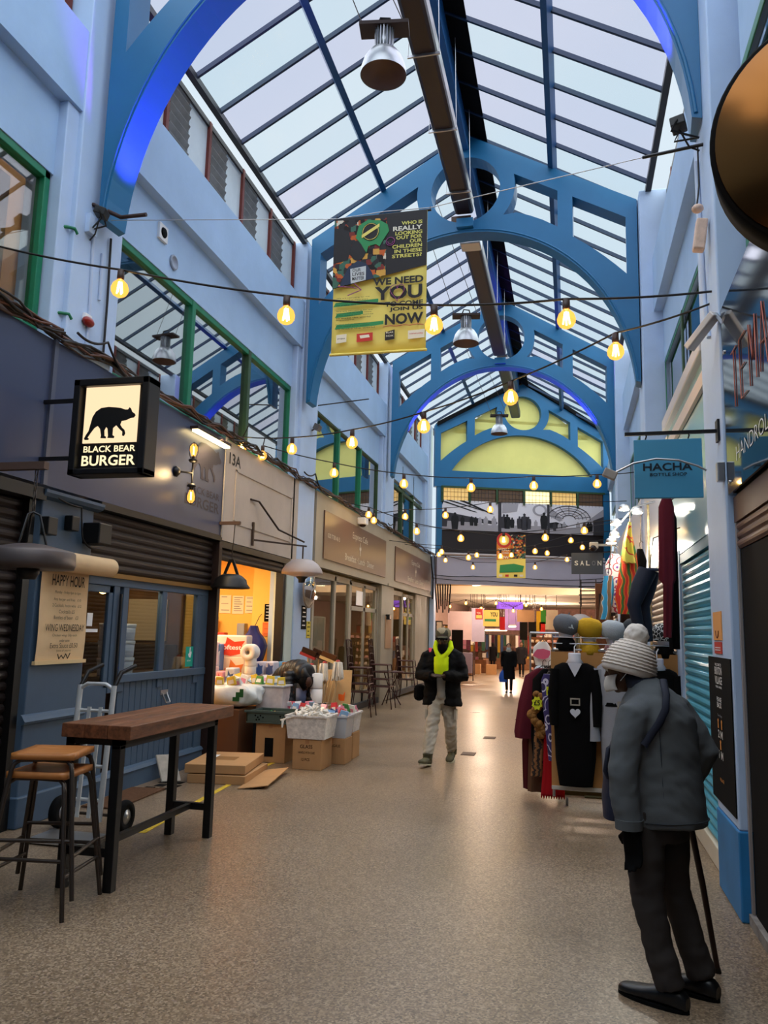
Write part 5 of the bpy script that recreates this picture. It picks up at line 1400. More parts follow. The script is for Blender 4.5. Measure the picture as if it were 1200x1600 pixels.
for y_, z in ((yc + 0.06, 1.03), (yc - 0.06, 1.03), (yc, 0.90)): flat([(-0.015, 0), (0.015, 0), (0.012, 0.035), (0.02, 0.05), (0, 0.06), (-0.02, 0.05), (-0.012, 0.035)], (0.93, y_, z), NY, ZV, oran, ip, 'person_mark')
o = T('pillar_sticker', 'orange sticker above a red one on the white pillar', 'sticker', atX(1120, 985, 0.938))
a_, b_ = atX(1116, 1000, 0.938), atX(1127, 955, 0.938); y0_, y1_ = sorted((a_.y, b_.y))
box('sheet', M('peach_print', '#e8a25c', 0.5), 0.934, 0.94, y0_, y1_, a_.z, b_.z, o)
MB().tube([(0.932, (y0_ + y1_) / 2 + 0.05 * math.cos(k), a_.z + 0.06 + 0.045 * math.sin(k)) for k in [math.pi + i * math.pi / 8 for i in range(9)]], 0.004, 5).build('mark', M('brown_ink', '#7a3d1c', 0.6), o)
o = T('pillar_sticker', 'red sticker with white lines below the orange one on the pillar', 'sticker', atX(1121, 1010, 0.938))
c = atX(1121, 1021, 0.938); d_ = atX(1121, 1003, 0.938)
box('sheet', M('red_sticker', '#c3362c', 0.5), 0.934, 0.94, y0_ + 0.02, y1_ - 0.02, c.z, d_.z, o)
for k in range(2): box('print_line', wt, 0.932, 0.934, y0_ + 0.06, y1_ - 0.06, c.z + 0.02 + 0.015 * k, c.z + 0.026 + 0.015 * k, o)

# ---- pipes, boxes and floodlights on the near pillars
def flood(lab, p, aim, foot):
    t = T('floodlight', lab, 'light', p); p, foot = V(p), V(foot)
    rt = (V(aim) - p).to_track_quat('-Z', 'Y').to_matrix()
    MB().obb(p, (0.13, 0.10, 0.07), rt).build('lamp_head', black, t, 0.008)
    for s in (-1, 1): MB().tube([p + rt @ V((0.07 * s, 0, 0)), p + rt @ V((0.07 * s, -0.05, 0.07)) * 1.0, foot], 0.008, 6).build('bracket_arm', black, t)
    wire([p + rt @ V((0, 0, 0.04)), (p + foot) / 2 - V((0, 0, 0.12)), foot - V((0, 0, 0.1))], 0.007, 'lead', cable_m, t)


flood('black floodlight at the foot of the nearest arch, left pillar', (-4.0, 5.80, 5.20), (-3.5, 5.95, 6.8), (-4.2, 5.95, 5.14))
flood('black floodlight at the foot of the nearest arch, right pillar', atY(1060, 195, 5.45), (0.6, 5.5, 6.6), atY(1092, 215, 5.5))
light('arch_uplight', 'SPOT', (-3.72, 6.0, 5.25), 230, (0.34, 0.06, 1.0), 0.04, aim=(-3.55, 6.06, 7.2), cone=R(75))
light('arch_uplight', 'SPOT', (0.50, 5.55, 5.45), 240, (0.34, 0.06, 1.0), 0.04, aim=(0.42, 5.6, 7.4), cone=R(75))
for x in (-3.55, 0.42): light('arch_uplight', 'SPOT', (x, 18.2, 5.9), 220, (0.34, 0.06, 1.0), 0.05, aim=(x * 0.8 - 0.25, 18.2, 7.4), cone=R(80))
t = T('wall_light_fitting', 'pale box light fitting under the cables by the dark fascia', 'light', atX(1100, 500, 0.93))
p, q = atY(1076, 545, 5.3), atY(1118, 490, 5.15)
MB().bar(p, q, 0.07, 0.05).build('body', M('pale_metal', '#c5bfba', 0.4, metal=0.2), t, 0.008)
MB().bar(q, (0.96, 5.12, q.z - 0.08), 0.02).build('bracket', steel, t)
t = T('wrapped_speaker', 'pale box wrapped in tape high on the right pillar', 'box', atY(1094, 370, 5.35))
c = atY(1094, 368, 5.35); MB().obb(c, (0.075, 0.08, 0.22), Matrix.Rotation(R(8), 3, 'Y')).build('body', M('peach_plastic', '#d9b8a2', 0.6, var=0.15, vs=20), t, 0.012)
c = atY(1090, 326, 5.35); MB().ball(c, (0.04, 0.04, 0.03), 10, 8).build('tape_knot', M('peach_plastic', '#d9b8a2'), t)
w = wire([atY(1090, 228, 5.5), atY(1092, 290, 5.45), atY(1088, 322, 5.4)], 0.006, 'cable', cable_m, sag=0.02); tag(w, 'thin cable running down from the right floodlight', 'cable')
w = wire([(0.925, 5.65, 5.0), (0.925, 5.55, 3.9), (0.93, 5.45, 3.6)], 0.018, 'conduit', M('pale_blue_conduit', '#b9c7de', 0.5)); tag(w, 'pale conduit running down the right pillar', 'pipe')
# left pillar clutter
for k, (pts, lab) in enumerate((([(-4.19, 5.98, 5.1), (-4.19, 6.02, 4.3), (-4.19, 6.0, 3.98)], 'left pale conduit on the pillar below the left floodlight'), ([(-4.19, 6.14, 5.0), (-4.19, 6.15, 4.55)], 'short middle conduit above the red siren'))):
    tag(wire(pts, 0.016, 'conduit', M('pale_blue_conduit', '#b9c7de'), sag=0), lab, 'pipe')
tag(wire([(-4.18, 6.24, 5.2), (-4.18, 6.26, 4.6), (-4.18, 6.26, 4.0)], 0.012, 'cable', cable_m), 'black cable down the pillar right of the siren', 'cable')
c = atX(138, 503, -4.17); t = T('alarm_siren', 'small red alarm siren on the left pillar', 'alarm', c)
MB().ball(c, (0.04, 0.075, 0.045), 14, 10).build('lens', M('red_lens', '#8e2018', 0.3), t); MB().box(-4.21, -4.17, c.y - 0.05, c.y + 0.05, c.z, c.z + 0.07).build('base', white, t)
t = T('junction_box', 'pale junction box under the left floodlight', 'box', atX(142, 352, -4.18)); c = atX(142, 352, -4.18)
MB().box(-4.2, -4.15, c.y - 0.06, c.y + 0.06, c.z - 0.09, c.z + 0.09).build('box', pil_blue, t, 0.006)
for (px_, py_, r_), lab, nm in (((255, 364, 0.0), 'square speaker on the upper left wall', 'wall_speaker'), ((273, 410, 1.0), 'round vent in the upper left wall', 'wall_vent')):
    c = atX(px_, py_, -4.32); t = T(nm, lab, nm.split('_')[1], c)
    if r_: MB().lathe([(0.0, 0.0), (0.085, 0.0), (0.085, 0.02), (0.065, 0.025), (0.06, 0.012), (0.0, 0.01)], (-4.34, c.y, c.z), 24, Matrix.Rotation(R(90), 3, 'Y')).build('ring', M('vent_grey', '#8e98a8', 0.5), t)
    else: MB().box(-4.34, -4.31, c.y - 0.09, c.y + 0.09, c.z - 0.09, c.z + 0.09).build('plate', white_paint, t); MB().lathe([(0.0, 0.0), (0.06, 0.0), (0.05, 0.014), (0.02, 0.006), (0, 0.016)], (-4.31, c.y, c.z), 20, Matrix.Rotation(R(90), 3, 'Y')).build('cone', matt_black, t)
for (y, z, lab) in ((5.60, 5.0, 'upper green window stay by the near left window'), (5.62, 4.22, 'lower green window stay by the near left window')):
    tag(MB().tube([(-4.34, y, z), (-4.24, y + 0.06, z + 0.02), (-4.2, y + 0.12, z + 0.03), (-4.2, y + 0.16, z + 0.0)], 0.016, 6).build('window_stay', green), lab, 'stay')

# ---- clothes stall: LED lights on a pole
t = T('stall_light_rail', 'white pole with five glaring lamps above the clothes', 'light', (0.7, 9.0, 2.6))
MB().tube([(0.93, 9.2, 3.1), (0.7, 9.1, 3.02), (0.45, 9.06, 2.72)], 0.012, 8).build('rail', grey, t)
MB().tube([(0.86, 9.2, 0.0), (0.86, 9.2, 3.1)], 0.014, 8).build('post', M('beaded_post', '#b9a77c', 0.6, var=0.4, vs=30), t)
led = glow('led_white', '#fff4d6', 26)
for x, y in ((975, 796), (996, 801), (962, 819), (960, 838), (955, 848)):
    c = atY(x, y, 9.0)
    o = MB().lathe([(0.0, 0.0), (0.06, 0.0), (0.05, 0.04), (0.02, 0.06), (0.0, 0.06)], c, 16).build('lamp_head', steel, t)
    MB().ball(c + V((0, 0, -0.004)), (0.055, 0.055, 0.012), 14, 6).build('lamp_lens', led, o)
for k, (x, y) in enumerate(((985, 798), (960, 830))):
    c = atY(x, y, 8.85); light('stall_lamp', 'POINT', tuple(c), 12, (1, 0.95, 0.82), 0.05)

# hanging garments ------------------------------------------------------
def garment(lab, pts, Y, mat, depth=0.09, nm='hanging_garment', cat='garment', waves=3, hanger=True, group=None, extra=None, anchor=None):
    """pts: (z, x-left, x-right) rows from top to bottom; a soft closed shell hung in the plane y = Y"""
    zt, zb = pts[0][0], pts[-1][0]
    t = T(nm, lab, cat, ((pts[-1][1] + pts[-1][2]) / 2, Y, zb), group)
    rings = []; n = 28
    for z, xl, xr in pts:
        c, a = (xl + xr) / 2, (xr - xl) / 2; ring = []
        fr_ = (zt - z) / max(1e-6, zt - zb)
        for j in range(n):
            th = 2 * math.pi * j / n
            b = depth / 2 * (1 + 0.35 * fr_ * math.sin(waves * 2 * th + 1.3 * fr_))
            ex = math.copysign(abs(math.cos(th)) ** 0.8, math.cos(th))
            ring.append(V((c + a * ex, Y + b * math.sin(th), z)))
        rings.append(ring)
    MB().loft(rings).build('cloth', mat, t)
    if hanger:
        c = (pts[0][1] + pts[0][2]) / 2
        MB().tube([(pts[1][1] + 0.02, Y, pts[1][0]), (c, Y, zt + 0.03), (pts[1][2] - 0.02, Y, pts[1][0])], 0.006, 6).tube([(c, Y, zt + 0.03), (c, Y, zt + 0.07), (c + 0.02, Y, zt + 0.09), (c + 0.035, Y, zt + 0.07)], 0.004, 6).build('hanger', gun, t)
    if anchor: MB().tube([((pts[0][1] + pts[0][2]) / 2 + 0.01, Y, zt + 0.085), anchor], 0.006, 6).build('hook_arm', gun, t)
    if extra: extra(t)
    return t


def patterned(name, cols, scale=8, kind='VORONOI', rough=0.8, stretch=None):
    if name in _MC: return _MC[name]
    m = bpy.data.materials.new(name); m.use_nodes = True; t = m.node_tree; p = t.nodes['Principled BSDF']; p.inputs['Roughness'].default_value = rough
    tc = t.nodes.new('ShaderNodeTexCoord'); src = tc.outputs['Object']
    if stretch:
        mp = t.nodes.new('ShaderNodeMapping'); mp.inputs['Scale'].default_value = stretch; t.links.new(src, mp.inputs['Vector']); src = mp.outputs['Vector']
    if kind == 'VORONOI': n = t.nodes.new('ShaderNodeTexVoronoi'); out = n.outputs['Distance']
    elif kind == 'CELL': n = t.nodes.new('ShaderNodeTexVoronoi'); n.feature = 'DISTANCE_TO_EDGE'; out = n.outputs['Distance']
    elif kind == 'BLOCK': n = t.nodes.new('ShaderNodeTexVoronoi'); n.distance = 'CHEBYCHEV'; out = n.outputs['Color']
    else: n = t.nodes.new('ShaderNodeTexWave'); n.inputs['Distortion'].default_value = 6; out = n.outputs['Fac']
    n.inputs['Scale'].default_value = scale; t.links.new(src, n.inputs['Vector'])
    cr = t.nodes.new('ShaderNodeValToRGB'); cr.color_ramp.interpolation = 'CONSTANT'; els = cr.color_ramp.elements
    for i, (pos, c) in enumerate(cols):
        e = els[i] if i < 2 else els.new(pos)
        e.position = pos; e.color = (*lin(c), 1)
    t.links.new(out, cr.inputs['Fac']); t.links.new(cr.outputs['Color'], p.inputs['Base Color'])
    _MC[name] = m
    return m


maroon, navy_c, blackc = M('maroon_knit', '#5d1f2a', 0.9, bump=0.2, bs=60), M('navy_legging', '#1a2133', 0.7), M('black_knit', '#0c0b0c', 0.95, bump=0.2, bs=80)
garment('long maroon cardigan hung high against the teal fascia', [(2.82, 0.80, 0.88), (2.74, 0.77, 0.90), (2.4, 0.76, 0.90), (2.1, 0.755, 0.90), (2.06, 0.79, 0.88), (1.6, 0.78, 0.85)], 7.3, maroon, anchor=(0.99, 7.3, 2.95))
garment('long black garment hung behind the maroon cardigan', [(2.74, 0.84, 0.92), (2.66, 0.83, 0.945), (2.1, 0.83, 0.945), (1.5, 0.85, 0.94)], 7.5, blackc, anchor=(0.99, 7.5, 2.9))
for k, (zz, lab) in enumerate(((2.0, 'navy display leggings hung on the brown shutter'),)):
    t = T('display_leggings', lab, 'leggings', (0.62, 7.6, 1.58))
    m_ = MB().tube([(0.69, 7.6, 2.20), (0.62, 7.58, 2.05), (0.56, 7.55, 1.88), (0.60, 7.58, 1.70), (0.64, 7.6, 1.56)], [(0.085, 0.08), (0.08, 0.075), (0.06, 0.06), (0.05, 0.055), (0.035, 0.035)], 14)
    m_.tube([(0.73, 7.66, 2.20), (0.70, 7.66, 2.05), (0.655, 7.66, 1.88), (0.68, 7.66, 1.70), (0.70, 7.66, 1.56)], [(0.075, 0.07), (0.07, 0.065), (0.055, 0.055), (0.045, 0.05), (0.03, 0.03)], 14)
    m_.build('legs', navy_c, t); MB().tube([(0.71, 7.62, 2.2), (0.71, 7.62, 2.22)], [(0.09, 0.09), (0.088, 0.088)], 14).build('waistband', M('blue_grey_band', '#39425c', 0.7), t); MB().tube([(0.71, 7.62, 2.2), (0.75, 7.62, 2.5), (0.99, 7.62, 2.6)], 0.006, 6).build('hook_arm', gun, t)
garment('blue skirt hung at the left of the colourful dresses', [(2.25, 0.36, 0.46), (2.1, 0.34, 0.47), (1.9, 0.31, 0.44), (1.78, 0.30, 0.42)], 9.0, patterned('blue_tan_print', [(0, '#3fa7d6'), (0.5, '#e9dfd0'), (0.62, '#8a6a48')], 3, 'WAVE'), anchor=(0.47, 9.06, 2.75))
garment('white and purple patterned dress hung on the stall', [(2.5, 0.44, 0.53), (2.38, 0.38, 0.60), (2.2, 0.40, 0.55), (2.0, 0.38, 0.55), (1.86, 0.38, 0.54)], 9.1, patterned('white_purple_print', [(0, '#7a3a9a'), (0.25, '#e8e0da'), (0.5, '#b03a4a'), (0.62, '#ece6e0')], 12), anchor=(0.5, 9.06, 2.8))
garment('red yellow and green wax print dress hung on the stall', [(2.72, 0.60, 0.66), (2.52, 0.55, 0.70), (2.36, 0.53, 0.72), (2.2, 0.50, 0.68), (2.0, 0.47, 0.68), (1.84, 0.50, 0.66)], 8.95, patterned('wax_print', [(0, '#d8301f'), (0.42, '#e6c23a'), (0.55, '#d8301f'), (0.8, '#3e7a35')], 4, 'WAVE'), anchor=(0.66, 9.09, 2.98))
garment('yellow scarf draped over the wax print dress', [(2.82, 0.62, 0.65), (2.6, 0.56, 0.66), (2.44, 0.55, 0.68), (2.38, 0.56, 0.69)], 8.86, patterned('yellow_red_print', [(0, '#e9cf3e'), (0.45, '#d84a2a'), (0.55, '#e9d85a')], 7), hanger=False)
garment('black lace top hung at the right of the dresses', [(2.55, 0.72, 0.78), (2.42, 0.70, 0.82), (2.25, 0.70, 0.80)], 9.05, blackc, anchor=(0.78, 9.14, 3.04))
garment('dark brown fringed skirt behind the berets', [(1.95, 0.55, 0.82), (1.75, 0.54, 0.84), (1.6, 0.53, 0.85)], 9.3, M('dark_brown_cloth', '#2e1f1a', 0.9), depth=0.14, waves=6)

# ---- garment rack faced with cardboard
t = T('garment_rack', 'wheeled garment rack faced with a brown cardboard sheet', 'rack', (0.42, 8.05, 0))
MB().box(-0.19, 1.0, 8.03, 8.05, 0.17, 1.44).build('cardboard_sheet', M('rack_card', '#b98652', 0.85, var=0.05, vs=3), t)
fr_ = steel
for x in (-0.17, 0.98):
    for y in (8.07, 8.45): MB().tube([(x, y, 0.08), (x, y, 1.46)], 0.013, 8).build('upright', fr_, t)
for z in (0.15, 1.46):
    MB().tube([(-0.17, 8.07, z), (0.98, 8.07, z), (0.98, 8.45, z), (-0.17, 8.45, z), (-0.17, 8.07, z)], 0.012, 8).build('frame_rail', fr_, t)
for k, z in enumerate((1.52, 1.58)): MB().tube([(-0.17, 8.04, z), (0.98, 8.04, z)], 0.006, 6).build('top_wire', fr_, t)
for x in (-0.17, 0.40, 0.98): MB().tube([(x, 8.04, 1.46), (x, 8.04, 1.6)], 0.006, 6).build('wire_post', fr_, t)
for x in (-0.05, 0.9):
    MB().lathe([(0.0, -0.012), (0.04, -0.012), (0.04, 0.012), (0.0, 0.012)], (x, 8.08, 0.04), 18, Matrix.Rotation(R(90), 3, 'Y')).build('caster', M('clear_caster', '#6e6a66', 0.3), t)
MB().bar((-0.19, 8.02, 0.17), (0.45, 8.02, 0.17), 0.025, 0.03).build('kick_rail', M('rail_white', '#c9c1b5', 0.5), t)

form_m = M('mannequin_white', '#d9d4da', 0.5)


def dress(cx, lab, mat, zt, zb, sh, wa, hem, vneck=True, belt=None, dz=0.0, heart=True, wide_sleeve=False):
    t = T('display_dress', lab, 'dress', (cx, 7.9, zb))
    Y = 7.93
    prof = [(zt - 0.06, sh * 0.55, 0.06), (zt - 0.09, sh * 0.85, 0.075), (zt - 0.15, sh, 0.085), (zt - 0.3, sh * 0.98, 0.09), (zt - 0.46, sh * 0.93, 0.08), (zt - 0.62, sh * 0.92, 0.08), (zb + 0.25, sh * 0.86, 0.075), (zb + 0.02, hem, 0.07), (zb, hem * 0.98, 0.065)]
    if wide_sleeve: prof = [(zt - 0.05, sh * 0.5, 0.06), (zt - 0.1, sh * 0.8, 0.075), (zt - 0.3, sh * 0.85, 0.085), (zt - 0.48, wa, 0.075), (zt - 0.65, wa * 1.1, 0.08), (zb + 0.2, hem * 1.05, 0.07), (zb + 0.02, hem, 0.06), (zb, hem * .8, 0.05)]
    rings = []
    for z, a, b in prof:
        rings.append([V((cx + a * math.copysign(abs(math.cos(q)) ** 0.75, math.cos(q)), Y + b * math.sin(q) * (1 + 0.08 * math.sin(5 * q + z * 9)), z)) for q in [2 * math.pi * j / 32 for j in range(32)]])
    MB().loft(rings).build('cloth', mat, t)
    if wide_sleeve:
        for s in (-1, 1): MB().tube([(cx + s * sh * 0.7, Y, zt - 0.12), (cx + s * sh * 0.95, Y - 0.01, zt - 0.35), (cx + s * sh * 1.0, Y - 0.02, zt - 0.60), (cx + s * sh * 0.98, Y - 0.02, zt - 0.78)], [0.06, 0.062, 0.055, 0.06], 12).build('sleeve', mat, t)
    else:
        for s in (-1, 1): MB().tube([(cx + s * sh * 0.82, Y - 0.03, zt - 0.12), (cx + s * sh * 0.93, Y - 0.045, zt - 0.36), (cx + s * sh * 0.90, Y - 0.05, zt - 0.64)], [0.05, 0.052, 0.042], 12).build('sleeve', mat, t)
    MB().lathe([(0.0, 0.045), (0.055, 0.045), (0.06, 0.03), (0.058, -0.01), (0.09, -0.06), (0.0, -0.08)], (cx, Y, zt - 0.01), 20).build('neck_form', form_m, t)
    if vneck: flat([(-0.065, 0.0), (0.065, 0.0), (0.035, -0.06), (0.0, -0.125), (-0.035, -0.06)], (cx, Y - 0.092, zt - 0.06), (1, 0, 0), ZV, form_m, t, 'neckline', 0.0, 0.03)
    if belt is not None:
        z = belt
        if wide_sleeve: MB().tube([(cx, Y, z - 0.018), (cx, Y, z + 0.018)], [(wa * 1.03, 0.082), (wa * 1.03, 0.082)], 24, side=(1, 0, 0)).build('belt', blackc, t)
        MB().box(cx - 0.045 + dz, cx + 0.045 + dz, Y - 0.108, Y - 0.098, z + 0.022, z + 0.034).box(cx - 0.045 + dz, cx + 0.045 + dz, Y - 0.108, Y - 0.098, z - 0.034, z - 0.022).box(cx - 0.045 + dz, cx - 0.033 + dz, Y - 0.108, Y - 0.098, z - 0.03, z + 0.03).box(cx + 0.033 + dz, cx + 0.045 + dz, Y - 0.108, Y - 0.098, z - 0.03, z + 0.03).build('buckle', M('shiny_buckle', '#e6d6c2', 0.25, metal=0.5), t)
        if heart:
            hp = [(0.045 * math.sin(q) ** 3 * 1.05, 0.003 * (13 * math.cos(q) - 5 * math.cos(2 * q) - 2 * math.cos(3 * q) - math.cos(4 * q))) for q in [2 * math.pi * i / 28 for i in range(28)]]
            flat(hp, (cx + dz, Y - 0.10, z - 0.10), (1, 0, 0), ZV, form_m, t, 'heart_charm', 0.004, 0.006)
    MB().tube([(cx, Y, zt + 0.03), (cx, Y + 0.02, zt + 0.09), (cx + 0.02, Y + 0.06, zt + 0.12)], 0.006, 6).build('hook', steel, t)
    return t


greyk = M('grey_knit', '#9d9ba0', 0.9, bump=0.2, bs=70)
dress(0.035, 'black V neck knit dress on a white bust with heart charm', blackc, 1.40, 0.21, 0.215, 0.18, 0.155, True, 0.985)
dress(0.40, 'grey belted knit dress on the rack beside the stooping person', greyk, 1.41, 0.20, 0.20, 0.125, 0.12, False, 0.97, 0.06, True, True)
dress(0.785, 'black dress half hidden behind the person in the bobble hat', blackc, 1.37, 0.4, 0.20, 0.17, 0.16, False)


def beret(px_, py_, lab, mat, kind, neck, tilt=0.0, Y=8.12, headc=None):
    c = atY(px_, py_, Y)
    t = T('display_hat', lab, 'hat', (c.x, Y, c.z - 0.22))
    hm = headc or form_m
    MB().lathe([(0.0, -0.24), (0.075, -0.24), (0.06, -0.19), (0.05, -0.15), (0.06, -0.10), (0.075, -0.05), (0.07, 0.0), (0.0, 0.05)], c, 18).build('mannequin_head', hm, t)
    rt = Matrix.Rotation(tilt, 3, 'Y')
    if kind == 'beret':
        MB().lathe([(0.075, -0.07), (0.09, -0.065), (0.122, -0.02), (0.132, 0.03), (0.118, 0.075), (0.075, 0.112), (0.0, 0.124)], c, 28, rt).build('hat', mat, t)
        MB().tube([c + rt @ V((0, 0, 0.12)), c + rt @ V((0.004, 0, 0.142))], 0.007, 6).build('stalk', mat, t)
    else:
        MB().lathe([(0.088, -0.075), (0.1, -0.06), (0.108, 0.0), (0.1, 0.05), (0.07, 0.09), (0.0, 0.105)], c, 28, rt).build('hat', mat, t)
    if neck is not None:
        MB().lathe([(0.06, -0.24), (0.095, -0.235), (0.10, -0.19), (0.085, -0.14), (0.07, -0.11), (0.05, -0.12)], c, 24).build('scarf', neck, t)
    return t, c, rt


g1 = M('grey_wool', '#6d7076', 0.95, bump=0.25, bs=70)
must = M('mustard_wool', '#c79a2a', 0.95, bump=0.25, bs=60)
tt_, c, rt = beret(884, 979, 'dark grey beret with a brooch on the leftmost mannequin head', g1, 'beret', blackc, R(14))
m_ = MB()
for k in range(3): m_.bar(c + rt @ V((0.03 + 0.02 * k, -0.118, 0.03 - 0.03 * abs(k - 1))), c + rt @ V((0.05 + 0.012 * k, -0.124, 0.0)), 0.012)
m_.build('brooch', M('pale_brooch', '#b9bcc0', 0.3), tt_)
beret(921, 985, 'mustard yellow beret with matching scarf', must, 'beret', must, R(8))
beret(958, 989, 'pale grey beret in the middle of the hat row', M('pale_grey_wool', '#a9afb4', 0.95, bump=0.2, bs=70), 'beret', M('pink_grey_scarf', '#b58a8c', 0.9, var=0.4, vs=30), R(12))
beret(994, 985, 'charcoal beret behind the white bobble hat', M('charcoal_wool', '#3c3f42', 0.95), 'beret', None, R(-4))
beret(1037, 990, 'black and white net patterned hat at the right end', patterned('net_print', [(0, '#d9d9d6'), (0.06, '#17171a')], 28, 'CELL'), 'beanie', blackc)
tag(MB().lathe([(0.0, 0), (0.022, 0), (0.022, 0.1), (0.012, 0.12), (0.012, 0.15), (0.0, 0.15)], (0.07, 8.2, 1.47), 14).build('spray_bottle', M('white_green_bottle', '#cfd8c4', 0.4)), 'white bottle between the grey and mustard berets', 'bottle')

t = T('clothes_rail', 'chrome clothes rail behind the coats, holding the white T shirt', 'rail', (-0.3, 9.55, 0))
for x in (-0.46, 0.05):
    MB().tube([(x, 9.55, 0.02), (x, 9.55, 1.62)], 0.012, 8).build('post', steel, t); MB().bar((x, 9.35, 0.015), (x, 9.75, 0.015), 0.03).build('foot', steel, t)
MB().tube([(-0.46, 9.55, 1.62), (0.05, 9.55, 1.62)], 0.012, 8).build('top_rail', steel, t)
# ---- coats and scarves on the end of the rack
garment('maroon coat at the left end of the rack', [(1.26, -0.34, -0.22), (1.18, -0.46, -0.2), (0.9, -0.53, -0.22), (0.62, -0.57, -0.28), (0.56, -0.56, -0.30)], 8.42, maroon, 0.12)
garment('long dark red coat under the maroon one', [(1.2, -0.36, -0.22), (1.1, -0.42, -0.2), (0.5, -0.50, -0.25), (0.05, -0.49, -0.30)], 8.55, M('dark_red_wool', '#45161b', 0.9), 0.12)
garment('black coat behind the brown fur scarf', [(1.26, -0.28, -0.16), (1.15, -0.38, -0.14), (0.6, -0.40, -0.16), (0.3, -0.38, -0.18)], 8.36, blackc, 0.12)
garment('brown fleece coat at the end of the rack', [(1.1, -0.36, -0.24), (0.9, -0.42, -0.22), (0.4, -0.43, -0.24), (0.04, -0.44, -0.25)], 8.46, M('brown_fleece', '#5b4130', 0.95), 0.1)
garment('bright red fringed scarf hanging to the floor', [(1.05, -0.27, -0.16), (0.8, -0.26, -0.14), (0.3, -0.28, -0.08), (0.06, -0.30, -0.07)], 8.24, M('scarlet_wool', '#a5191f', 0.9), 0.07, waves=5, hanger=False, nm='scarf', cat='scarf',
        extra=lambda t: MB().sheet(lambda u, v: V((-0.30 + 0.23 * u, 8.23 + 0.01 * math.sin(40 * u), 0.07 - 0.055 * v * (0.7 + 0.3 * math.sin(60 * u)))), 40, 2).build('fringe', M('scarlet_wool', '#a5191f'), t))
m_ = MB()
for k in range(40):
    a = k / 40; m_.ball((-0.33 + 0.05 * math.sin(9 * a) + random.uniform(-.02, .02), 8.22 + random.uniform(-.02, .02), 1.02 - 0.42 * a), random.uniform(0.025, 0.045), 8, 6)
tag(m_.build('fur_scarf', M('tan_fur', '#8e6436', 0.98, var=0.3, vs=20, bump=0.5, bs=60)), 'tan furry scarf with a yellow price star on the rack', 'scarf')
flat_o = T('price_star', 'yellow star price tag on the furry scarf', 'tag', (-0.33, 8.16, 0.9))
flat([((0.055 if k % 2 else 0.042) * math.cos(k * math.pi / 8), (0.07 if k % 2 else 0.055) * math.sin(k * math.pi / 8)) for k in range(16)], (-0.33, 8.165, 0.93), (1, 0, 0), ZV, M('fluo_yellow', '#e6e82a', 0.6), flat_o, 'card', 0.0)
txt('\u00a35', (-0.36, 8.16, 0.91), (1, 0, 0), ZV, 0.06, 0.05, inky, flat_o, 0.02)
garment('brown and black striped scarf beside the red one', [(0.7, -0.36, -0.28), (0.5, -0.37, -0.27), (0.22, -0.40, -0.29)], 8.27, patterned('stripe_fur', [(0, '#8a5c34'), (0.5, '#241812')], 6, 'WAVE', stretch=(1, 1, 4)), 0.06, hanger=False, nm='scarf', cat='scarf')
garment('purple and white printed dress on the corner of the rack', [(1.22, -0.26, -0.16), (1.16, -0.285, -0.12), (0.9, -0.27, -0.12), (0.6, -0.24, -0.09), (0.40, -0.22, -0.09)], 8.10, patterned('purple_swirl', [(0, '#2c2352'), (0.35, '#cfcbe0'), (0.42, '#3a2f6a'), (0.7, '#c4bedb'), (0.76, '#2c2352')], 7, 'VORONOI'), 0.06,
        extra=lambda t: (box('price_card', M('fluo_yellow', '#e6e82a'), -0.235, -0.165, 8.064, 8.068, 1.02, 1.1, t), txt('\u00a39', (-0.225, 8.064, 1.035), (1, 0, 0), ZV, 0.05, 0.05, inky, t, 0.02)))
garment('white T shirt with a pink print hung left of the rack', [(1.52, -0.36, -0.27), (1.46, -0.42, -0.23), (1.38, -0.43, -0.22), (1.25, -0.40, -0.2)], 9.53, M('pack_white', '#e9e6e2'), 0.05,
        extra=lambda t: flat([(0.09 * math.cos(k * .7) * (1 + .3 * (k % 2)), 0.06 * math.sin(k * .7)) for k in range(9)], (-0.32, 9.47, 1.38), (1, 0, 0), ZV, M('pink_print', '#cf5a78', 0.7), t, 'print', 0.004))
garment('dark grey jumper hung under the white T shirt', [(1.28, -0.36, -0.2), (1.2, -0.42, -0.15), (0.95, -0.42, -0.15)], 9.6, M('dark_jumper', '#232326', 0.9), 0.1)
tag(MB().ball((-0.33, 8.9, 1.22), (0.06, 0.06, 0.05), 14, 8).build('wool_hat', M('pale_grey_wool', '#a9afb4')), 'pale wool hat on top of the coats', 'hat')
struct(MB().prism([(0, 0), (0.9, 0), (0.9, 0.12), (0, 0.12)], (0.12, 8.5, 0), (1, 0, 0), YV, (0, 0, 0.01)), 'trim_12', M('olive_board', '#4b4a32', 0.8))
tag(MB().box(-0.15, 0.95, 8.6, 8.9, 0.0, 0.14).build('plinth', M('olive_plinth', '#565238', 0.8)), 'low olive plinth behind the garment rack', 'plinth')
# ================================================================== OVERHEAD: DUCT, LAMPS, BANNER, CABLES, STRING LIGHTS
t = T('ridge_duct', 'dark brown box duct running under the ridge between the first arches', 'duct', (-1.55, 9.0, 8.1))
dk = M('dark_brown_duct', '#2e1d1b', 0.35)
MB().box(-1.70, -1.40, 5.9, 11.62, 8.10, 8.36).build('casing', dk, t, 0.05)
for y in (6.6, 8.0, 9.4, 10.9):
    MB().box(-1.74, -1.36, y, y + 0.02, 8.07, 8.10).build('hanger_bar', steel, t)
    for x in (-1.73, -1.37): MB().tube([(x, y, 8.08), (x + (0.03 if x < -1.5 else -0.03), y, 9.4)], 0.004, 4).build('hanger_wire', steel, t)
MB().box(-1.76, -1.45, 11.62, 11.66, 7.96, 8.10).build('end_plate', M('rust_bracket', '#5a4337'), t)
t = T('ridge_duct', 'dark brown box duct running under the ridge past the banner arch', 'duct', (-1.55, 15, 8.0))
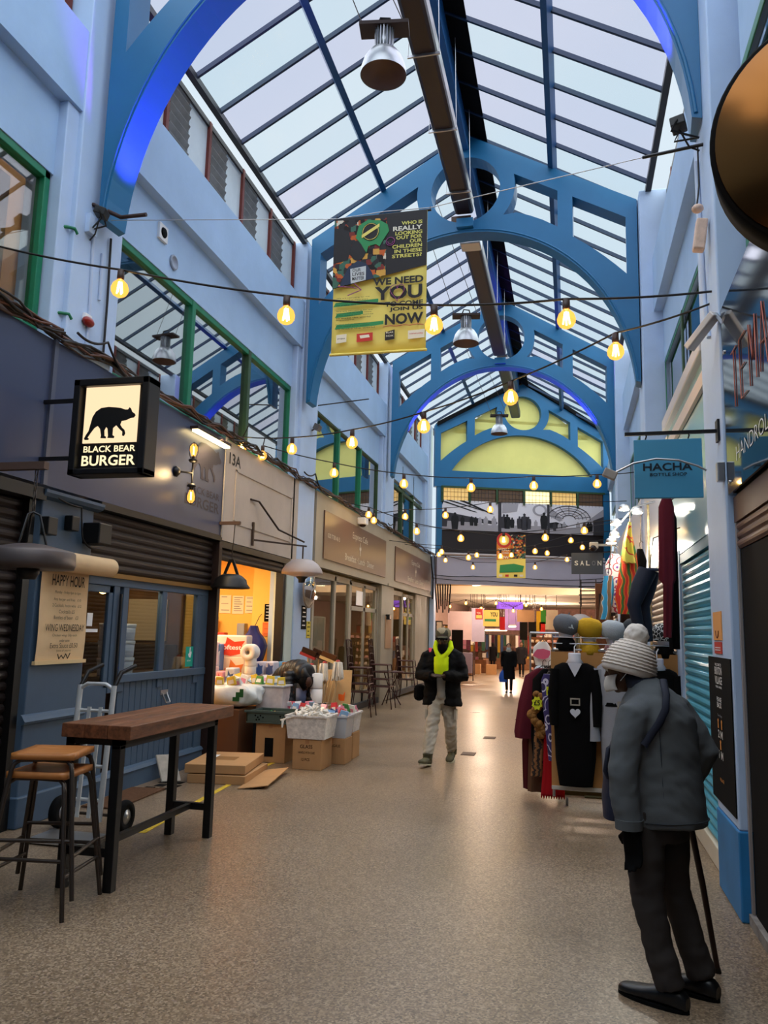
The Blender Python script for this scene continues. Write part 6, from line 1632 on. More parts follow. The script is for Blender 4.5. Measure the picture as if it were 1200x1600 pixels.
MB().box(-1.70, -1.40, 12.5, 18.05, 8.05, 8.32).build('casing', dk, t, 0.05)
MB().box(-1.72, -1.38, 12.3, 12.6, 7.98, 8.3).build('end_motor', steel, t, 0.02)
for y in (13.5, 15.5, 17.3):
    for x in (-1.72, -1.38): MB().tube([(x, y, 8.05), (x, y, 9.4)], 0.004, 4).build('hanger_wire', steel, t)
t = T('ridge_duct', 'short dark box duct under the ridge before the yellow gable', 'duct', (-1.5, 21, 8.0))
MB().box(-1.68, -1.40, 18.6, 23.6, 8.05, 8.3).build('casing', dk, t, 0.05)
MB().box(-1.72, -1.36, 18.5, 18.75, 7.98, 8.2).build('end_motor', steel, t, 0.02)
for y in (19.5, 21.5): MB().tube([(-1.54, y, 8.2), (-1.54, y, 9.4)], 0.004, 4).build('hanger_wire', steel, t)
for (lx, ly), (rx, ry) in ARCH[1:]:
    c = V((lx, ly, 0)).lerp(V((rx, ry, 0)), 0.508)
    tag(MB().box(c.x - 0.13, c.x + 0.13, c.y - 0.24, c.y - 0.16, 7.86, 8.0).build('arch_bracket', arch_blue), 'blue steel bracket at the crown of the arch, at y %d' % c.y if False else ('blue bracket at the crown of the banner arch' if ly < 14 else 'blue bracket at the crown of the second arch'), 'bracket')

spun, cop = M('spun_aluminium', '#b5b7ba', 0.35, metal=0.7), M('warm_reflector', '#86695a', 0.6, metal=0.2)


def high_bay(p, lab, top=9.3):
    t = T('high_bay_lamp', lab, 'lamp', p); p = V(p)
    MB().lathe([(0.215, 0.0), (0.21, 0.06), (0.185, 0.15), (0.14, 0.22), (0.10, 0.25), (0.0, 0.255)], p, 36).build('shade', spun, t)
    MB().lathe([(0.21, 0.003), (0.18, 0.12), (0.10, 0.22), (0.0, 0.225)], p, 36).build('reflector', cop, t)
    m_ = MB()
    for k in range(18):
        a = k * math.pi / 9; m_.obb(p + V((0.075 * math.cos(a), 0.075 * math.sin(a), 0.36)), (0.03, 0.008, 0.22), a)
    m_.lathe([(0.0, 0.25), (0.06, 0.25), (0.06, 0.47), (0, 0.47)], p, 16)
    m_.build('heat_sink', spun, t)
    MB().obb(p + V((0, 0, 0.48)), (0.46, 0.2, 0.035), R(8)).build('gear_tray', M('rust_dark_tray', '#33221d', 0.6), t)
    MB().tube([p + V((-0.08, 0, 0.5)), p + V((-0.04, 0, 0.6)), p + V((0.05, 0, 0.58)), p + V((0.07, 0, 0.5))], 0.012, 6).build('lead', cable_m, t)
    for s in (-1, 1): MB().tube([p + V((0.19 * s, 0, 0.5)), p + V((0.16 * s - 0.72, 0, top - p.z - 0.25))], 0.005, 4).build('hanger_wire', gun, t)


c = atY(599, 118, 6.5); high_bay((c.x, 6.5, c.z), 'nearest high bay lamp, hung beside the dark ridge duct')
c = atY(728, 537, 12.6); high_bay((c.x, 12.6, c.z), 'middle high bay lamp, right of the printed banner')
c = atY(780, 678, 20.0); high_bay((c.x, 20.0, c.z), 'farthest high bay lamp, in front of the yellow gable')

# ---- campaign banner on its wire
BY = 5.9
bTL, bTR, bBR, bBL = atY(526, 344, BY), atY(672, 328, BY), atY(665, 550, BY), atY(517, 555, BY)
t = T('hanging_banner', 'black and yellow printed campaign banner hung from a wire', 'banner', (bTL.x, BY, bBL.z))
o_ = bBL; bu = (bBR - bBL); bu.z = 0; bw = bu.length; bh = bTL.z - bBL.z; bu.normalize()
byel, bblk = M('banner_yellow', '#eddc72', 0.6), M('banner_black', '#1d181b', 0.6)
MB().sheet(lambda u, v: o_ + bu * (bw * u) + V((0, 0.012 * math.sin(3 * u + 2 * v), bh * v)), 10, 12).build('cloth', byel, t, 0, 0.004)
BF = lambda u, v: (bw * u, bh * v)
bo = o_ + V((0, -0.018, 0))


def bflat(poly, mat, name, d=0.0): return flat([BF(u, v) for u, v in poly], bo, bu, ZV, mat, t, name, d)


def btxt(s, u, v, w_, h_, mat, bold=0.02, d=0.004): return txt(s, bo + bu * (bw * u) + ZV * (bh * v), bu, ZV, bw * w_, bh * h_, mat, t, bold, depth=d)


bflat([(0.0, 0.475), (1.0, 0.60), (1, 1), (0, 1)], bblk, 'black_panel')
bflat([(0.0, 0.478), (0.57, 0.545), (0.57, 0.97), (0.0, 0.985)], patterned('street_crowd_print', [(0, '#1c1516'), (0.25, '#c4602c'), (0.38, '#2b2a2e'), (0.55, '#d6a24a'), (0.64, '#3f6a5a'), (0.74, '#7c2f2a'), (0.86, '#e0d6c4')], 22, 'BLOCK'), 'crowd_picture', 0.0016)
bflat([(0.0, 0.66), (0.16, 0.68), (0.2, 0.8), (0.15, 0.9), (0.0, 0.93)], bblk, 'dark_hair_shape', 0.003)
bflat(circ(0.27, 0.745, 0.085, 20, 0.075), bblk, 'head_shape', 0.0046)
bflat([(0.08, 0.488), (0.12, 0.56), (0.17, 0.63), (0.27, 0.67), (0.36, 0.645), (0.42, 0.58), (0.45, 0.53)], M('banner_navy', '#23304c', 0.6), 'jacket_shape', 0.004)
bflat([(0.20, 0.503), (0.36, 0.522), (0.36, 0.625), (0.19, 0.612)], M('banner_pale', '#c9cfd2', 0.6), 'back_patch', 0.006)
for s, v in (('OUR', 0.588), ('LIVES', 0.558), ('MATTER', 0.525)): btxt(s, 0.215, v, 0.13 if s != 'OUR' else 0.09, 0.024, bblk, 0.01, 0.009)
bgreen = M('banner_green', '#2f8f55', 0.6)
bflat([(0.24, 0.84), (0.30, 0.79), (0.36, 0.72), (0.38, 0.77), (0.46, 0.78), (0.50, 0.76), (0.53, 0.80), (0.60, 0.87), (0.58, 0.92), (0.50, 0.955), (0.36, 0.965), (0.27, 0.93)], bgreen, 'green_bubble', 0.006)
bflat(circ(0.40, 0.875, 0.095, 24, 0.067), bblk, 'badge_disc', 0.0076)
MB().tube([bo + bu * (bw * (0.40 + 0.085 * math.cos(a))) + ZV * (bh * (0.875 + 0.06 * math.sin(a))) + V((0, -0.0105, 0)) for a in [i * math.pi / 12 for i in range(25)]], 0.0028, 5).build('badge_ring', byel, t)
MB().slab(bo + bu * (bw * 0.305) + ZV * (bh * 0.83) + V((0, -0.011, 0)), bu * (bw * 0.19) + ZV * (bh * 0.075), ZV * 0.03, (0, -0.001, 0)).build('badge_band', byel, t)
ybr, wbr = M('banner_lettering_yellow', '#d9d26a', 0.6), M('banner_lettering_white', '#e9e4d2', 0.6)
for s, u, v, w_, m_ in (('WHO IS', .73, .905, .22, ybr), ('REALLY', .64, .865, .31, wbr), ('LOOKING', .665, .832, .285, ybr), ('OUT FOR', .675, .80, .275, ybr), ('OUR', .82, .768, .13, ybr), ('CHILDREN', .635, .735, .315, ybr), ('IN THESE', .66, .70, .29, ybr), ('STREETS?', .635, .665, .315, ybr)):
    btxt(s, u, v, w_, 0.027 if s != 'REALLY' else 0.033, m_, 0.03)
mag = M('banner_magenta', '#a04a8c', 0.6)
for r_ in (0.045, 0.028): MB().tube([bo + bu * (bw * 0.615 + r_ * bw * math.cos(a)) + ZV * (bh * 0.79 + r_ * bw * math.sin(a)) + V((0, -0.008, 0)) for a in ([i * math.pi / 10 for i in range(21)] if r_ > 0.04 else [math.pi + i * math.pi / 8 for i in range(9)])], 0.003, 5).build('smile_doodle', mag, t)
for s, u, v, w_, h_ in (('WE NEED', .44, .475, .53, .052), ('YOU', .46, .365, .50, .10), ('TO COME', .57, .315, .40, .036), ('JOIN US', .62, .275, .35, .034), ('NOW', .575, .185, .40, .078)): btxt(s, u, v, w_, h_, bblk, 0.035)
MB().tube([bo + bu * (bw * u) + ZV * (bh * v) + V((0, -0.006, 0)) for u, v in ((.06, .49), (.22, .475), (.315, .452), (.17, .418))], 0.004, 5).tube([bo + bu * (bw * u) + ZV * (bh * v) + V((0, -0.006, 0)) for u, v in ((.24, .50), (.315, .452))], 0.004, 5).build('arrow_doodle', mag, t)
hp = [(0.70 + 0.075 * math.sin(q) ** 3, 0.42 + 0.0042 * (13 * math.cos(q) - 5 * math.cos(2 * q) - 2 * math.cos(3 * q) - math.cos(4 * q))) for q in [2 * math.pi * i / 28 for i in range(29)]]
MB().tube([bo + bu * (bw * u) + ZV * (bh * v) + V((0, -0.0085, 0)) for u, v in hp], 0.0028, 5).build('heart_doodle', mag, t)
MB().tube([bo + bu * (bw * (.56 + .07 * k)) + ZV * (bh * (.172 + .007 * (k % 2))) + V((0, -0.006, 0)) for k in range(7)], 0.0032, 5).build('wave_doodle', M('banner_pink', '#cf6a5a', 0.6), t)
for k, (v, w_) in enumerate(((.395, .36), (.378, .34), (.362, .32), (.345, .33), (.30, .40), (.285, .38), (.268, .40), (.25, .37), (.235, .20), (.205, .34), (.19, .36), (.172, .42))):
    btxt(('We are recruiting for our', 'project and so many more', 'who need your voices', 'to make the world')[k % 4], 0.05, v, w_, 0.010, bblk, 0.0)
for y0_, (a, b) in zip((.352, .272, .19), ((.02, .50), (.04, .34), (.04, .56))): bflat([(a, y0_ - .012), (b - .1, y0_ - .004), (b, y0_ + .004), (b, y0_ + .028), (b - .15, y0_ + .024), (a + .02, y0_ + .018)], bgreen, 'green_brush_stroke', 0.002)
for u, w_, m_ in ((.06, .11, wbr), (.28, .17, M('banner_red', '#c8362c', 0.6)), (.58, .10, bblk), (.82, .17, wbr)): bflat([(u, .075), (u + w_, .082), (u + w_, .14 if m_ != bblk else .15), (u, .135)], m_, 'sponsor_logo', 0.002)
bflat([(.32, .10), (.42, .105), (.41, .125), (.31, .122)], wbr, 'logo_mark', 0.004)
for s, u, v, w_, m_ in (('BLAK', .59, .125, .08, wbr), ('SOX', .59, .10, .08, wbr), ('community', .835, .105, .14, M('banner_red', '#c8362c')), ('project', .075, .10, .08, bblk)): btxt(s, u, v, w_, .013, m_, 0.01, 0.0045)
MB().tube([bo + V((-0.01, 0.018, 0.0)), bo + bu * (bw + 0.01) + V((0, 0.018, 0.0))], 0.012, 8).build('bottom_rod', byel, t)
MB().tube([bTL + V((-0.01, 0, 0)), bTR + V((0.01, 0, 0))], 0.010, 8).build('top_rod', black, t)
for p in (bTL, (bTL + bTR) / 2, bTR): MB().tube([p, p + V((0.002, 0, 0.035))], 0.003, 4).build('tie', gun, t)
wl, wr_ = V((-4.0, 5.95, atY(262, 335, 5.95).z)), V((0.55, 5.6, atY(950, 252, 5.6).z))
tag(wire([wl, bTL + V((0, 0, 0.01)), (bTL + bTR) / 2 + V((0, 0, 0.03)), bTR + V((0, 0, 0.02)), wr_], 0.0035, 'banner_wire', steel, sag=0.0), 'thin wire across the arcade carrying the banner', 'wire')
tag(MB().tube([(-4.2, 5.95, atX(170, 342, -4.2).z), (-3.9, 5.95, wl.z + 0.02), wl + V((0.35, 0, 0.02))], 0.02, 6).build('cable_bracket', cable_b), 'cable wrapped bracket holding the banner wire at the left pillar', 'bracket')
tag(MB().tube([(0.95, 5.45, atY(1088, 233, 5.5).z), wr_], 0.012, 6).build('wire_bracket', black), 'black rod holding the banner wire at the right pillar', 'bracket')

# ---- festoon strings
bcount = [0]
bulb0 = None


def string_bulb(p, lab, group):
    global bulb0
    if bulb0 is None:
        bulb0 = T('string_bulb', lab, 'light bulb', (0, 0, 0), group)
        MB().lathe([(0.0, 0.0), (0.024, 0.0), (0.026, -0.06), (0.02, -0.075), (0.0, -0.075)], (0, 0, 0), 14).build('socket', M('bulb_socket_brown', '#3a2317', 0.5), bulb0)
        g_ = MB().lathe([(0.018, -0.070), (0.030, -0.082), (0.052, -0.105), (0.063, -0.138), (0.060, -0.165), (0.046, -0.188), (0.024, -0.202), (0.0, -0.205)], (0, 0, 0), 20).build('globe', bulb_m, bulb0)
        m_ = MB()
        for k in range(4):
            a = k * math.pi / 2; m_.tube([(0.010 * math.cos(a), 0.010 * math.sin(a), -0.09), (0.022 * math.cos(a), 0.022 * math.sin(a), -0.175)], 0.006, 5)
        m_.build('filament', fil, g_)
        bulb0.location = p; o = bulb0
    else:
        o = dup(bulb0, p, 0, lab); o['group'] = group
    light('bulb_light', 'POINT', (p[0], p[1], p[2] - 0.14), 13.0, (1.0, 0.80, 0.60), 0.012)
    return o


def festoon(A, B, pix, name, ends=None):
    """string hung in the vertical plane through plan points A, B; bulbs where the listed photo rays meet that plane"""
    A, B = V((*A, 0)), V((*B, 0)); d = B - A; n_ = V((d.y, -d.x, 0))
    P = []
    for x, y in pix:
        r_ = ray(x, y); k = n_.dot(A) / n_.dot(r_); P.append(V((0, 0, CAM_H)) + r_ * k)
    P.sort(key=lambda p: (p - A).dot(d))
    for i, p in enumerate(P):
        string_bulb((p.x, p.y, p.z + 0.15), 'glowing round bulb, %s from the left wall on the %s' % (NTH[i], name), 'bulbs on the ' + name)
    pts = [p + V((0, 0, 0.155)) for p in P]
    za, zb = ends or (None, None)
    s0 = V((A.x, A.y, za if za else pts[0].z + 0.12)); s1 = V((B.x, B.y, zb if zb else pts[-1].z + 0.1))
    tag(wire([s0] + pts + [s1], 0.008, 'festoon_cable', cable_m, sag=0.015), 'thin black cable of the %s' % name, 'cable')


festoon((-4.2, 4.75), (0.94, 5.35), [(187, 453), (447, 495), (678, 510), (885, 501)], 'nearest string', (atX(0, 392, -4.2).z, atY(1118, 455, 5.35).z))
festoon((-4.15, 9.6), (0.94, 5.45), [(378, 700), (456, 703), (550, 693), (662, 668), (798, 623), (962, 551)], 'diagonal string under the arches', (None, atY(1115, 470, 5.4).z))
festoon((-4.15, 10.2), (1.1, 12.6), [(410, 713), (522, 740), (631, 757), (736, 763), (834, 760), (933, 757)], 'string before the banner arch pillar')
festoon((-4.15, 14.2), (1.1, 14.4), [(576, 805), (651, 831), (720, 842), (787, 845), (852, 841), (913, 830)], 'string at the cafe sign')
festoon((-4.15, 14.6), (1.1, 16.0), [(584, 814), (633, 808), (696, 806), (766, 797)], 'slanting string over the cafe sign')
festoon((-4.15, 18.2), (1.1, 18.6), [(690, 863), (732, 872), (782, 870), (836, 862), (892, 845)], 'upper string at the second arch')
festoon((-4.15, 20.0), (1.1, 20.4), [(686, 867), (745, 868), (799, 868), (855, 865), (910, 856)], 'far upper string near the gable')
festoon((-4.1, 22.0), (1.1, 22.4), [(696, 876), (739, 887), (836, 887), (886, 875)], 'farthest string under the mural')

# ---- cable bundles along the fascia tops
cm = [cable_m, cable_b, M('cable_rust', '#59372a', 0.6)]
k = 0
for seg, lab in (((3.0, 5.6), 'along the top of the dark fascia at the left edge'), ((5.6, 9.1), 'sagging along the top of the burger fascia'), ((9.1, 12.6), 'along the top of the 13A fascia'), ((12.6, 18.3), 'along the nearer half of the cafe fascia'), ((18.3, 24.6), 'along the farther half of the cafe fascia')):
    t = T('cable_bundle', 'tangled bundle of cables ' + lab, 'cables', (-4.16, sum(seg) / 2, 3.95))
    for j in range(8):
        y = seg[0]; pts = []
        while y < seg[1] + 0.01:
            pts.append(V((-4.165 + random.uniform(-0.03, 0.05), y, 3.985 + random.uniform(-0.045, 0.075)))); y += (seg[1] - seg[0]) / 9
        MB().tube([p for a, b in zip(pts, pts[1:]) for p in (a, a.lerp(b, 0.5) + V((0, 0, random.uniform(-.02, .02))))] + [pts[-1]], random.choice((0.008, 0.011, 0.015)), 5).build('cable', cm[j % 3], t)
for a, b, lab in ((5.8, 6.6, 'loose cable loop at the foot of the left pillar'), (11.9, 12.8, 'loose cable loop at the pilaster by 13A'), (18.0, 18.8, 'loose cable loop between the cafe signs')):
    tag(wire([(-4.14, a, 4.1), (-4.1, (a + b) / 2, 4.16), (-4.12, b, 3.96)], 0.012, 'cable', cable_m, sag=0.05), lab, 'cable')
t = T('security_camera', 'white dome camera on the nearer cafe sign', 'camera', atX(570, 818, -4.05)); c = atX(569, 820, -4.08)
MB().box(c.x - 0.12, c.x + 0.06, c.y - 0.12, c.y + 0.12, c.z, c.z + 0.14).build('housing', white, t, 0.02); MB().ball(c + V((-0.03, 0, 0)), (0.07, 0.08, 0.05), 16, 10).build('dome', M('smoked_dome', '#2b1c1a', 0.15), t)
c = atX(496, 668, -4.1); t = T('wall_floodlight', 'small grey floodlight on the pilaster under the banner arch', 'light', c)
MB().obb(c, (0.1, 0.16, 0.1), Matrix.Rotation(R(25), 3, 'Y')).build('lamp_head', M('grey_casting', '#5d5a58', 0.5), t, 0.01); MB().bar((-4.2, c.y, c.z - 0.05), c, 0.02).build('bracket', gun, t)
for (x, y), lab in (((478, 634), 'thin rod bracket on the upper wall left of the second arch'), ):
    c = atX(520, 633, -4.0); tag(MB().tube([(-4.32, c.y, c.z), (-3.3, c.y - 0.2, c.z + 0.02)], 0.01, 6).build('rod_bracket', gun), lab, 'bracket')
c = atX(672, 774, -4.1)
tag(wire([(-4.15, 24.0, 3.9), (-4.1, 24.2, 3.2), (-4.1, 24.1, 2.6)], 0.02, 'cable', cable_m, sag=0.05), 'thick cable dropping at the end of the cafe fascia', 'cable')
# ================================================================== GABLE MURAL, SIGNS AND THE HALL BEYOND
# ---- black and white market mural under the strip window
t = T('photo_mural', 'long black and white market photograph mural under the strip window', 'mural', gp(0, 4.72))
g1_, g2_, g3_, g4_ = M('mural_pale', '#e2dce2', 0.7), M('mural_mid', '#a29ca2', 0.7), M('mural_dark', '#37343a', 0.7), M('mural_black', '#151418', 0.7)
MX0, MW, MZ, MH = -2.6, 5.24, 4.72, 0.92
MB().slab(gp(MX0, MZ, 0.065), gdn * MW, (0, 0, MH), gn * 0.02).build('print', g1_, t)
mo_ = gp(MX0, MZ, 0.086)


def mflat(poly, mat, name, d=0.001): return flat([(u * MW, v * MH) for u, v in poly], mo_, gdn, ZV, mat, t, name, d)


mflat([(0, 0), (1, 0), (1, .22), (.82, .24), (.74, .2), (.6, .24), (.36, .22), (.3, .2), (.2, .25), (0, .3)], g2_, 'ground_print')
mflat([(0, .62), (.34, .32), (.34, .24), (0, .30)], g3_, 'stall_row_print', 0.002)
for a in ((0, .95, .20, .62), (.03, 1.0, .26, .66), (.11, 1.0, .30, .58)): mflat([(a[0], a[1]), (a[0] + .03, a[1]), (a[2] + .02, a[3]), (a[2], a[3])], g4_, 'roof_truss_print', 0.003)
mflat([(0, .7), (.02, 1), (0.0, 1)], g4_, 'roof_edge_print', 0.003)
mflat([(.345, 0), (.365, 0), (.365, 1), (.345, 1)], g3_, 'panel_joint', 0.003)
mflat([(.645, 0), (.66, 0), (.66, 1), (.645, 1)], g3_, 'panel_joint', 0.003)
mflat([(.37, .62), (.46, .7), (.47, 1), (.37, 1)], g2_, 'shop_sign_print', 0.002)
mflat(circ(.60, .78, .045, 18, .2), g2_, 'arch_print', 0.002); mflat(circ(.60, .78, .03, 18, .14), g1_, 'arch_print', 0.003)
for k in range(5):
    r_ = .03 + .018 * k
    MB().tube([mo_ + gdn * (MW * (.78 + r_ * 1.3 * math.cos(a))) + ZV * (MH * (.52 + r_ * 4.4 * math.sin(a))) + gn * 0.004 for a in [i * math.pi / 12 for i in range(13)]], 0.012, 5).build('vault_rib_print', g2_ if k % 2 else g3_, t)
for k in range(7):
    a = math.pi * (k + 0.5) / 7; MB().tube([mo_ + gdn * (MW * (.78 + .04 * math.cos(a))) + ZV * (MH * (.52 + .12 * math.sin(a))) + gn * 0.004, mo_ + gdn * (MW * (.78 + .14 * math.cos(a))) + ZV * (MH * (.52 + .46 * math.sin(a))) + gn * 0.004], 0.008, 4).build('vault_bar_print', g3_, t)
mflat([(.86, .34), (1, .92), (1, .0), (.86, .18)], g2_, 'right_shops_print', 0.003); mflat([(.93, 0), (.93, .5), (1, .66), (1, 0)], g3_, 'right_shutter_print', 0.005)
mflat([(.66, .95), (.74, .48), (.72, .42), (.66, .6)], g2_, 'left_vault_print', 0.003)
mflat([(.66, .18), (.74, .2), (.78, .28), (.7, .4), (.66, .36)], g4_, 'stall_print', 0.004)
for u, v, s in [q for i_, q in enumerate([(.02, .1, 1.5), (.085, .02, 1.6), (.13, .16, .9), (.16, .18, .8), (.185, .16, .9), (.21, .16, .85), (.235, .17, .8), (.27, .14, 1.0), (.295, .14, .95), (.32, .12, 1.1), (.38, .12, 1.35), (.40, .1, 1.4), (.43, .14, 1.0), (.455, .1, 1.45), (.475, .12, 1.2), (.505, .08, 1.6), (.53, .12, 1.2), (.575, .16, .8), (.59, .18, .7), (.625, .14, 1.6), (.69, .1, .8), (.72, .1, .8), (.75, .1, .9), (.82, .14, .8), (.835, .12, .9), (.90, .1, 1.0), (.915, .12, .9)]) if i_ % 5 != 3]:
    hgt, wd = .36 * s, .011 * s
    mflat([(u - wd, v), (u + wd, v), (u + wd * 1.3, v + hgt * .55), (u + wd * 1.1, v + hgt * .78), (u + wd * .35, v + hgt * .82), (u + wd * .5, v + hgt * .93), (u, v + hgt), (u - wd * .5, v + hgt * .93), (u - wd * .35, v + hgt * .82), (u - wd * 1.1, v + hgt * .78), (u - wd * 1.3, v + hgt * .55)], random.choice((g4_, g3_, g2_)), 'figure_print', 0.006)

# small banner, salon sign, camera
t = T('hanging_banner', 'smaller red yellow and green banner hung below the mural', 'banner', (-1.5, 21, 3.05))
a_, b_ = atY(776, 903, 21), atY(821, 836, 21); w_, h_ = b_.x - a_.x, b_.z - a_.z
MB().box(a_.x, b_.x, 20.99, 21.01, a_.z, b_.z).build('cloth', byel, t)
o_ = V((a_.x, 20.985, a_.z))
F2 = lambda ps, m_, nm, d=0.001: flat([(w_ * u, h_ * v) for u, v in ps], o_, XV, ZV, m_, t, nm, d, 0.002)
F2([(0, .45), (1, .45), (1, 1), (0, 1)], patterned('street_crowd_print', [], 1) if 'street_crowd_print' not in _MC else _MC['street_crowd_print'], 'picture_print')
F2([(0, .42), (.45, .44), (.5, .82), (0, .8)], M('banner_orange', '#d9822e', 0.6), 'orange_print', 0.004)
for r_ in (.26, .18, .10): F2([(.26 + r_ * math.cos(q), .88 + r_ * .68 * math.sin(q)) for q in [i * math.pi / 10 for i in range(20)]], M('banner_red', '#c8362c') if r_ != .18 else byel, 'badge_print', 0.006 + 0.003 * (0.3 - r_) / 0.08)
F2([(.1, .12), (.9, .14), (.95, .28), (.6, .33), (.12, .3)], bgreen, 'green_brush_stroke', 0.004)
for s, v, hh in (('YOU', .62, .07), ('TO COME', .56, .035), ('NOW', .44, .07)): txt(s, o_ + V((w_ * .05, 0, h_ * v)), XV, ZV, w_ * .38, h_ * hh, wbr, t, 0.03, depth=0.012)
for u in (.08, .3, .6, .8): F2([(u, .03), (u + .12, .03), (u + .12, .08), (u, .08)], M('banner_red', '#c8362c') if u == .3 else (bblk if u == .6 else wbr), 'sponsor_logo', 0.003)
for x_ in (a_.x + 0.03, b_.x - 0.03): MB().tube([(x_, 21, b_.z - 0.01), (-4.2 if x_ < -1.5 else 1.04, 21.0, b_.z + 0.3)], 0.005, 5).build('tie_wire', gun, t)
t = T('hanging_sign', 'dark grey salon sign hung at the right before the hall', 'sign', (0.4, 19, 3.0))
a_, b_ = atY(893, 897, 19), atY(942, 864, 19)
box('board', M('charcoal_board', '#4a4e53', 0.5), a_.x, b_.x, 18.98, 19.02, a_.z, b_.z, t)
for k, ch in enumerate('SALON'): txt(ch, (a_.x + 0.07 + 0.13 * k, 18.98, a_.z + 0.2), XV, ZV, 0.085, 0.11, wbr if ch != 'O' else grey, t, 0.02, depth=0.006)
MB().bar((b_.x - 0.1, 19, b_.z + 0.02), (1.05, 19, b_.z + 0.02), 0.025).build('bracket', black, t)
t = T('security_camera', 'white security camera above the salon sign', 'camera', atY(925, 862, 18.9)); c = atY(928, 857, 18.9)
MB().box(c.x - 0.1, c.x + 0.1, 18.8, 19.0, c.z, c.z + 0.14).build('housing', M('cream_camera', '#d8c7ac', 0.5), t, 0.02); MB().ball((c.x - 0.02, 18.85, c.z), (0.09, 0.09, 0.08), 14, 8).build('dome', M('smoked_dome', '#2b1c1a'), t); MB().bar((c.x + 0.1, 18.9, c.z + 0.08), (1.04, 18.9, c.z + 0.08), 0.05).build('arm', M('cream_camera', '#d8c7ac'), t)
for pts, lab in (([(683, 905), (740, 905), (790, 901), (850, 908), (940, 900)], 'upper cable sagging across the lilac beam'), ([(683, 912), (760, 915), (940, 920)], 'lower cable along the lilac beam')):
    tag(wire([gp((x - 814) / 262 * 5.6, 3.06 + (915 - y) / 62 * 0.84 + 0.12, 0.14) for x, y in pts], 0.012, 'cable', cable_m, sag=0.03, seg=8), lab, 'cable')
t = T('cable_rack', 'tangle of black cables and brackets by the salon sign', 'cables', (0.7, 24.5, 2.6))
for k in range(6):
    z = 2.55 + 0.12 * k; MB().tube([(0.25 + 0.05 * (k % 2), 24.3, z), (0.9, 24.4, z + 0.02), (1.1, 24.6, z + 0.15)], 0.018, 5).build('cable', cable_m, t)
for x in (0.32, 0.75): MB().bar((x, 24.35, 2.45), (x, 24.35, 3.25), 0.03).build('rack_post', cable_b, t)
t = T('cable_rack', 'tangle of cables and pipes at the left end of the hall beam', 'cables', (-3.8, 24.6, 2.4))
for k in range(7): MB().tube([(-4.08 + 0.07 * k, 24.3, 3.95), (-4.05 + 0.08 * k, 24.25, 3.0), (-4.0 + 0.06 * k, 24.4, 2.2 + 0.1 * (k % 3))], 0.022, 5).build('cable', cm[k % 3], t)

# ---- hall: ceiling strips, stalls, signs
for x, y, lab in ((-3.0, 27.2, 'slanted fluorescent strip under the boarded ceiling'), (-1.2, 33, 'long strip lamp over the far stalls'), (0.6, 28.2, 'warm strip lamp at the right of the boarded ceiling')):
    t = T('strip_light', lab, 'light', (x, y, 3.2)); MB().obb((x, y, 3.27), (0.16, 1.1, 0.06), 0.5).build('body', white, t); MB().obb((x, y, 3.23), (0.12, 1.0, 0.03), 0.5).build('tube', glow('warm_tube', '#ffedc0', 5), t)
for x0, x1, y_, Y, lab in ((741, 757, 977, 39, 'left glaring strip lamp deep in the hall'), (758, 792, 985, 41, 'long glaring strip lamp deep in the hall'), (795, 806, 979, 37, 'short glaring strip lamp deep in the hall')):
    a_, b_ = atY(x0, y_, Y), atY(x1, y_, Y); t = T('strip_light', lab, 'light', a_)
    MB().bar(a_ + V((0, 0, .06)), b_ + V((0, 0, .06)), 0.1, 0.06).build('body', white, t); MB().bar(a_, b_, 0.09, 0.06).build('tube', glow('warm_tube', '#ffedc0', 5), t)
    for q in (a_, b_): MB().tube([q + V((0, 0, .06)), (q.x, q.y, 3.52)], 0.01, 5).build('hanger_wire', gun, t)
festoon((-4.6, 30.0), (3.0, 30.0), [(703, 948), (728, 943), (752, 951), (775, 943), (802, 955), (822, 946), (846, 952)], 'string inside the hall')
for x0, y0, x1, y1, Y, col, lab, nm, cat in (
        (700, 1000, 737, 955, 33, '#d5bfc4', 'pale pink screen panel on the left of the hall', 'screen_panel', 'screen'), (737, 1003, 757, 950, 33.2, '#b9b4cf', 'pale lilac screen panel next to the pink one', 'screen_panel', 'screen'),
        (706, 1040, 723, 984, 31, '#0d0c0d', 'tall black board behind the walking man', 'black_board', 'board'),
        (781, 985, 789, 964, 36, '#c22a30', 'red banner hanging in the middle of the hall', 'red_banner', 'banner'), (789, 985, 815, 950, 38, '#a58ac9', 'lilac lit panel behind the red banner', 'lit_panel', 'panel'),
        (808, 972, 835, 953, 32, '#b5906c', 'bare wooden panel hanging above the far stalls', 'wood_panel', 'panel'),
        (812, 1000, 824, 972, 33, '#15130f', 'left dark doorway shape below the wooden panel', 'dark_garment', 'garment'), (826, 1000, 838, 971, 33, '#191613', 'right dark doorway shape below the wooden panel', 'dark_garment', 'garment'),  # near black sheets stand in for the darkness of two doorways
        (851, 984, 872, 953, 32, '#cfc3b0', 'pale towel hanging right of the striped flag', 'hanging_towel', 'towel')):
    a_, b_ = atY(x0, y1, Y), atY(x1, y0, Y); zl, zh = min(a_.z, b_.z), max(a_.z, b_.z)
    o = T(nm, lab, cat, ((a_.x + b_.x) / 2, Y, zl)); MB().box(a_.x, b_.x, Y - 0.02, Y + 0.03, zl, zh).build('cloth' if 'garment' in nm or 'towel' in nm or 'banner' in nm else 'panel', M(nm + col[1:], col, 0.8, var=0.06, vs=3), o)
    for x_ in (a_.x + 0.05, b_.x - 0.05):
        if nm == 'black_board': MB().tube([(x_, Y, fz(Y)), (x_, Y, zl + 0.02)], 0.03, 6).build('leg', black, o)
        else: MB().tube([(x_, Y, zh - 0.01), (x_, Y, 3.52 if Y > 29.3 else 3.3)], 0.012, 5).build('hanger_wire', gun, o)
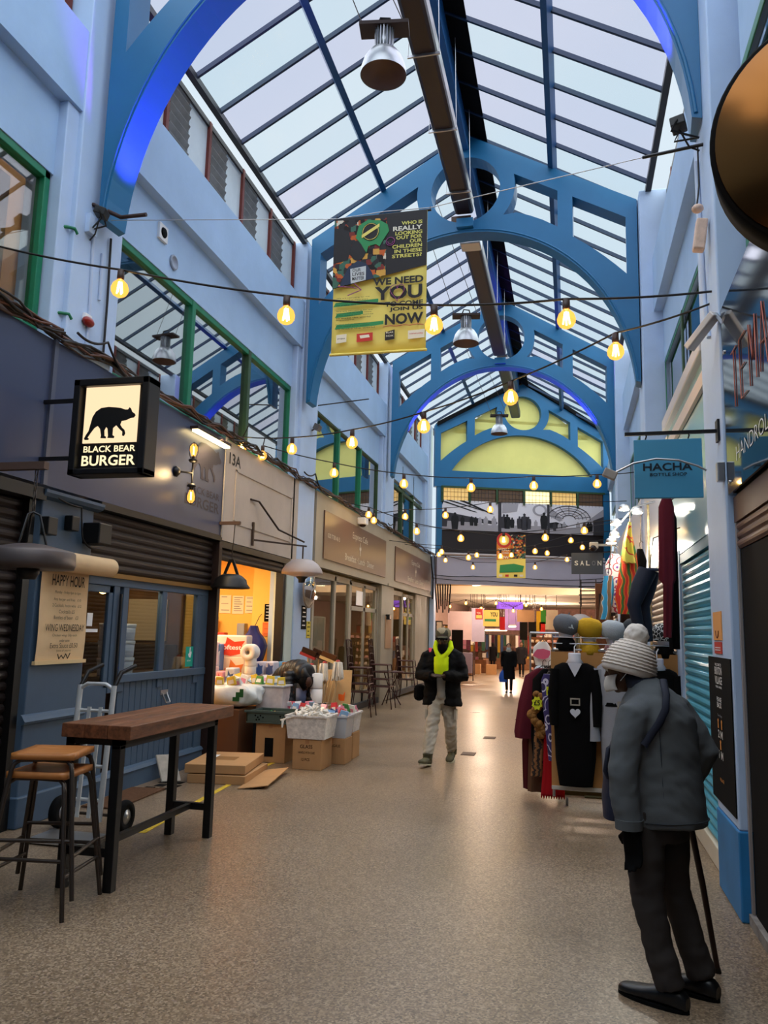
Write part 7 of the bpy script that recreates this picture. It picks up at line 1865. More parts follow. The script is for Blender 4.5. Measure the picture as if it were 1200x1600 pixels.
for x0, y0, x1, y1, Y, lab in ((743, 968, 754, 951, 29.5, 'small red and yellow poster on the left of the hall'), (755, 979, 780, 953, 29.6, 'yellow printed banner in the hall beside the red poster')):
    a_, b_ = atY(x0, y1, Y), atY(x1, y0, Y); t = T('hanging_banner', lab, 'banner', ((a_.x + b_.x) / 2, Y, a_.z)); w_, h_ = b_.x - a_.x, b_.z - a_.z
    zlo, zhi = min(a_.z, b_.z), max(a_.z, b_.z); h_ = zhi - zlo
    for x_ in (a_.x + .05, b_.x - .05): MB().tube([(x_, Y + .01, zhi - .01), (x_, Y + .01, 3.52)], 0.01, 5).build('hanger_wire', gun, t)
    box('cloth', byel if 'yellow printed' in lab else M('banner_red', '#c8362c'), a_.x, b_.x, Y, Y + 0.02, zlo, zhi, t)
    if 'yellow printed' in lab: txt('YOU', (a_.x + w_ * .45, Y, zlo + h_ * .6), XV, ZV, w_ * .45, h_ * .28, bblk, t, .03); box('dark_strip', bgreen, a_.x + w_ * .1, a_.x + w_ * .8, Y - .004, Y, zlo + h_ * .3, zlo + h_ * .45, t)
    else: txt('YOU', (a_.x + w_ * .15, Y, zlo + h_ * .5), XV, ZV, w_ * .6, h_ * .2, wbr, t, .02); box('dark_strip', byel, a_.x + w_ * .1, a_.x + w_ * .9, Y - .004, Y, zlo + h_ * .1, zlo + h_ * .4, t)
t = T('neon_sign', 'violet lit sign across the middle of the hall', 'sign', (-2.1, 30.2, 2.65)); a_, b_ = atY(776, 951, 30.2), atY(817, 941, 30.2)
box('panel', glow('violet_panel', '#b06cf0', 1.0), a_.x, b_.x, 30.2, 30.24, min(a_.z, b_.z), max(a_.z, b_.z), t); [MB().tube([(x_, 30.22, max(a_.z, b_.z) - .01), (x_, 30.22, 3.52)], 0.01, 5).build('hanger_wire', gun, t) for x_ in (a_.x + .1, b_.x - .1)]; txt('TOOLS TRADING', (a_.x + .15, 30.2, min(a_.z, b_.z) + .06), XV, ZV, b_.x - a_.x - .35, .11, M('violet_ink', '#5a1a9a', 0.5), t, .01)
t = T('striped_flag', 'red green and gold flag hanging in the hall', 'flag', (-0.9, 31, 1.6)); MB().tube([(-0.9, 31.01, 2.3), (-0.9, 31.01, 3.52)], 0.012, 5).build('hanger_wire', gun, t)
for x0, y0, x1, y1, col in ((838, 986, 845, 955, '#c8a22e'), (845, 975, 853, 953, '#3f8a3a'), (843, 992, 852, 972, '#c8302a')):
    a_, b_ = atY(x0, y1, 31), atY(x1, y0, 31); box('stripe', M('flag_' + col[1:], col, 0.8), a_.x, b_.x, 31, 31.02, min(a_.z, b_.z), max(a_.z, b_.z), t)
t = T('dome_lamp', 'pale metal dome lamp hanging above the dark grey beret', 'lamp', (0.27, 20.0, 1.95)); c = atY(907, 978, 20)
MB().lathe([(0.36, 0), (0.33, 0.08), (0.22, 0.22), (0.1, 0.28), (0, 0.29)], c, 30).build('shade', M('pale_grey_enamel', '#b1a6a3'), t); MB().tube([c + V((0, 0, .28)), c + V((0, 0, 1.5)), (1.025, 20, c.z + 1.52)], 0.01, 5).build('flex', black, t); MB().ball(c + V((0, 0, .05)), 0.06, 10, 8).build('bulb', glow('warm_bulb', '#ffcf7a', 12), t)
t = T('chalk_board', 'dark chalk board drawn with a smiling face at the right', 'board', (0.8, 20.5, 1.9)); a_, b_ = atY(936, 962, 20.5), atY(961, 928, 20.5)
box('panel', M('brown_black_board', '#33221a', 0.7), a_.x, b_.x, 20.5, 20.54, a_.z, b_.z, t); c = V(((a_.x + b_.x) / 2, 20.49, a_.z + .2))
for r_, q0, q1 in ((.13, math.pi * .95, math.pi * 2.05), (.07, math.pi, 2 * math.pi)): MB().tube([c + V((r_ * math.cos(q), 0, r_ * math.sin(q))) for q in [q0 + (q1 - q0) * i / 12 for i in range(13)]], 0.012, 5).build('chalk_line', wbr, t)
MB().tube([c + V((-.12, 0, .3)), c + V((-.05, 0, .32)), c + V((0, 0, .26)), c + V((.08, 0, .3))], 0.012, 5).build('chalk_line', wbr, t)
struct(MB().box(0.62, 1.04, 20.55, 20.9, 0, 2.9), 'pillar', M('brick_brown', '#7a4f38', 0.8, var=0.2, vs=12))
# far stalls
SC = ['#7d2f2c', '#2c2a30', '#c9c2b6', '#54402f', '#3a4a6a', '#a8842e', '#4a2230', '#d8d2c6', '#2f4a3a', '#8c5a68']


def stall(x, y, w_, d_, lab, right):
    z0 = fz(y + d_); t = T('market_stall', lab, 'stall', (x, y, z0))
    box('counter', M('stall_wood', '#6d4a33', 0.8, var=0.2), x - w_ / 2, x + w_ / 2, y - d_ / 2, y + d_ / 2, z0, z0 + 0.75, t)
    for k in range(int(w_ / 0.28)):
        c = random.choice(SC); xx = x - w_ / 2 + 0.14 + 0.28 * k
        box('goods', M('goods_' + c[1:], c, 0.8), xx - 0.12, xx + 0.12, y - d_ / 2 + 0.05, y - d_ / 2 + 0.35, z0 + 0.75, z0 + 0.85 + 0.3 * random.random(), t)
    for s in (-1, 1): MB().tube([(x + s * w_ / 2, y + d_ / 2 - .1, z0), (x + s * w_ / 2, y + d_ / 2 - .1, z0 + 2.3)], 0.025, 6).build('post', gun, t)
    box('top_rail', gun, x - w_ / 2, x + w_ / 2, y + d_ / 2 - .13, y + d_ / 2 - .08, z0 + 2.25, z0 + 2.3, t)
    for k in range(int(w_ / 0.2)):
        c = random.choice(SC); xx = x - w_ / 2 + 0.1 + 0.2 * k; l_ = random.uniform(.7, 1.2)
        box('hung_cloth', M('goods_' + c[1:], c, 0.8), xx - 0.085, xx + 0.085, y + d_ / 2 - .16, y + d_ / 2 - .06, z0 + 2.25 - l_, z0 + 2.25, t)


for k, (x, y, w_, d_, rt, lab) in enumerate(((-5.6, 30, 1.6, 1.2, 0, 'nearest stall on the left of the hall'), (-5.9, 34.5, 2.2, 1.4, 0, 'second stall on the left of the hall'), (-5.7, 39, 2.2, 1.4, 0, 'third stall on the left of the hall'), (-5.6, 44, 2.4, 1.4, 0, 'far stall on the left of the hall'),
                                        (0.9, 27.6, 1.5, 1.2, 1, 'nearest stall on the right of the hall'), (0.6, 38, 2.2, 1.4, 1, 'third stall on the right of the hall'), (-0.2, 44, 2.4, 1.4, 1, 'far stall on the right of the hall'), (-3, 54, 6, 1.2, 0, 'wide stall across the far end of the hall'))): stall(x, y, w_, d_, lab, rt)
capw = M('straw_cap', '#cfae86', 0.8)
t = T('cap_stand', 'stand covered in rows of pale caps on the right of the hall', 'stand', (-0.75, 30.2, fz(30.2))); z0 = fz(30.2)
box('board', M('stall_wood', '#6d4a33'), -1.5, 0.0, 30.4, 30.5, z0, z0 + 1.75, t)
for i in range(7):
    for j in range(5): MB().lathe([(0.0, 0.11), (0.06, 0.1), (0.085, 0.04), (0.09, 0.0), (0.0, 0.0)], (-1.4 + 0.21 * i, 30.3 - 0.04 * (4 - j), z0 + 0.55 + 0.25 * j), 10).build('cap', random.choice((capw, capw, M('pink_cap', '#c99a94', 0.8), M('white_cap', '#dcd2c4', 0.8))), t)
for x, lab in ((-5.1, 'left carton on the floor at the far stall'), (-4.75, 'middle carton on the floor at the far stall'), (-3.95, 'right carton on the floor at the far stall')):
    tag(MB().box(x - 0.25, x + 0.25, 41.2, 41.7, fz(41.5), fz(41.5) + 0.5).build('cardboard_box', card), lab, 'box')
t = T('trolley', 'tall wire trolley behind the walking man', 'trolley', (-4.0, 32.2, fz(32)))
z0 = fz(32)
for x in (-4.25, -3.8): MB().tube([(x, 32.2, z0), (x, 32.2, z0 + 1.5)], 0.02, 6).build('post', gun, t)
for k in range(4): MB().bar((-4.25, 32.2, z0 + .2 + .4 * k), (-3.8, 32.2, z0 + .2 + .4 * k), 0.02).build('rail', gun, t)
box('load', M('lilac_crates', '#8a7f96', 0.7), -4.22, -3.83, 32.0, 32.4, z0 + 0.3, z0 + 1.1, t)
# ================================================================== PEOPLE
def merged(mb, name, mat, parent, voxel, smooth=2, sub=0, wrinkle=0.0, wf=9.0):
    """one continuous skin grown over overlapping closed shapes"""
    off = OFF[parent.name]
    me = bpy.data.meshes.new(name)
    me.from_pydata([tuple(p - off) for p in mb.v], [], mb.f); me.update()
    out = bake(me, [('REMESH', dict(mode='VOXEL', voxel_size=voxel, use_smooth_shade=True)), ('SMOOTH', dict(factor=0.5, iterations=smooth))])
    bpy.data.meshes.remove(me)
    if wrinkle:
        ns = [v.normal.copy() for v in out.vertices]
        for v, n_ in zip(out.vertices, ns):
            p = v.co; q = V((p.x * wf, p.y * wf, p.z * wf * 1.7 + 0.8 * math.sin(p.x * wf + p.y * wf)))
            v.co = p + n_ * (wrinkle * (mnoise.noise(q) + 0.5 * mnoise.noise(q * 2.1)))
        out.update()
    out.name = name; out.materials.clear(); out.materials.append(mat)
    out.polygons.foreach_set('use_smooth', [True] * len(out.polygons))
    return link(name, out, parent, off, 0, 0, sub)


def hand(mb, wrist, d, palm, s=1.0, curl=0.5, thumb=1):
    """palm, four unequal bent fingers and a thumb off the side; d = direction of the hand, palm = palm normal, thumb = +-1 side"""
    wrist, d, palm = V(wrist), V(d).normalized(), V(palm).normalized()
    palm = (palm - d * palm.dot(d)).normalized(); sd = d.cross(palm) * thumb
    c = wrist + d * 0.045 * s
    mb.tube([wrist - d * 0.02 * s, wrist + d * 0.01 * s, c, wrist + d * 0.088 * s], [(0.026 * s, 0.02 * s), (0.034 * s, 0.018 * s), (0.042 * s, 0.017 * s), (0.04 * s, 0.013 * s)], 12, True, sd)
    for k, ln in enumerate((0.072, 0.080, 0.074, 0.058)):
        b = wrist + d * 0.085 * s + sd * (0.030 - 0.020 * k) * s
        pts, dir_ = [b - d * 0.015 * s, b], d.copy()
        for j, fr in enumerate((0.45, 0.32, 0.23)):
            ax = d.cross(palm); dir_ = Matrix.Rotation(-curl * (0.5 + 0.35 * j), 3, ax) @ dir_
            if dir_.dot(palm) < -0.2 and j == 0: dir_ = Matrix.Rotation(2 * curl * 0.5, 3, ax) @ dir_
            pts.append(pts[-1] + dir_ * ln * fr * s)
        mb.tube(pts, [0.0095 * s, 0.0095 * s, 0.009 * s, 0.008 * s, 0.006 * s], 8)
    tb = wrist + d * 0.02 * s + sd * 0.03 * s
    mb.tube([tb - sd * 0.01 * s, tb + (sd * 0.7 + d * 0.6 + palm * 0.3).normalized() * 0.035 * s, tb + (sd * 0.5 + d + palm * 0.5).normalized() * 0.062 * s], [0.013 * s, 0.0115 * s, 0.008 * s], 8)


def head(mb, c, fd, up=(0, 0, 1), s=1.0):
    """skull, jaw, brow, nose, lips, ears; c = centre of the head, fd = facing direction"""
    c, fd, up = V(c), V(fd).normalized(), V(up).normalized(); up = (up - fd * up.dot(fd)).normalized(); sd = fd.cross(up)
    rt = Matrix((sd, fd, up)).transposed()
    mb.ball(c + up * 0.02 * s, (0.076 * s, 0.096 * s, 0.098 * s), 20, 14, rt)
    mb.ball(c - up * 0.05 * s + fd * 0.022 * s, (0.058 * s, 0.068 * s, 0.066 * s), 16, 12, rt)
    mb.ball(c - up * 0.095 * s + fd * 0.062 * s, (0.026 * s, 0.022 * s, 0.02 * s), 10, 8, rt)
    mb.tube([c + fd * 0.088 * s + up * 0.012 * s, c + fd * 0.108 * s - up * 0.022 * s, c + fd * 0.09 * s - up * 0.036 * s], [0.011 * s, 0.015 * s, 0.012 * s], 8)
    mb.ball(c + fd * 0.083 * s - up * 0.062 * s, (0.024 * s, 0.012 * s, 0.011 * s), 10, 6, rt)
    mb.ball(c + fd * 0.078 * s + up * 0.03 * s, (0.05 * s, 0.016 * s, 0.011 * s), 12, 6, rt)
    for q in (-1, 1): mb.ball(c + sd * 0.078 * s * q - up * 0.005 * s, (0.010 * s, 0.02 * s, 0.03 * s), 8, 8, rt)
    return sd, fd, up


def eyes(c, fd, parent, s=1.0):
    c, fd = V(c), V(fd).normalized(); sd = fd.cross(V((0, 0, 1))).normalized()
    for q in (-1, 1):
        e = MB().ball(c + fd * 0.080 * s + sd * 0.032 * s * q + V((0, 0, 0.008 * s)), 0.0125 * s, 10, 8).build('eye', M('eye_white', '#d8d2c8', 0.3), parent)
        MB().ball(c + fd * 0.0895 * s + sd * 0.032 * s * q + V((0, 0, 0.008 * s)), 0.006 * s, 8, 6).build('iris', M('dark_iris', '#1a0f0a', 0.2), e)


def shoe(name, heel, toe, mat, parent, w_=0.048, h_=0.085, sole=None):
    heel, toe = V(heel), V(toe); d = toe - heel; L = d.length; d.normalize(); s = V((0, 0, 1)).cross(d).normalized()
    rings = []
    for f, hw, ht in ((0.0, 0.55, 0.62), (0.06, 0.78, 0.95), (0.22, 0.82, 1.0), (0.42, 0.88, 0.84), (0.62, 1.0, 0.60), (0.82, 0.98, 0.50), (0.94, 0.80, 0.44), (0.985, 0.55, 0.36), (1.0, 0.25, 0.24)):
        c = heel + d * (L * f); a, h = w_ * hw, h_ * ht
        rings.append([c + s * (a * math.copysign(abs(math.cos(q)) ** 0.7, math.cos(q))) + V((0, 0, 0.012 + h * 0.5 + h * 0.5 * math.copysign(abs(math.sin(q)) ** 0.8, math.sin(q)))) for q in [2 * math.pi * j / 18 for j in range(18)]])
    o = MB().loft(rings).build(name, mat, parent, 0, 0, 1)
    rr = []
    for z in (0.0, 0.016): rr.append([heel + d * (L * (0.5 - 0.52 * math.cos(q))) + s * (w_ * 1.05 * math.sin(q) * (0.82 + 0.18 * (0.5 - 0.5 * math.cos(q)))) + V((0, 0, z)) for q in [2 * math.pi * j / 24 for j in range(24)]])
    MB().loft(rr, False).build('sole', sole or matt_black, o)
    return o


# ---------------------------------------------------- stooping person in the foreground
P0 = T('person', 'stooping person in a grey coat and white bobble hat leaning on a stick', 'person', (0.38, 4.05, 0))
FD, RD = V((-0.80, 0.60, 0)), V((0.60, 0.80, 0))
hd = V((0.262, 4.14, 1.448)); hf = V((-0.86, 0.40, -0.20)).normalized()
sh_l, sh_r = V((0.29, 3.93, 1.25)), V((0.50, 4.22, 1.25))
el_l, wr_l = V((0.225, 3.885, 0.985)), V((0.245, 3.865, 0.765))
el_r, wr_r = V((0.635, 4.22, 1.06)), V((0.535, 4.30, 0.86))
hi_l, hi_r = V((0.315, 3.98, 0.80)), V((0.45, 4.14, 0.80))
kn_l, kn_r = V((0.325, 3.95, 0.43)), V((0.455, 4.12, 0.45))
an_l, an_r = V((0.405, 3.93, 0.085)), V((0.56, 4.11, 0.085))
mb = MB()
head(mb, hd, hf, (0, 0, 1), 0.98)
mb.tube([V((0.36, 4.09, 1.31)), V((0.32, 4.11, 1.38)), hd + V((0.02, -0.01, -0.05))], [0.06, 0.052, 0.05], 12)
mb.tube([V((0.385, 4.06, 0.80)), V((0.40, 4.055, 1.0)), V((0.395, 4.06, 1.18)), V((0.36, 4.09, 1.31))], [0.10, 0.10, 0.11, 0.06], 14)
for a, b, c in ((sh_l, el_l, wr_l), (sh_r, el_r, wr_r)): mb.tube([V((0.38, 4.07, 1.24)), a, b, c], [0.05, 0.045, 0.036, 0.026], 10)
hand(mb, wr_l + V((0.004, -0.004, -0.004)), (0.12, 0.0, -1), RD * 1.0, 1.2, 0.35, -1)
hand(mb, wr_r, (-0.25, 0.1, -0.9), (-0.8, -0.4, 0), 1.0, 0.9, 1)
for a, b, c in ((hi_l, kn_l, an_l), (hi_r, kn_r, an_r)): mb.tube([V((0.385, 4.06, 0.82)), a, b, c, c + V((-0.05, 0.035, -0.035))], [0.08, 0.072, 0.05, 0.032, 0.024], 12)
bd = merged(mb, 'body', skin_dark, P0, 0.0075, 2)
bd.data.materials.append(M('black_glove', '#08080a', 0.85))
for pl in bd.data.polygons:
    c_ = pl.center + OFF[P0.name]
    if c_.z < 0.80 and (c_ - wr_l).length < 0.26 and c_.x < 0.33 and c_.y < 3.93: pl.material_index = 1
eyes(hd, hf, P0, 0.98)
coat = M('charcoal_grey_coat', '#5c5f61', 0.8, var=0.05, vs=5, bump=0.25, bs=9)
mb = MB()
rows = [((0.402, 4.05, 0.745), 0.205, 0.18), ((0.40, 4.05, 0.86), 0.197, 0.175), ((0.392, 4.055, 1.0), 0.190, 0.172), ((0.385, 4.06, 1.12), 0.192, 0.178), ((0.385, 4.065, 1.22), 0.182, 0.182), ((0.38, 4.075, 1.29), 0.150, 0.165), ((0.365, 4.085, 1.345), 0.105, 0.12), ((0.345, 4.095, 1.385), 0.075, 0.082), ((0.335, 4.10, 1.40), 0.068, 0.072)]
mb.loft([[V(c) + V((a * math.cos(q), b * math.sin(q), 0.012 * math.cos(q + 0.6))) for q in [2 * math.pi * j / 40 for j in range(40)]] for c, a, b in rows])
mb.tube([V((0.34, 3.99, 1.27)), sh_l + V((-0.01, 0, -0.01)), (sh_l + el_l) / 2 + V((-0.012, 0, 0)), el_l + V((0, 0, 0.02)), (el_l + wr_l) / 2 + V((-0.004, 0, 0)), wr_l + V((0.0, 0, 0.0))], [0.075, 0.079, 0.072, 0.067, 0.064, 0.060], 16)
mb.tube([V((0.44, 4.14, 1.27)), sh_r, (sh_r + el_r) / 2, el_r, (el_r + wr_r) / 2, wr_r + V((0.01, 0, 0.01))], [0.075, 0.079, 0.071, 0.065, 0.060, 0.054], 16)
co = merged(mb, 'coat', coat, P0, 0.010, 3, 0, 0.0065, 9.0)
MB().tube([(0.40, 3.8775, 0.77), (0.393, 3.881, 1.0), (0.388, 3.877, 1.14), (0.385, 3.882, 1.25)], 0.0022, 4).build('back_seam', M('coat_seam', '#3f4348', 0.8), co)
# seams, hem and collar
MB().tube([V((0.402 + 0.207 * math.cos(q), 4.05 + 0.182 * math.sin(q), 0.775 + 0.012 * math.cos(q + 0.6))) for q in [2 * math.pi * j / 40 for j in range(41)]], 0.003, 5).build('hem_seam', M('coat_seam', '#3f4348', 0.8), co)
MB().loft([[V(c) + V((a * math.cos(q), b * math.sin(q), 0)) for q in [2 * math.pi * j / 28 for j in range(28)]] for c, a, b in (((0.352, 4.092, 1.355), 0.088, 0.098), ((0.338, 4.10, 1.385), 0.082, 0.09), ((0.322, 4.11, 1.415), 0.074, 0.08), ((0.322, 4.11, 1.41), 0.062, 0.068))], True, False).build('collar', M('navy_collar', '#2a2d38', 0.85), P0)
MB().tube([wr_l + V((0, 0, 0.03)), wr_l + V((0, 0, -0.012))], [0.062, 0.0605], 18).build('cuff', coat, P0)
# trousers
mb = MB()
mb.loft([[V(c) + V((a * math.cos(q), b * math.sin(q), 0)) for q in [2 * math.pi * j / 28 for j in range(28)]] for c, a, b in (((0.388, 4.055, 0.69), 0.135, 0.14), ((0.388, 4.055, 0.78), 0.15, 0.152), ((0.388, 4.055, 0.88), 0.14, 0.14))])
mb.tube([hi_l + V((0, 0, 0.02)), V((0.318, 3.965, 0.62)), kn_l, V((0.362, 3.94, 0.26)), an_l + V((0.002, 0, 0.0))], [0.094, 0.088, 0.072, 0.066, 0.064], 16)
mb.tube([hi_r + V((0, 0, 0.02)), V((0.445, 4.125, 0.62)), kn_r, V((0.51, 4.115, 0.26)), an_r + V((0.002, 0, 0.0))], [0.094, 0.086, 0.072, 0.066, 0.064], 16)
merged(mb, 'trousers', M('dark_charcoal_trousers', '#3c3735', 0.85, bump=0.2, bs=7), P0, 0.010, 2, 0, 0.0065, 10.0)
shoe_m = M('black_leather_shoe', '#141416', 0.35, bump=0.1, bs=30)
shoe('shoe', (0.475, 3.90, 0), (0.20, 4.055, 0), shoe_m, P0, 0.05, 0.085)
shoe('shoe', (0.625, 4.06, 0), (0.37, 4.22, 0), shoe_m, P0, 0.05, 0.085)
# bobble hat
wool = M('cream_chunky_knit', '#dccfc2', 0.95, var=0.06, vs=30)
hc = atY(986, 1030, 4.13); tilt = Matrix.Rotation(R(14), 3, 'Y') @ Matrix.Rotation(R(-4), 3, 'X')
m_ = MB(); prof = []
for i in range(22):
    t_ = i / 21; th = t_ * math.pi / 2 * 1.0
    r_ = 0.128 * math.cos(th) ** 0.85 if t_ < 1 else 0.0
    prof.append((max(0.0, r_ * (1 + 0.016 * (i % 2))), -0.055 + 0.155 * math.sin(th)))
prof = [(0.095, -0.07), (0.118, -0.078), (0.128, -0.068)] + prof
m_.lathe(prof, hc, 48, tilt)
hat = m_.build('bobble_hat', wool, P0)
for k in range(9):
    z = -0.045 + 0.0155 * k; r_ = 0.1295 * max(0.05, 1 - ((z + 0.055) / 0.155) ** 2) ** 0.43
    MB().tube([hc + tilt @ V((r_ * math.cos(q), r_ * math.sin(q), z + 0.0015 * math.sin(24 * q))) for q in [2 * math.pi * j / 72 for j in range(73)]], 0.0045, 5).build('knit_row', wool, hat)
m_ = MB(); pc = hc + tilt @ V((0.0, 0, 0.118))
for k in range(150):
    z = 1 - 2 * (k + 0.5) / 150; a = k * 2.39996; r_ = math.sqrt(1 - z * z)
    m_.ball(pc + V((r_ * math.cos(a), r_ * math.sin(a), z)) * 0.047, random.uniform(0.010, 0.018), 6, 5)
m_.ball(pc, 0.05, 12, 8)
merged(m_, 'pompom', M('pompom_wool', '#e3d8cc', 0.98), P0, 0.005, 0)
# mask, strap and shoulder bag
MB().sheet(lambda u, v: hd + hf * (0.112 - 0.085 * (2 * u - 1) ** 2 - 0.012 * (2 * v - 1) ** 2) + hf.cross(ZV).normalized() * (0.070 * (2 * u - 1)) + V((0, 0, -0.10 + 0.075 * v)), 12, 8).build('face_mask', M('white_mask', '#d9d3cb', 0.8), P0, 0, 0.003)
MB().tube([hd + V((-0.03, -0.066, -0.06)), hd + V((0.0, -0.082, -0.02)), hd + V((0.02, -0.08, 0.0))], 0.0018, 5).build('mask_loop', white, P0)
strap = M('navy_strap', '#15192a', 0.7)
sp = [atY(x, y, Y) for x, y, Y in ((1036, 1062, 3.98), (1041, 1085, 3.895), (1040, 1108, 3.872), (1030, 1130, 3.866), (1016, 1150, 3.868), (1006, 1165, 3.86))]
MB().tube(sp, [(0.017, 0.006)] * 6, 10, True, (1, 0, 0)).build('bag_strap', strap, P0)
m_ = MB()
m_.loft([[V(c) + V((a * math.cos(q), b * math.sin(q), 0)) for q in [2 * math.pi * j / 20 for j in range(20)]] for c, a, b in (((0.185, 4.06, 0.76), 0.045, 0.10), ((0.195, 4.06, 0.86), 0.06, 0.12), ((0.205, 4.06, 1.0), 0.055, 0.11), ((0.21, 4.06, 1.10), 0.03, 0.09), ((0.215, 4.06, 1.13), 0.01, 0.05))])
tag(m_.build('shoulder_bag', M('navy_nylon', '#20263c', 0.6, bump=0.4, bs=10)), 'navy shoulder bag at the hip of the stooping person', 'bag')
bg = [o for o in bpy.data.objects if o.name == 'shoulder_bag'][0]
MB().tube([(0.20, 4.0, 1.10), (0.165, 3.97, 1.08), (0.150, 3.96, 0.98), (0.165, 3.97, 0.95)], 0.012, 6).build('bag_handle', strap, bg)
# walking stick
t = T('walking_stick', 'dark brown walking stick held by the stooping person', 'stick', (0.70, 4.36, 0))
foot = atZ(1122, 1520, 0.0); top = V((0.535, 4.285, 0.835))
MB().tube([foot, foot.lerp(top, 0.5) + V((0.006, 0, 0)), top], [0.013, 0.015, 0.016], 10).build('shaft', M('dark_stick', '#2a150f', 0.4), t)
MB().tube([foot + V((0, 0, 0.0)), foot.lerp(top, 0.03)], [0.017, 0.015], 10).build('ferrule', black, t)
MB().tube([top, top + V((-0.01, 0.0, 0.05)), top + V((-0.05, 0.01, 0.075)), top + V((-0.085, 0.02, 0.06))], 0.014, 10).build('handle', M('dark_stick', '#2a150f'), t)

# ---------------------------------------------------- man walking towards the camera
P1 = T('person', 'walking man in a black jacket over a neon yellow hoodie and camouflage cap', 'person', (-1.6, 10.05, 0))
hd = V((-1.555, 9.98, 1.515)); hf = V((0.02, -1, -0.12)).normalized()
sh = [V((-1.775, 10.08, 1.295)), V((-1.37, 10.08, 1.30))]
el = [V((-1.845, 10.02, 1.06)), V((-1.30, 10.02, 1.06))]
wr = [V((-1.66, 9.84, 1.075)), V((-1.52, 9.84, 1.07))]
hip = [V((-1.655, 10.08, 0.80)), V((-1.50, 10.10, 0.80))]
kn = [V((-1.675, 9.92, 0.45)), V((-1.475, 10.12, 0.45))]
an = [V((-1.695, 9.80, 0.10)), V((-1.475, 10.32, 0.10))]
mb = MB(); head(mb, hd, hf, (0, 0, 1), 0.97)
mb.tube([V((-1.575, 10.08, 1.30)), V((-1.57, 10.04, 1.38)), hd + V((0, 0.015, -0.05))], [0.065, 0.055, 0.052], 12)
mb.tube([V((-1.575, 10.1, 0.82)), V((-1.575, 10.1, 1.0)), V((-1.575, 10.1, 1.2)), V((-1.575, 10.08, 1.32))], [(0.13, 0.09), (0.125, 0.09), (0.14, 0.09), (0.07, 0.06)], 14, True, (1, 0, 0))
for i in (0, 1):
    mb.tube([V((-1.575, 10.09, 1.3)), sh[i], el[i], wr[i]], [0.05, 0.045, 0.036, 0.027], 10)
    mb.tube([V((-1.575, 10.09, 0.84)), hip[i], kn[i], an[i], an[i] + V((0, -0.1, -0.05))], [0.09, 0.075, 0.05, 0.036, 0.03], 10)
hand(mb, wr[0], (0.8, -0.25, 0.02), (0, 0.3, -1), 1.0, 0.8, 1); hand(mb, wr[1], (-0.8, -0.25, 0.02), (0, 0.3, -1), 1.0, 0.8, -1)
merged(mb, 'body', M('dark_skin', '#3a241a', 0.5), P1, 0.009, 2); eyes(hd, hf, P1, 0.97)
blk_jkt = M('black_jacket', '#0b0b0d', 0.75, bump=0.4, bs=8)
mb = MB()
for s in (-1, 1):
    rows = [(0.70, 0.155, 0.20, 0.15), (0.85, 0.145, 0.19, 0.145), (1.05, 0.135, 0.18, 0.145), (1.22, 0.135, 0.185, 0.14), (1.32, 0.13, 0.15, 0.12), (1.385, 0.11, 0.08, 0.085)]
    mb.loft([[V((-1.575 + s * (c - 0.0) * 0.75 + s * 0.01, 10.09, z)) + V((a * 0.62 * math.cos(q), b * math.sin(q), 0)) for q in [2 * math.pi * j / 26 for j in range(26)]] for z, c, a, b in rows])
    i = 0 if s < 0 else 1
    mb.tube([sh[i] + V((-0.10 * s, 0, 0.045)), sh[i] + V((-0.01 * s, 0, 0)), (sh[i] + el[i]) / 2, el[i], (el[i] + wr[i]) / 2, wr[i] + V((0.0, 0.01, 0))], [0.07, 0.084, 0.082, 0.078, 0.068, 0.056], 14)
mb.box(-1.76, -1.40, 10.12, 10.2, 0.72, 1.33)
merged(mb, 'jacket', blk_jkt, P1, 0.014, 3, 0, 0.014, 9.0)
neon = M('neon_yellow_hoodie', '#d6f21c', 0.8, bump=0.2, bs=15)
m_ = MB().loft([[V((-1.572, 10.0, z)) + V((a * math.cos(q), b * math.sin(q), 0)) for q in [2 * math.pi * j / 24 for j in range(24)]] for z, a, b in ((1.07, 0.10, 0.10), (1.2, 0.105, 0.115), (1.30, 0.10, 0.105))])
m_.tube([hd + V((-0.085, 0.03, -0.02)), hd + V((-0.095, 0.0, -0.1)), V((-1.62, 9.94, 1.345)), V((-1.585, 9.925, 1.29))], [0.028, 0.036, 0.036, 0.03], 10)
m_.tube([hd + V((0.085, 0.03, -0.02)), hd + V((0.098, 0.0, -0.1)), V((-1.50, 9.94, 1.345)), V((-1.555, 9.925, 1.29))], [0.028, 0.04, 0.036, 0.03], 10)
m_.tube([hd + V((-0.085, 0.04, -0.04)), hd + V((0, 0.11, -0.06)), hd + V((0.085, 0.04, -0.04))], [0.035, 0.05, 0.035], 10)
merged(m_, 'hoodie', neon, P1, 0.01, 2)
for s in (-1, 1): MB().tube([V((-1.57 + s * 0.03, 9.915, 1.30)), V((-1.57 + s * 0.034, 9.914, 1.2)), V((-1.57 + s * 0.03, 9.918, 1.13))], 0.004, 5).build('drawstring', M('drawstring_olive', '#7a8a20', 0.8), P1)
MB().loft([[V((-1.572, 10.0, z)) + V((a * math.cos(q), b * math.sin(q), 0)) for q in [2 * math.pi * j / 20 for j in range(20)]] for z, a, b in ((0.80, 0.055, 0.06), (0.95, 0.06, 0.065), (1.10, 0.07, 0.062))]).build('grey_jumper', M('grey_marl', '#8b8a84', 0.9), P1)
MB().loft([[hd + V((0, 0.0, z)) + V((a * math.cos(q), b * math.sin(q) - o, 0)) for q in [2 * math.pi * j / 20 for j in range(20)]] for z, a, b, o in ((-0.175, 0.055, 0.06, 0.01), (-0.13, 0.066, 0.075, 0.02), (-0.085, 0.068, 0.08, 0.02), (-0.06, 0.06, 0.075, 0.022))]).build('neck_gaiter', blackc, P1)
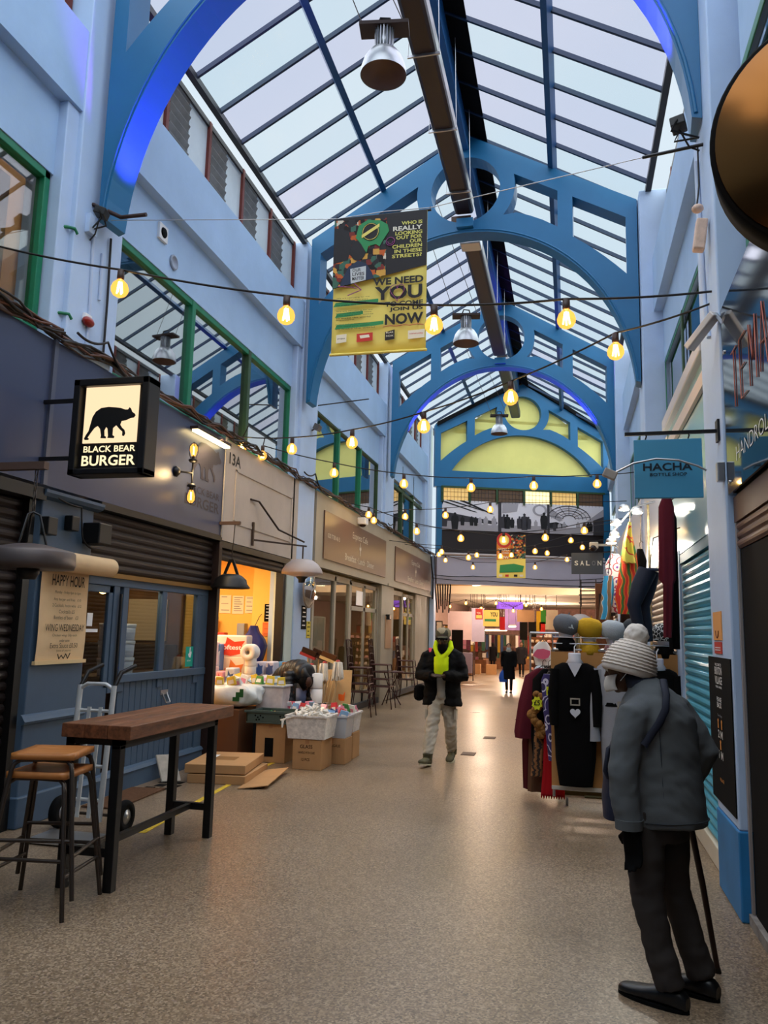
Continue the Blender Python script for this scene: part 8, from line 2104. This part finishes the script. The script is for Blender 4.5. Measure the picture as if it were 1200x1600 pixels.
mb = MB()
mb.loft([[V((-1.577, 10.09, z)) + V((a * math.cos(q), b * math.sin(q), 0)) for q in [2 * math.pi * j / 26 for j in range(26)]] for z, a, b in ((0.72, 0.165, 0.12), (0.82, 0.17, 0.125), (0.92, 0.15, 0.115))])
for i in (0, 1): mb.tube([hip[i] + V((0, 0, 0.03)), hip[i].lerp(kn[i], 0.5), kn[i], kn[i].lerp(an[i], 0.5) + V((0, -0.012, 0)), an[i] + V((0, -0.005, 0.03))], [0.098, 0.092, 0.082, 0.075, 0.062], 14)
sand = M('stone_cargo_cotton', '#a9a294', 0.85, var=0.06, vs=6, bump=0.6, bs=9)
tr = merged(mb, 'trousers', sand, P1, 0.011, 2, 0, 0.014, 10.0)
for x, y in ((-1.752, 9.98), (-1.40, 10.06)): MB().box(x - 0.015, x + 0.015, y - 0.05, y + 0.06, 0.53, 0.66).build('cargo_pocket', sand, tr, 0.006)
camo = patterned('camouflage', [(0, '#3d3a2a'), (0.3, '#7a6f52'), (0.5, '#a3977a'), (0.72, '#4f4c36')], 9, 'BLOCK')
cp = MB().lathe([(0.095, 0.0), (0.099, 0.03), (0.092, 0.07), (0.06, 0.1), (0.0, 0.108)], hd + V((0, 0.012, 0.038)), 28).build('cap', camo, P1)
MB().sheet(lambda u, v: hd + V((0.082 * math.sin((u - 0.5) * math.pi) * (1 - 0.15 * v), 0.012 - 0.085 * math.cos((u - 0.5) * math.pi) - 0.07 * v * math.cos((u - 0.5) * math.pi) ** 0.5 if abs(u - .5) < .5 else 0.012, 0.045 - 0.028 * v - 0.01 * (2 * u - 1) ** 2)), 14, 4).build('peak', camo, P1, 0, 0.005)
MB().box(hd.x - 0.07, hd.x + 0.07, hd.y - 0.098, hd.y - 0.082, hd.z - 0.008, hd.z + 0.022).build('dark_glasses', M('dark_lens', '#0a0908', 0.15), P1, 0.006)
boot = M('camo_trainer', '#4a4630', 0.7, var=0.5, vs=18)
sole_m = M('trainer_sole', '#b9b49a', 0.6)
o = shoe('trainer', (-1.68, 9.86, 0), (-1.745, 9.57, 0.045), boot, P1, 0.052, 0.10, sole_m)
o = shoe('trainer', (-1.475, 10.36, 0.015), (-1.485, 10.08, 0.0), boot, P1, 0.052, 0.11, sole_m)
for i, y in ((0, -0.02), (1, -0.01)): MB().tube([an[i] + V((0, y, -0.02)), an[i] + V((0, y, 0.05))], [0.056, 0.062], 14).build('boot_cuff', boot, P1)
bpk = M('backpack_pink', '#c33a52', 0.7)
MB().tube([V((-1.70, 9.99, 1.30)), V((-1.725, 10.05, 1.395)), V((-1.72, 10.16, 1.37))], [(0.026, 0.012)] * 3, 8, True, (1, 0, 0)).build('backpack_strap', bpk, P1)
MB().obb((-1.62, 10.30, 1.15), (0.42, 0.16, 0.46)).build('backpack', M('backpack_black', '#141216', 0.7), P1, 0.05)
MB().tube([V((-1.835, 10.26, 1.32)), V((-1.845, 10.28, 1.18)), V((-1.84, 10.28, 1.0))], 0.016, 8).build('backpack_piping', bpk, P1)
MB().obb((-1.875, 10.15, 0.84), (0.13, 0.2, 0.2)).build('carried_bag', blackc, P1, 0.05)

# ---------------------------------------------------- shopper bending over the goods
P2 = T('person', 'person in a black puffer jacket bending over the shop goods', 'person', (-3.75, 10.55, 0))
mb = MB(); hd = V((-3.44, 10.28, 0.90)); hf = V((0.35, -0.45, -0.8)).normalized()
head(mb, hd, hf, (0.5, -0.4, 0.6), 0.95)
mb.tube([V((-3.93, 10.66, 0.90)), V((-3.78, 10.52, 1.0)), V((-3.60, 10.40, 1.04)), V((-3.5, 10.33, 1.0)), hd], [0.12, 0.11, 0.12, 0.07, 0.05], 14)
for q in (-1, 1):
    a = V((-3.56 + 0.1 * q, 10.36 + 0.11 * q, 0.98)); mb.tube([V((-3.58, 10.39, 1.0)), a, a + V((0.06, -0.06, -0.22)), a + V((0.06, -0.12, -0.40))], [0.06, 0.05, 0.04, 0.028], 10)
    hand(mb, a + V((0.06, -0.12, -0.40)), (0.05, -0.3, -0.9), (-q, 0, 0), 1.0, 0.6, q)
    h_ = V((-3.95 + 0.06 * q, 10.68 + 0.07 * q, 0.84)); mb.tube([V((-3.93, 10.66, 0.88)), h_, h_ + V((0.04, -0.02, -0.4)), V((h_.x - 0.0, h_.y + 0.02, 0.08))], [0.09, 0.075, 0.055, 0.04], 10)
merged(mb, 'body', skin_dark, P2, 0.012, 2)
puf = M('black_puffer', '#16171b', 0.45, bump=0.1, bs=12)
mb = MB(); ax0, ax1 = V((-3.90, 10.63, 0.92)), V((-3.47, 10.33, 1.02))
for k in range(7):
    f = k / 6; c = ax0.lerp(ax1, f) + V((0, 0, 0.055 * math.sin(math.pi * f))); mb.ball(c, (0.085, 0.165 - 0.02 * abs(f - .5), 0.165 - 0.03 * (f > .9)), 18, 12, Matrix.Rotation(R(-35), 3, 'Z'))
for q in (-1, 1):
    a = V((-3.56 + 0.115 * q, 10.36 + 0.125 * q, 1.0))
    for k in range(7): mb.ball(a + V((0.06 * k / 6, -0.10 * k / 6, -0.40 * k / 6)), (0.078, 0.078, 0.05), 12, 8)
merged(mb, 'puffer_jacket', puf, P2, 0.014, 1)
MB().ball(V((-3.44, 10.28, 0.915)), (0.098, 0.098, 0.112), 16, 10).build('hair', blackc, P2)
MB().lathe([(0.07, -0.05), (0.11, -0.02), (0.115, 0.04), (0.09, 0.07), (0.06, 0.04)], V((-3.46, 10.31, 1.0)), 20, Matrix.Rotation(R(55), 3, 'Y')).build('hood', puf, P2)
mb = MB()
mb.ball(V((-3.94, 10.67, 0.88)), (0.15, 0.16, 0.14), 16, 10)
for q in (-1, 1):
    h_ = V((-3.95 + 0.06 * q, 10.68 + 0.07 * q, 0.84)); mb.tube([h_, h_ + V((0.04, -0.02, -0.4)), V((h_.x, h_.y + 0.02, 0.07))], [0.10, 0.08, 0.07], 12)
merged(mb, 'trousers', M('olive_brown_trousers', '#4b4235', 0.85), P2, 0.016, 2)
for q in (-1, 1): shoe('shoe', (-3.99 + 0.06 * q, 10.76 + 0.07 * q, 0), (-3.80 + 0.06 * q, 10.60 + 0.07 * q, 0), shoe_m, P2)


# ---------------------------------------------------- people farther down the hall
def walker(lab, x, y, h, face, coat_c, leg_c, skin, coat_len=0.48, mask=False, bag=None, stride=0.12, hair='#1a1412', hat_c=None):
    z0 = fz(y); k = h / 1.7; f = V((0, face, 0)); r_ = V((-face, 0, 0))
    P = T('person', lab, 'person', (x, y, z0)); B = lambda a, b, c: V((x, y, z0)) + (r_ * a + f * b + V((0, 0, c))) * k
    hd = B(0, 0.02, 1.56); mb = MB(); head(mb, hd, f, (0, 0, 1), k)
    mb.tube([B(0, 0, 1.38), hd], [0.055 * k, 0.05 * k], 10)
    mb.tube([B(0, 0, 0.85), B(0, 0, 1.1), B(0, 0, 1.3), B(0, 0, 1.40)], [(0.13 * k, 0.09 * k), (0.12 * k, 0.09 * k), (0.15 * k, 0.09 * k), (0.06 * k, 0.06 * k)], 12, True, r_)
    J = []
    for q in (-1, 1):
        a, e, w_ = B(0.19 * q, 0, 1.37), B(0.235 * q, -0.02 + 0.04 * q, 1.10), B(0.22 * q, 0.08 + 0.05 * q, 0.86)
        hp_, kn_, an_ = B(0.085 * q, 0, 0.88), B(0.085 * q, stride * q * 0.6 + 0.03, 0.48), B(0.08 * q, stride * q, 0.08)
        mb.tube([B(0, 0, 1.36), a, e, w_], [0.05 * k, 0.045 * k, 0.036 * k, 0.026 * k], 8); hand(mb, w_, (0, 0, -1), -r_ * q, k, 0.4, q)
        mb.tube([B(0, 0, 0.88), hp_, kn_, an_, an_ + f * 0.1 * k], [0.08 * k, 0.075 * k, 0.05 * k, 0.036 * k, 0.03 * k], 8); J.append((a, e, w_, hp_, kn_, an_))
    merged(mb, 'body', M('skin_' + skin[1:], skin, 0.5), P, 0.014, 2); eyes(hd, f, P, k)
    cm_ = M('coat_' + coat_c[1:], coat_c, 0.85, bump=0.3, bs=8); lm = M('legs_' + leg_c[1:], leg_c, 0.85)
    mb = MB(); mb.loft([[B(0, 0, z) + r_ * (a * k * math.cos(q)) + f * (b * k * math.sin(q)) for q in [2 * math.pi * j / 22 for j in range(22)]] for z, a, b in ((coat_len, 0.22, 0.17), (0.85, 0.20, 0.155), (1.1, 0.18, 0.14), (1.32, 0.19, 0.135), (1.42, 0.10, 0.09), (1.45, 0.07, 0.07))])
    for a, e, w_, *_ in J: mb.tube([a + (B(0, 0, 1.37) - a) * 0.3, a, e, w_ + V((0, 0, 0.02))], [0.075 * k, 0.08 * k, 0.066 * k, 0.052 * k], 10)
    merged(mb, 'coat', cm_, P, 0.02, 2)
    mb = MB(); mb.ball(B(0, 0, 0.88), (0.14 * k, 0.11 * k, 0.12 * k), 12, 8)
    for *_, hp_, kn_, an_ in J: mb.tube([hp_, kn_, an_], [0.085 * k, 0.062 * k, 0.05 * k], 10)
    merged(mb, 'trousers', lm, P, 0.018, 2)
    for j in J: shoe('shoe', V((j[5].x, j[5].y, z0)) - f * 0.06 * k, V((j[5].x, j[5].y, z0)) + f * 0.17 * k, shoe_m, P, 0.045 * k, 0.08 * k)
    m_ = MB().ball(hd + V((0, 0, 0.035 * k)) - f * 0.02 * k, (0.09 * k, 0.10 * k, 0.095 * k), 16, 10)
    if not hat_c: m_.ball(hd - f * 0.05 * k - V((0, 0, 0.05 * k)), (0.085 * k, 0.06 * k, 0.10 * k), 12, 8)
    m_.build('knit_hat' if hat_c else 'hair', M('hair_' + (hat_c or hair)[1:], hat_c or hair, 0.9), P)
    if mask:
        MB().sheet(lambda u, v: hd + f * (0.103 - 0.06 * (2 * u - 1) ** 2) * k + r_ * (0.066 * (2 * u - 1) * k) + V((0, 0, (-0.10 + 0.085 * v) * k)), 8, 5).build('face_mask', M('pale_blue_mask', '#b9c9cf', 0.8), P, 0, 0.004)
        MB().lathe([(0.075 * k, -0.06 * k), (0.10 * k, 0.0), (0.08 * k, 0.06 * k)], B(0, 0.02, 1.43), 18).build('scarf', M('pale_grey_scarf', '#b5b2ac', 0.9), P)
    if bag:
        w_ = J[bag[0]][2]; o = T('carrier_bag', bag[2], 'bag', w_ + V((0, 0, -0.5 * k)))
        MB().loft([[w_ + V((0.03, 0, 0)) + r_ * (a * k * math.cos(q) * 1.0) + f * (b * k * math.sin(q)) + V((0, 0, z * k)) for q in [2 * math.pi * j / 14 for j in range(14)]] for z, a, b in ((-0.50, 0.13, 0.06), (-0.36, 0.16, 0.08), (-0.22, 0.13, 0.06), (-0.10, 0.05, 0.03))]).build('bag', M('bag_' + bag[1][1:], bag[1], 0.5), o)
        MB().tube([w_ + V((0, 0, -0.12 * k)), w_ + V((0, 0, -0.04 * k))], 0.018, 6).build('handle', M('bag_' + bag[1][1:], bag[1]), o)
    return P


yw = 24.3
walker('masked woman in a long black coat carrying a blue bag', -1.80, yw, 1.46, -1, '#0e0e11', '#15151a', '#a8775a', 0.46, True, (0, '#1f56b8', 'bright blue carrier bag held by the masked woman'), 0.10)
walker('dark dressed person walking away behind the masked woman', -4.5, 48.0, 1.7, 1, '#121014', '#141318', '#5a3a2a', 0.6)
walker('person with a dark bag by the far left cartons', -6.35, 46.0, 1.6, 1, '#1a171a', '#16151a', '#6a4a3a', 0.6, False, (1, '#1b1a1e', 'dark bag carried by the far left person'))
walker('person in a dark coat half hidden behind the cap stand', -2.35, 40.0, 1.68, -1, '#1e1c20', '#17161a', '#7a553e', 0.6)
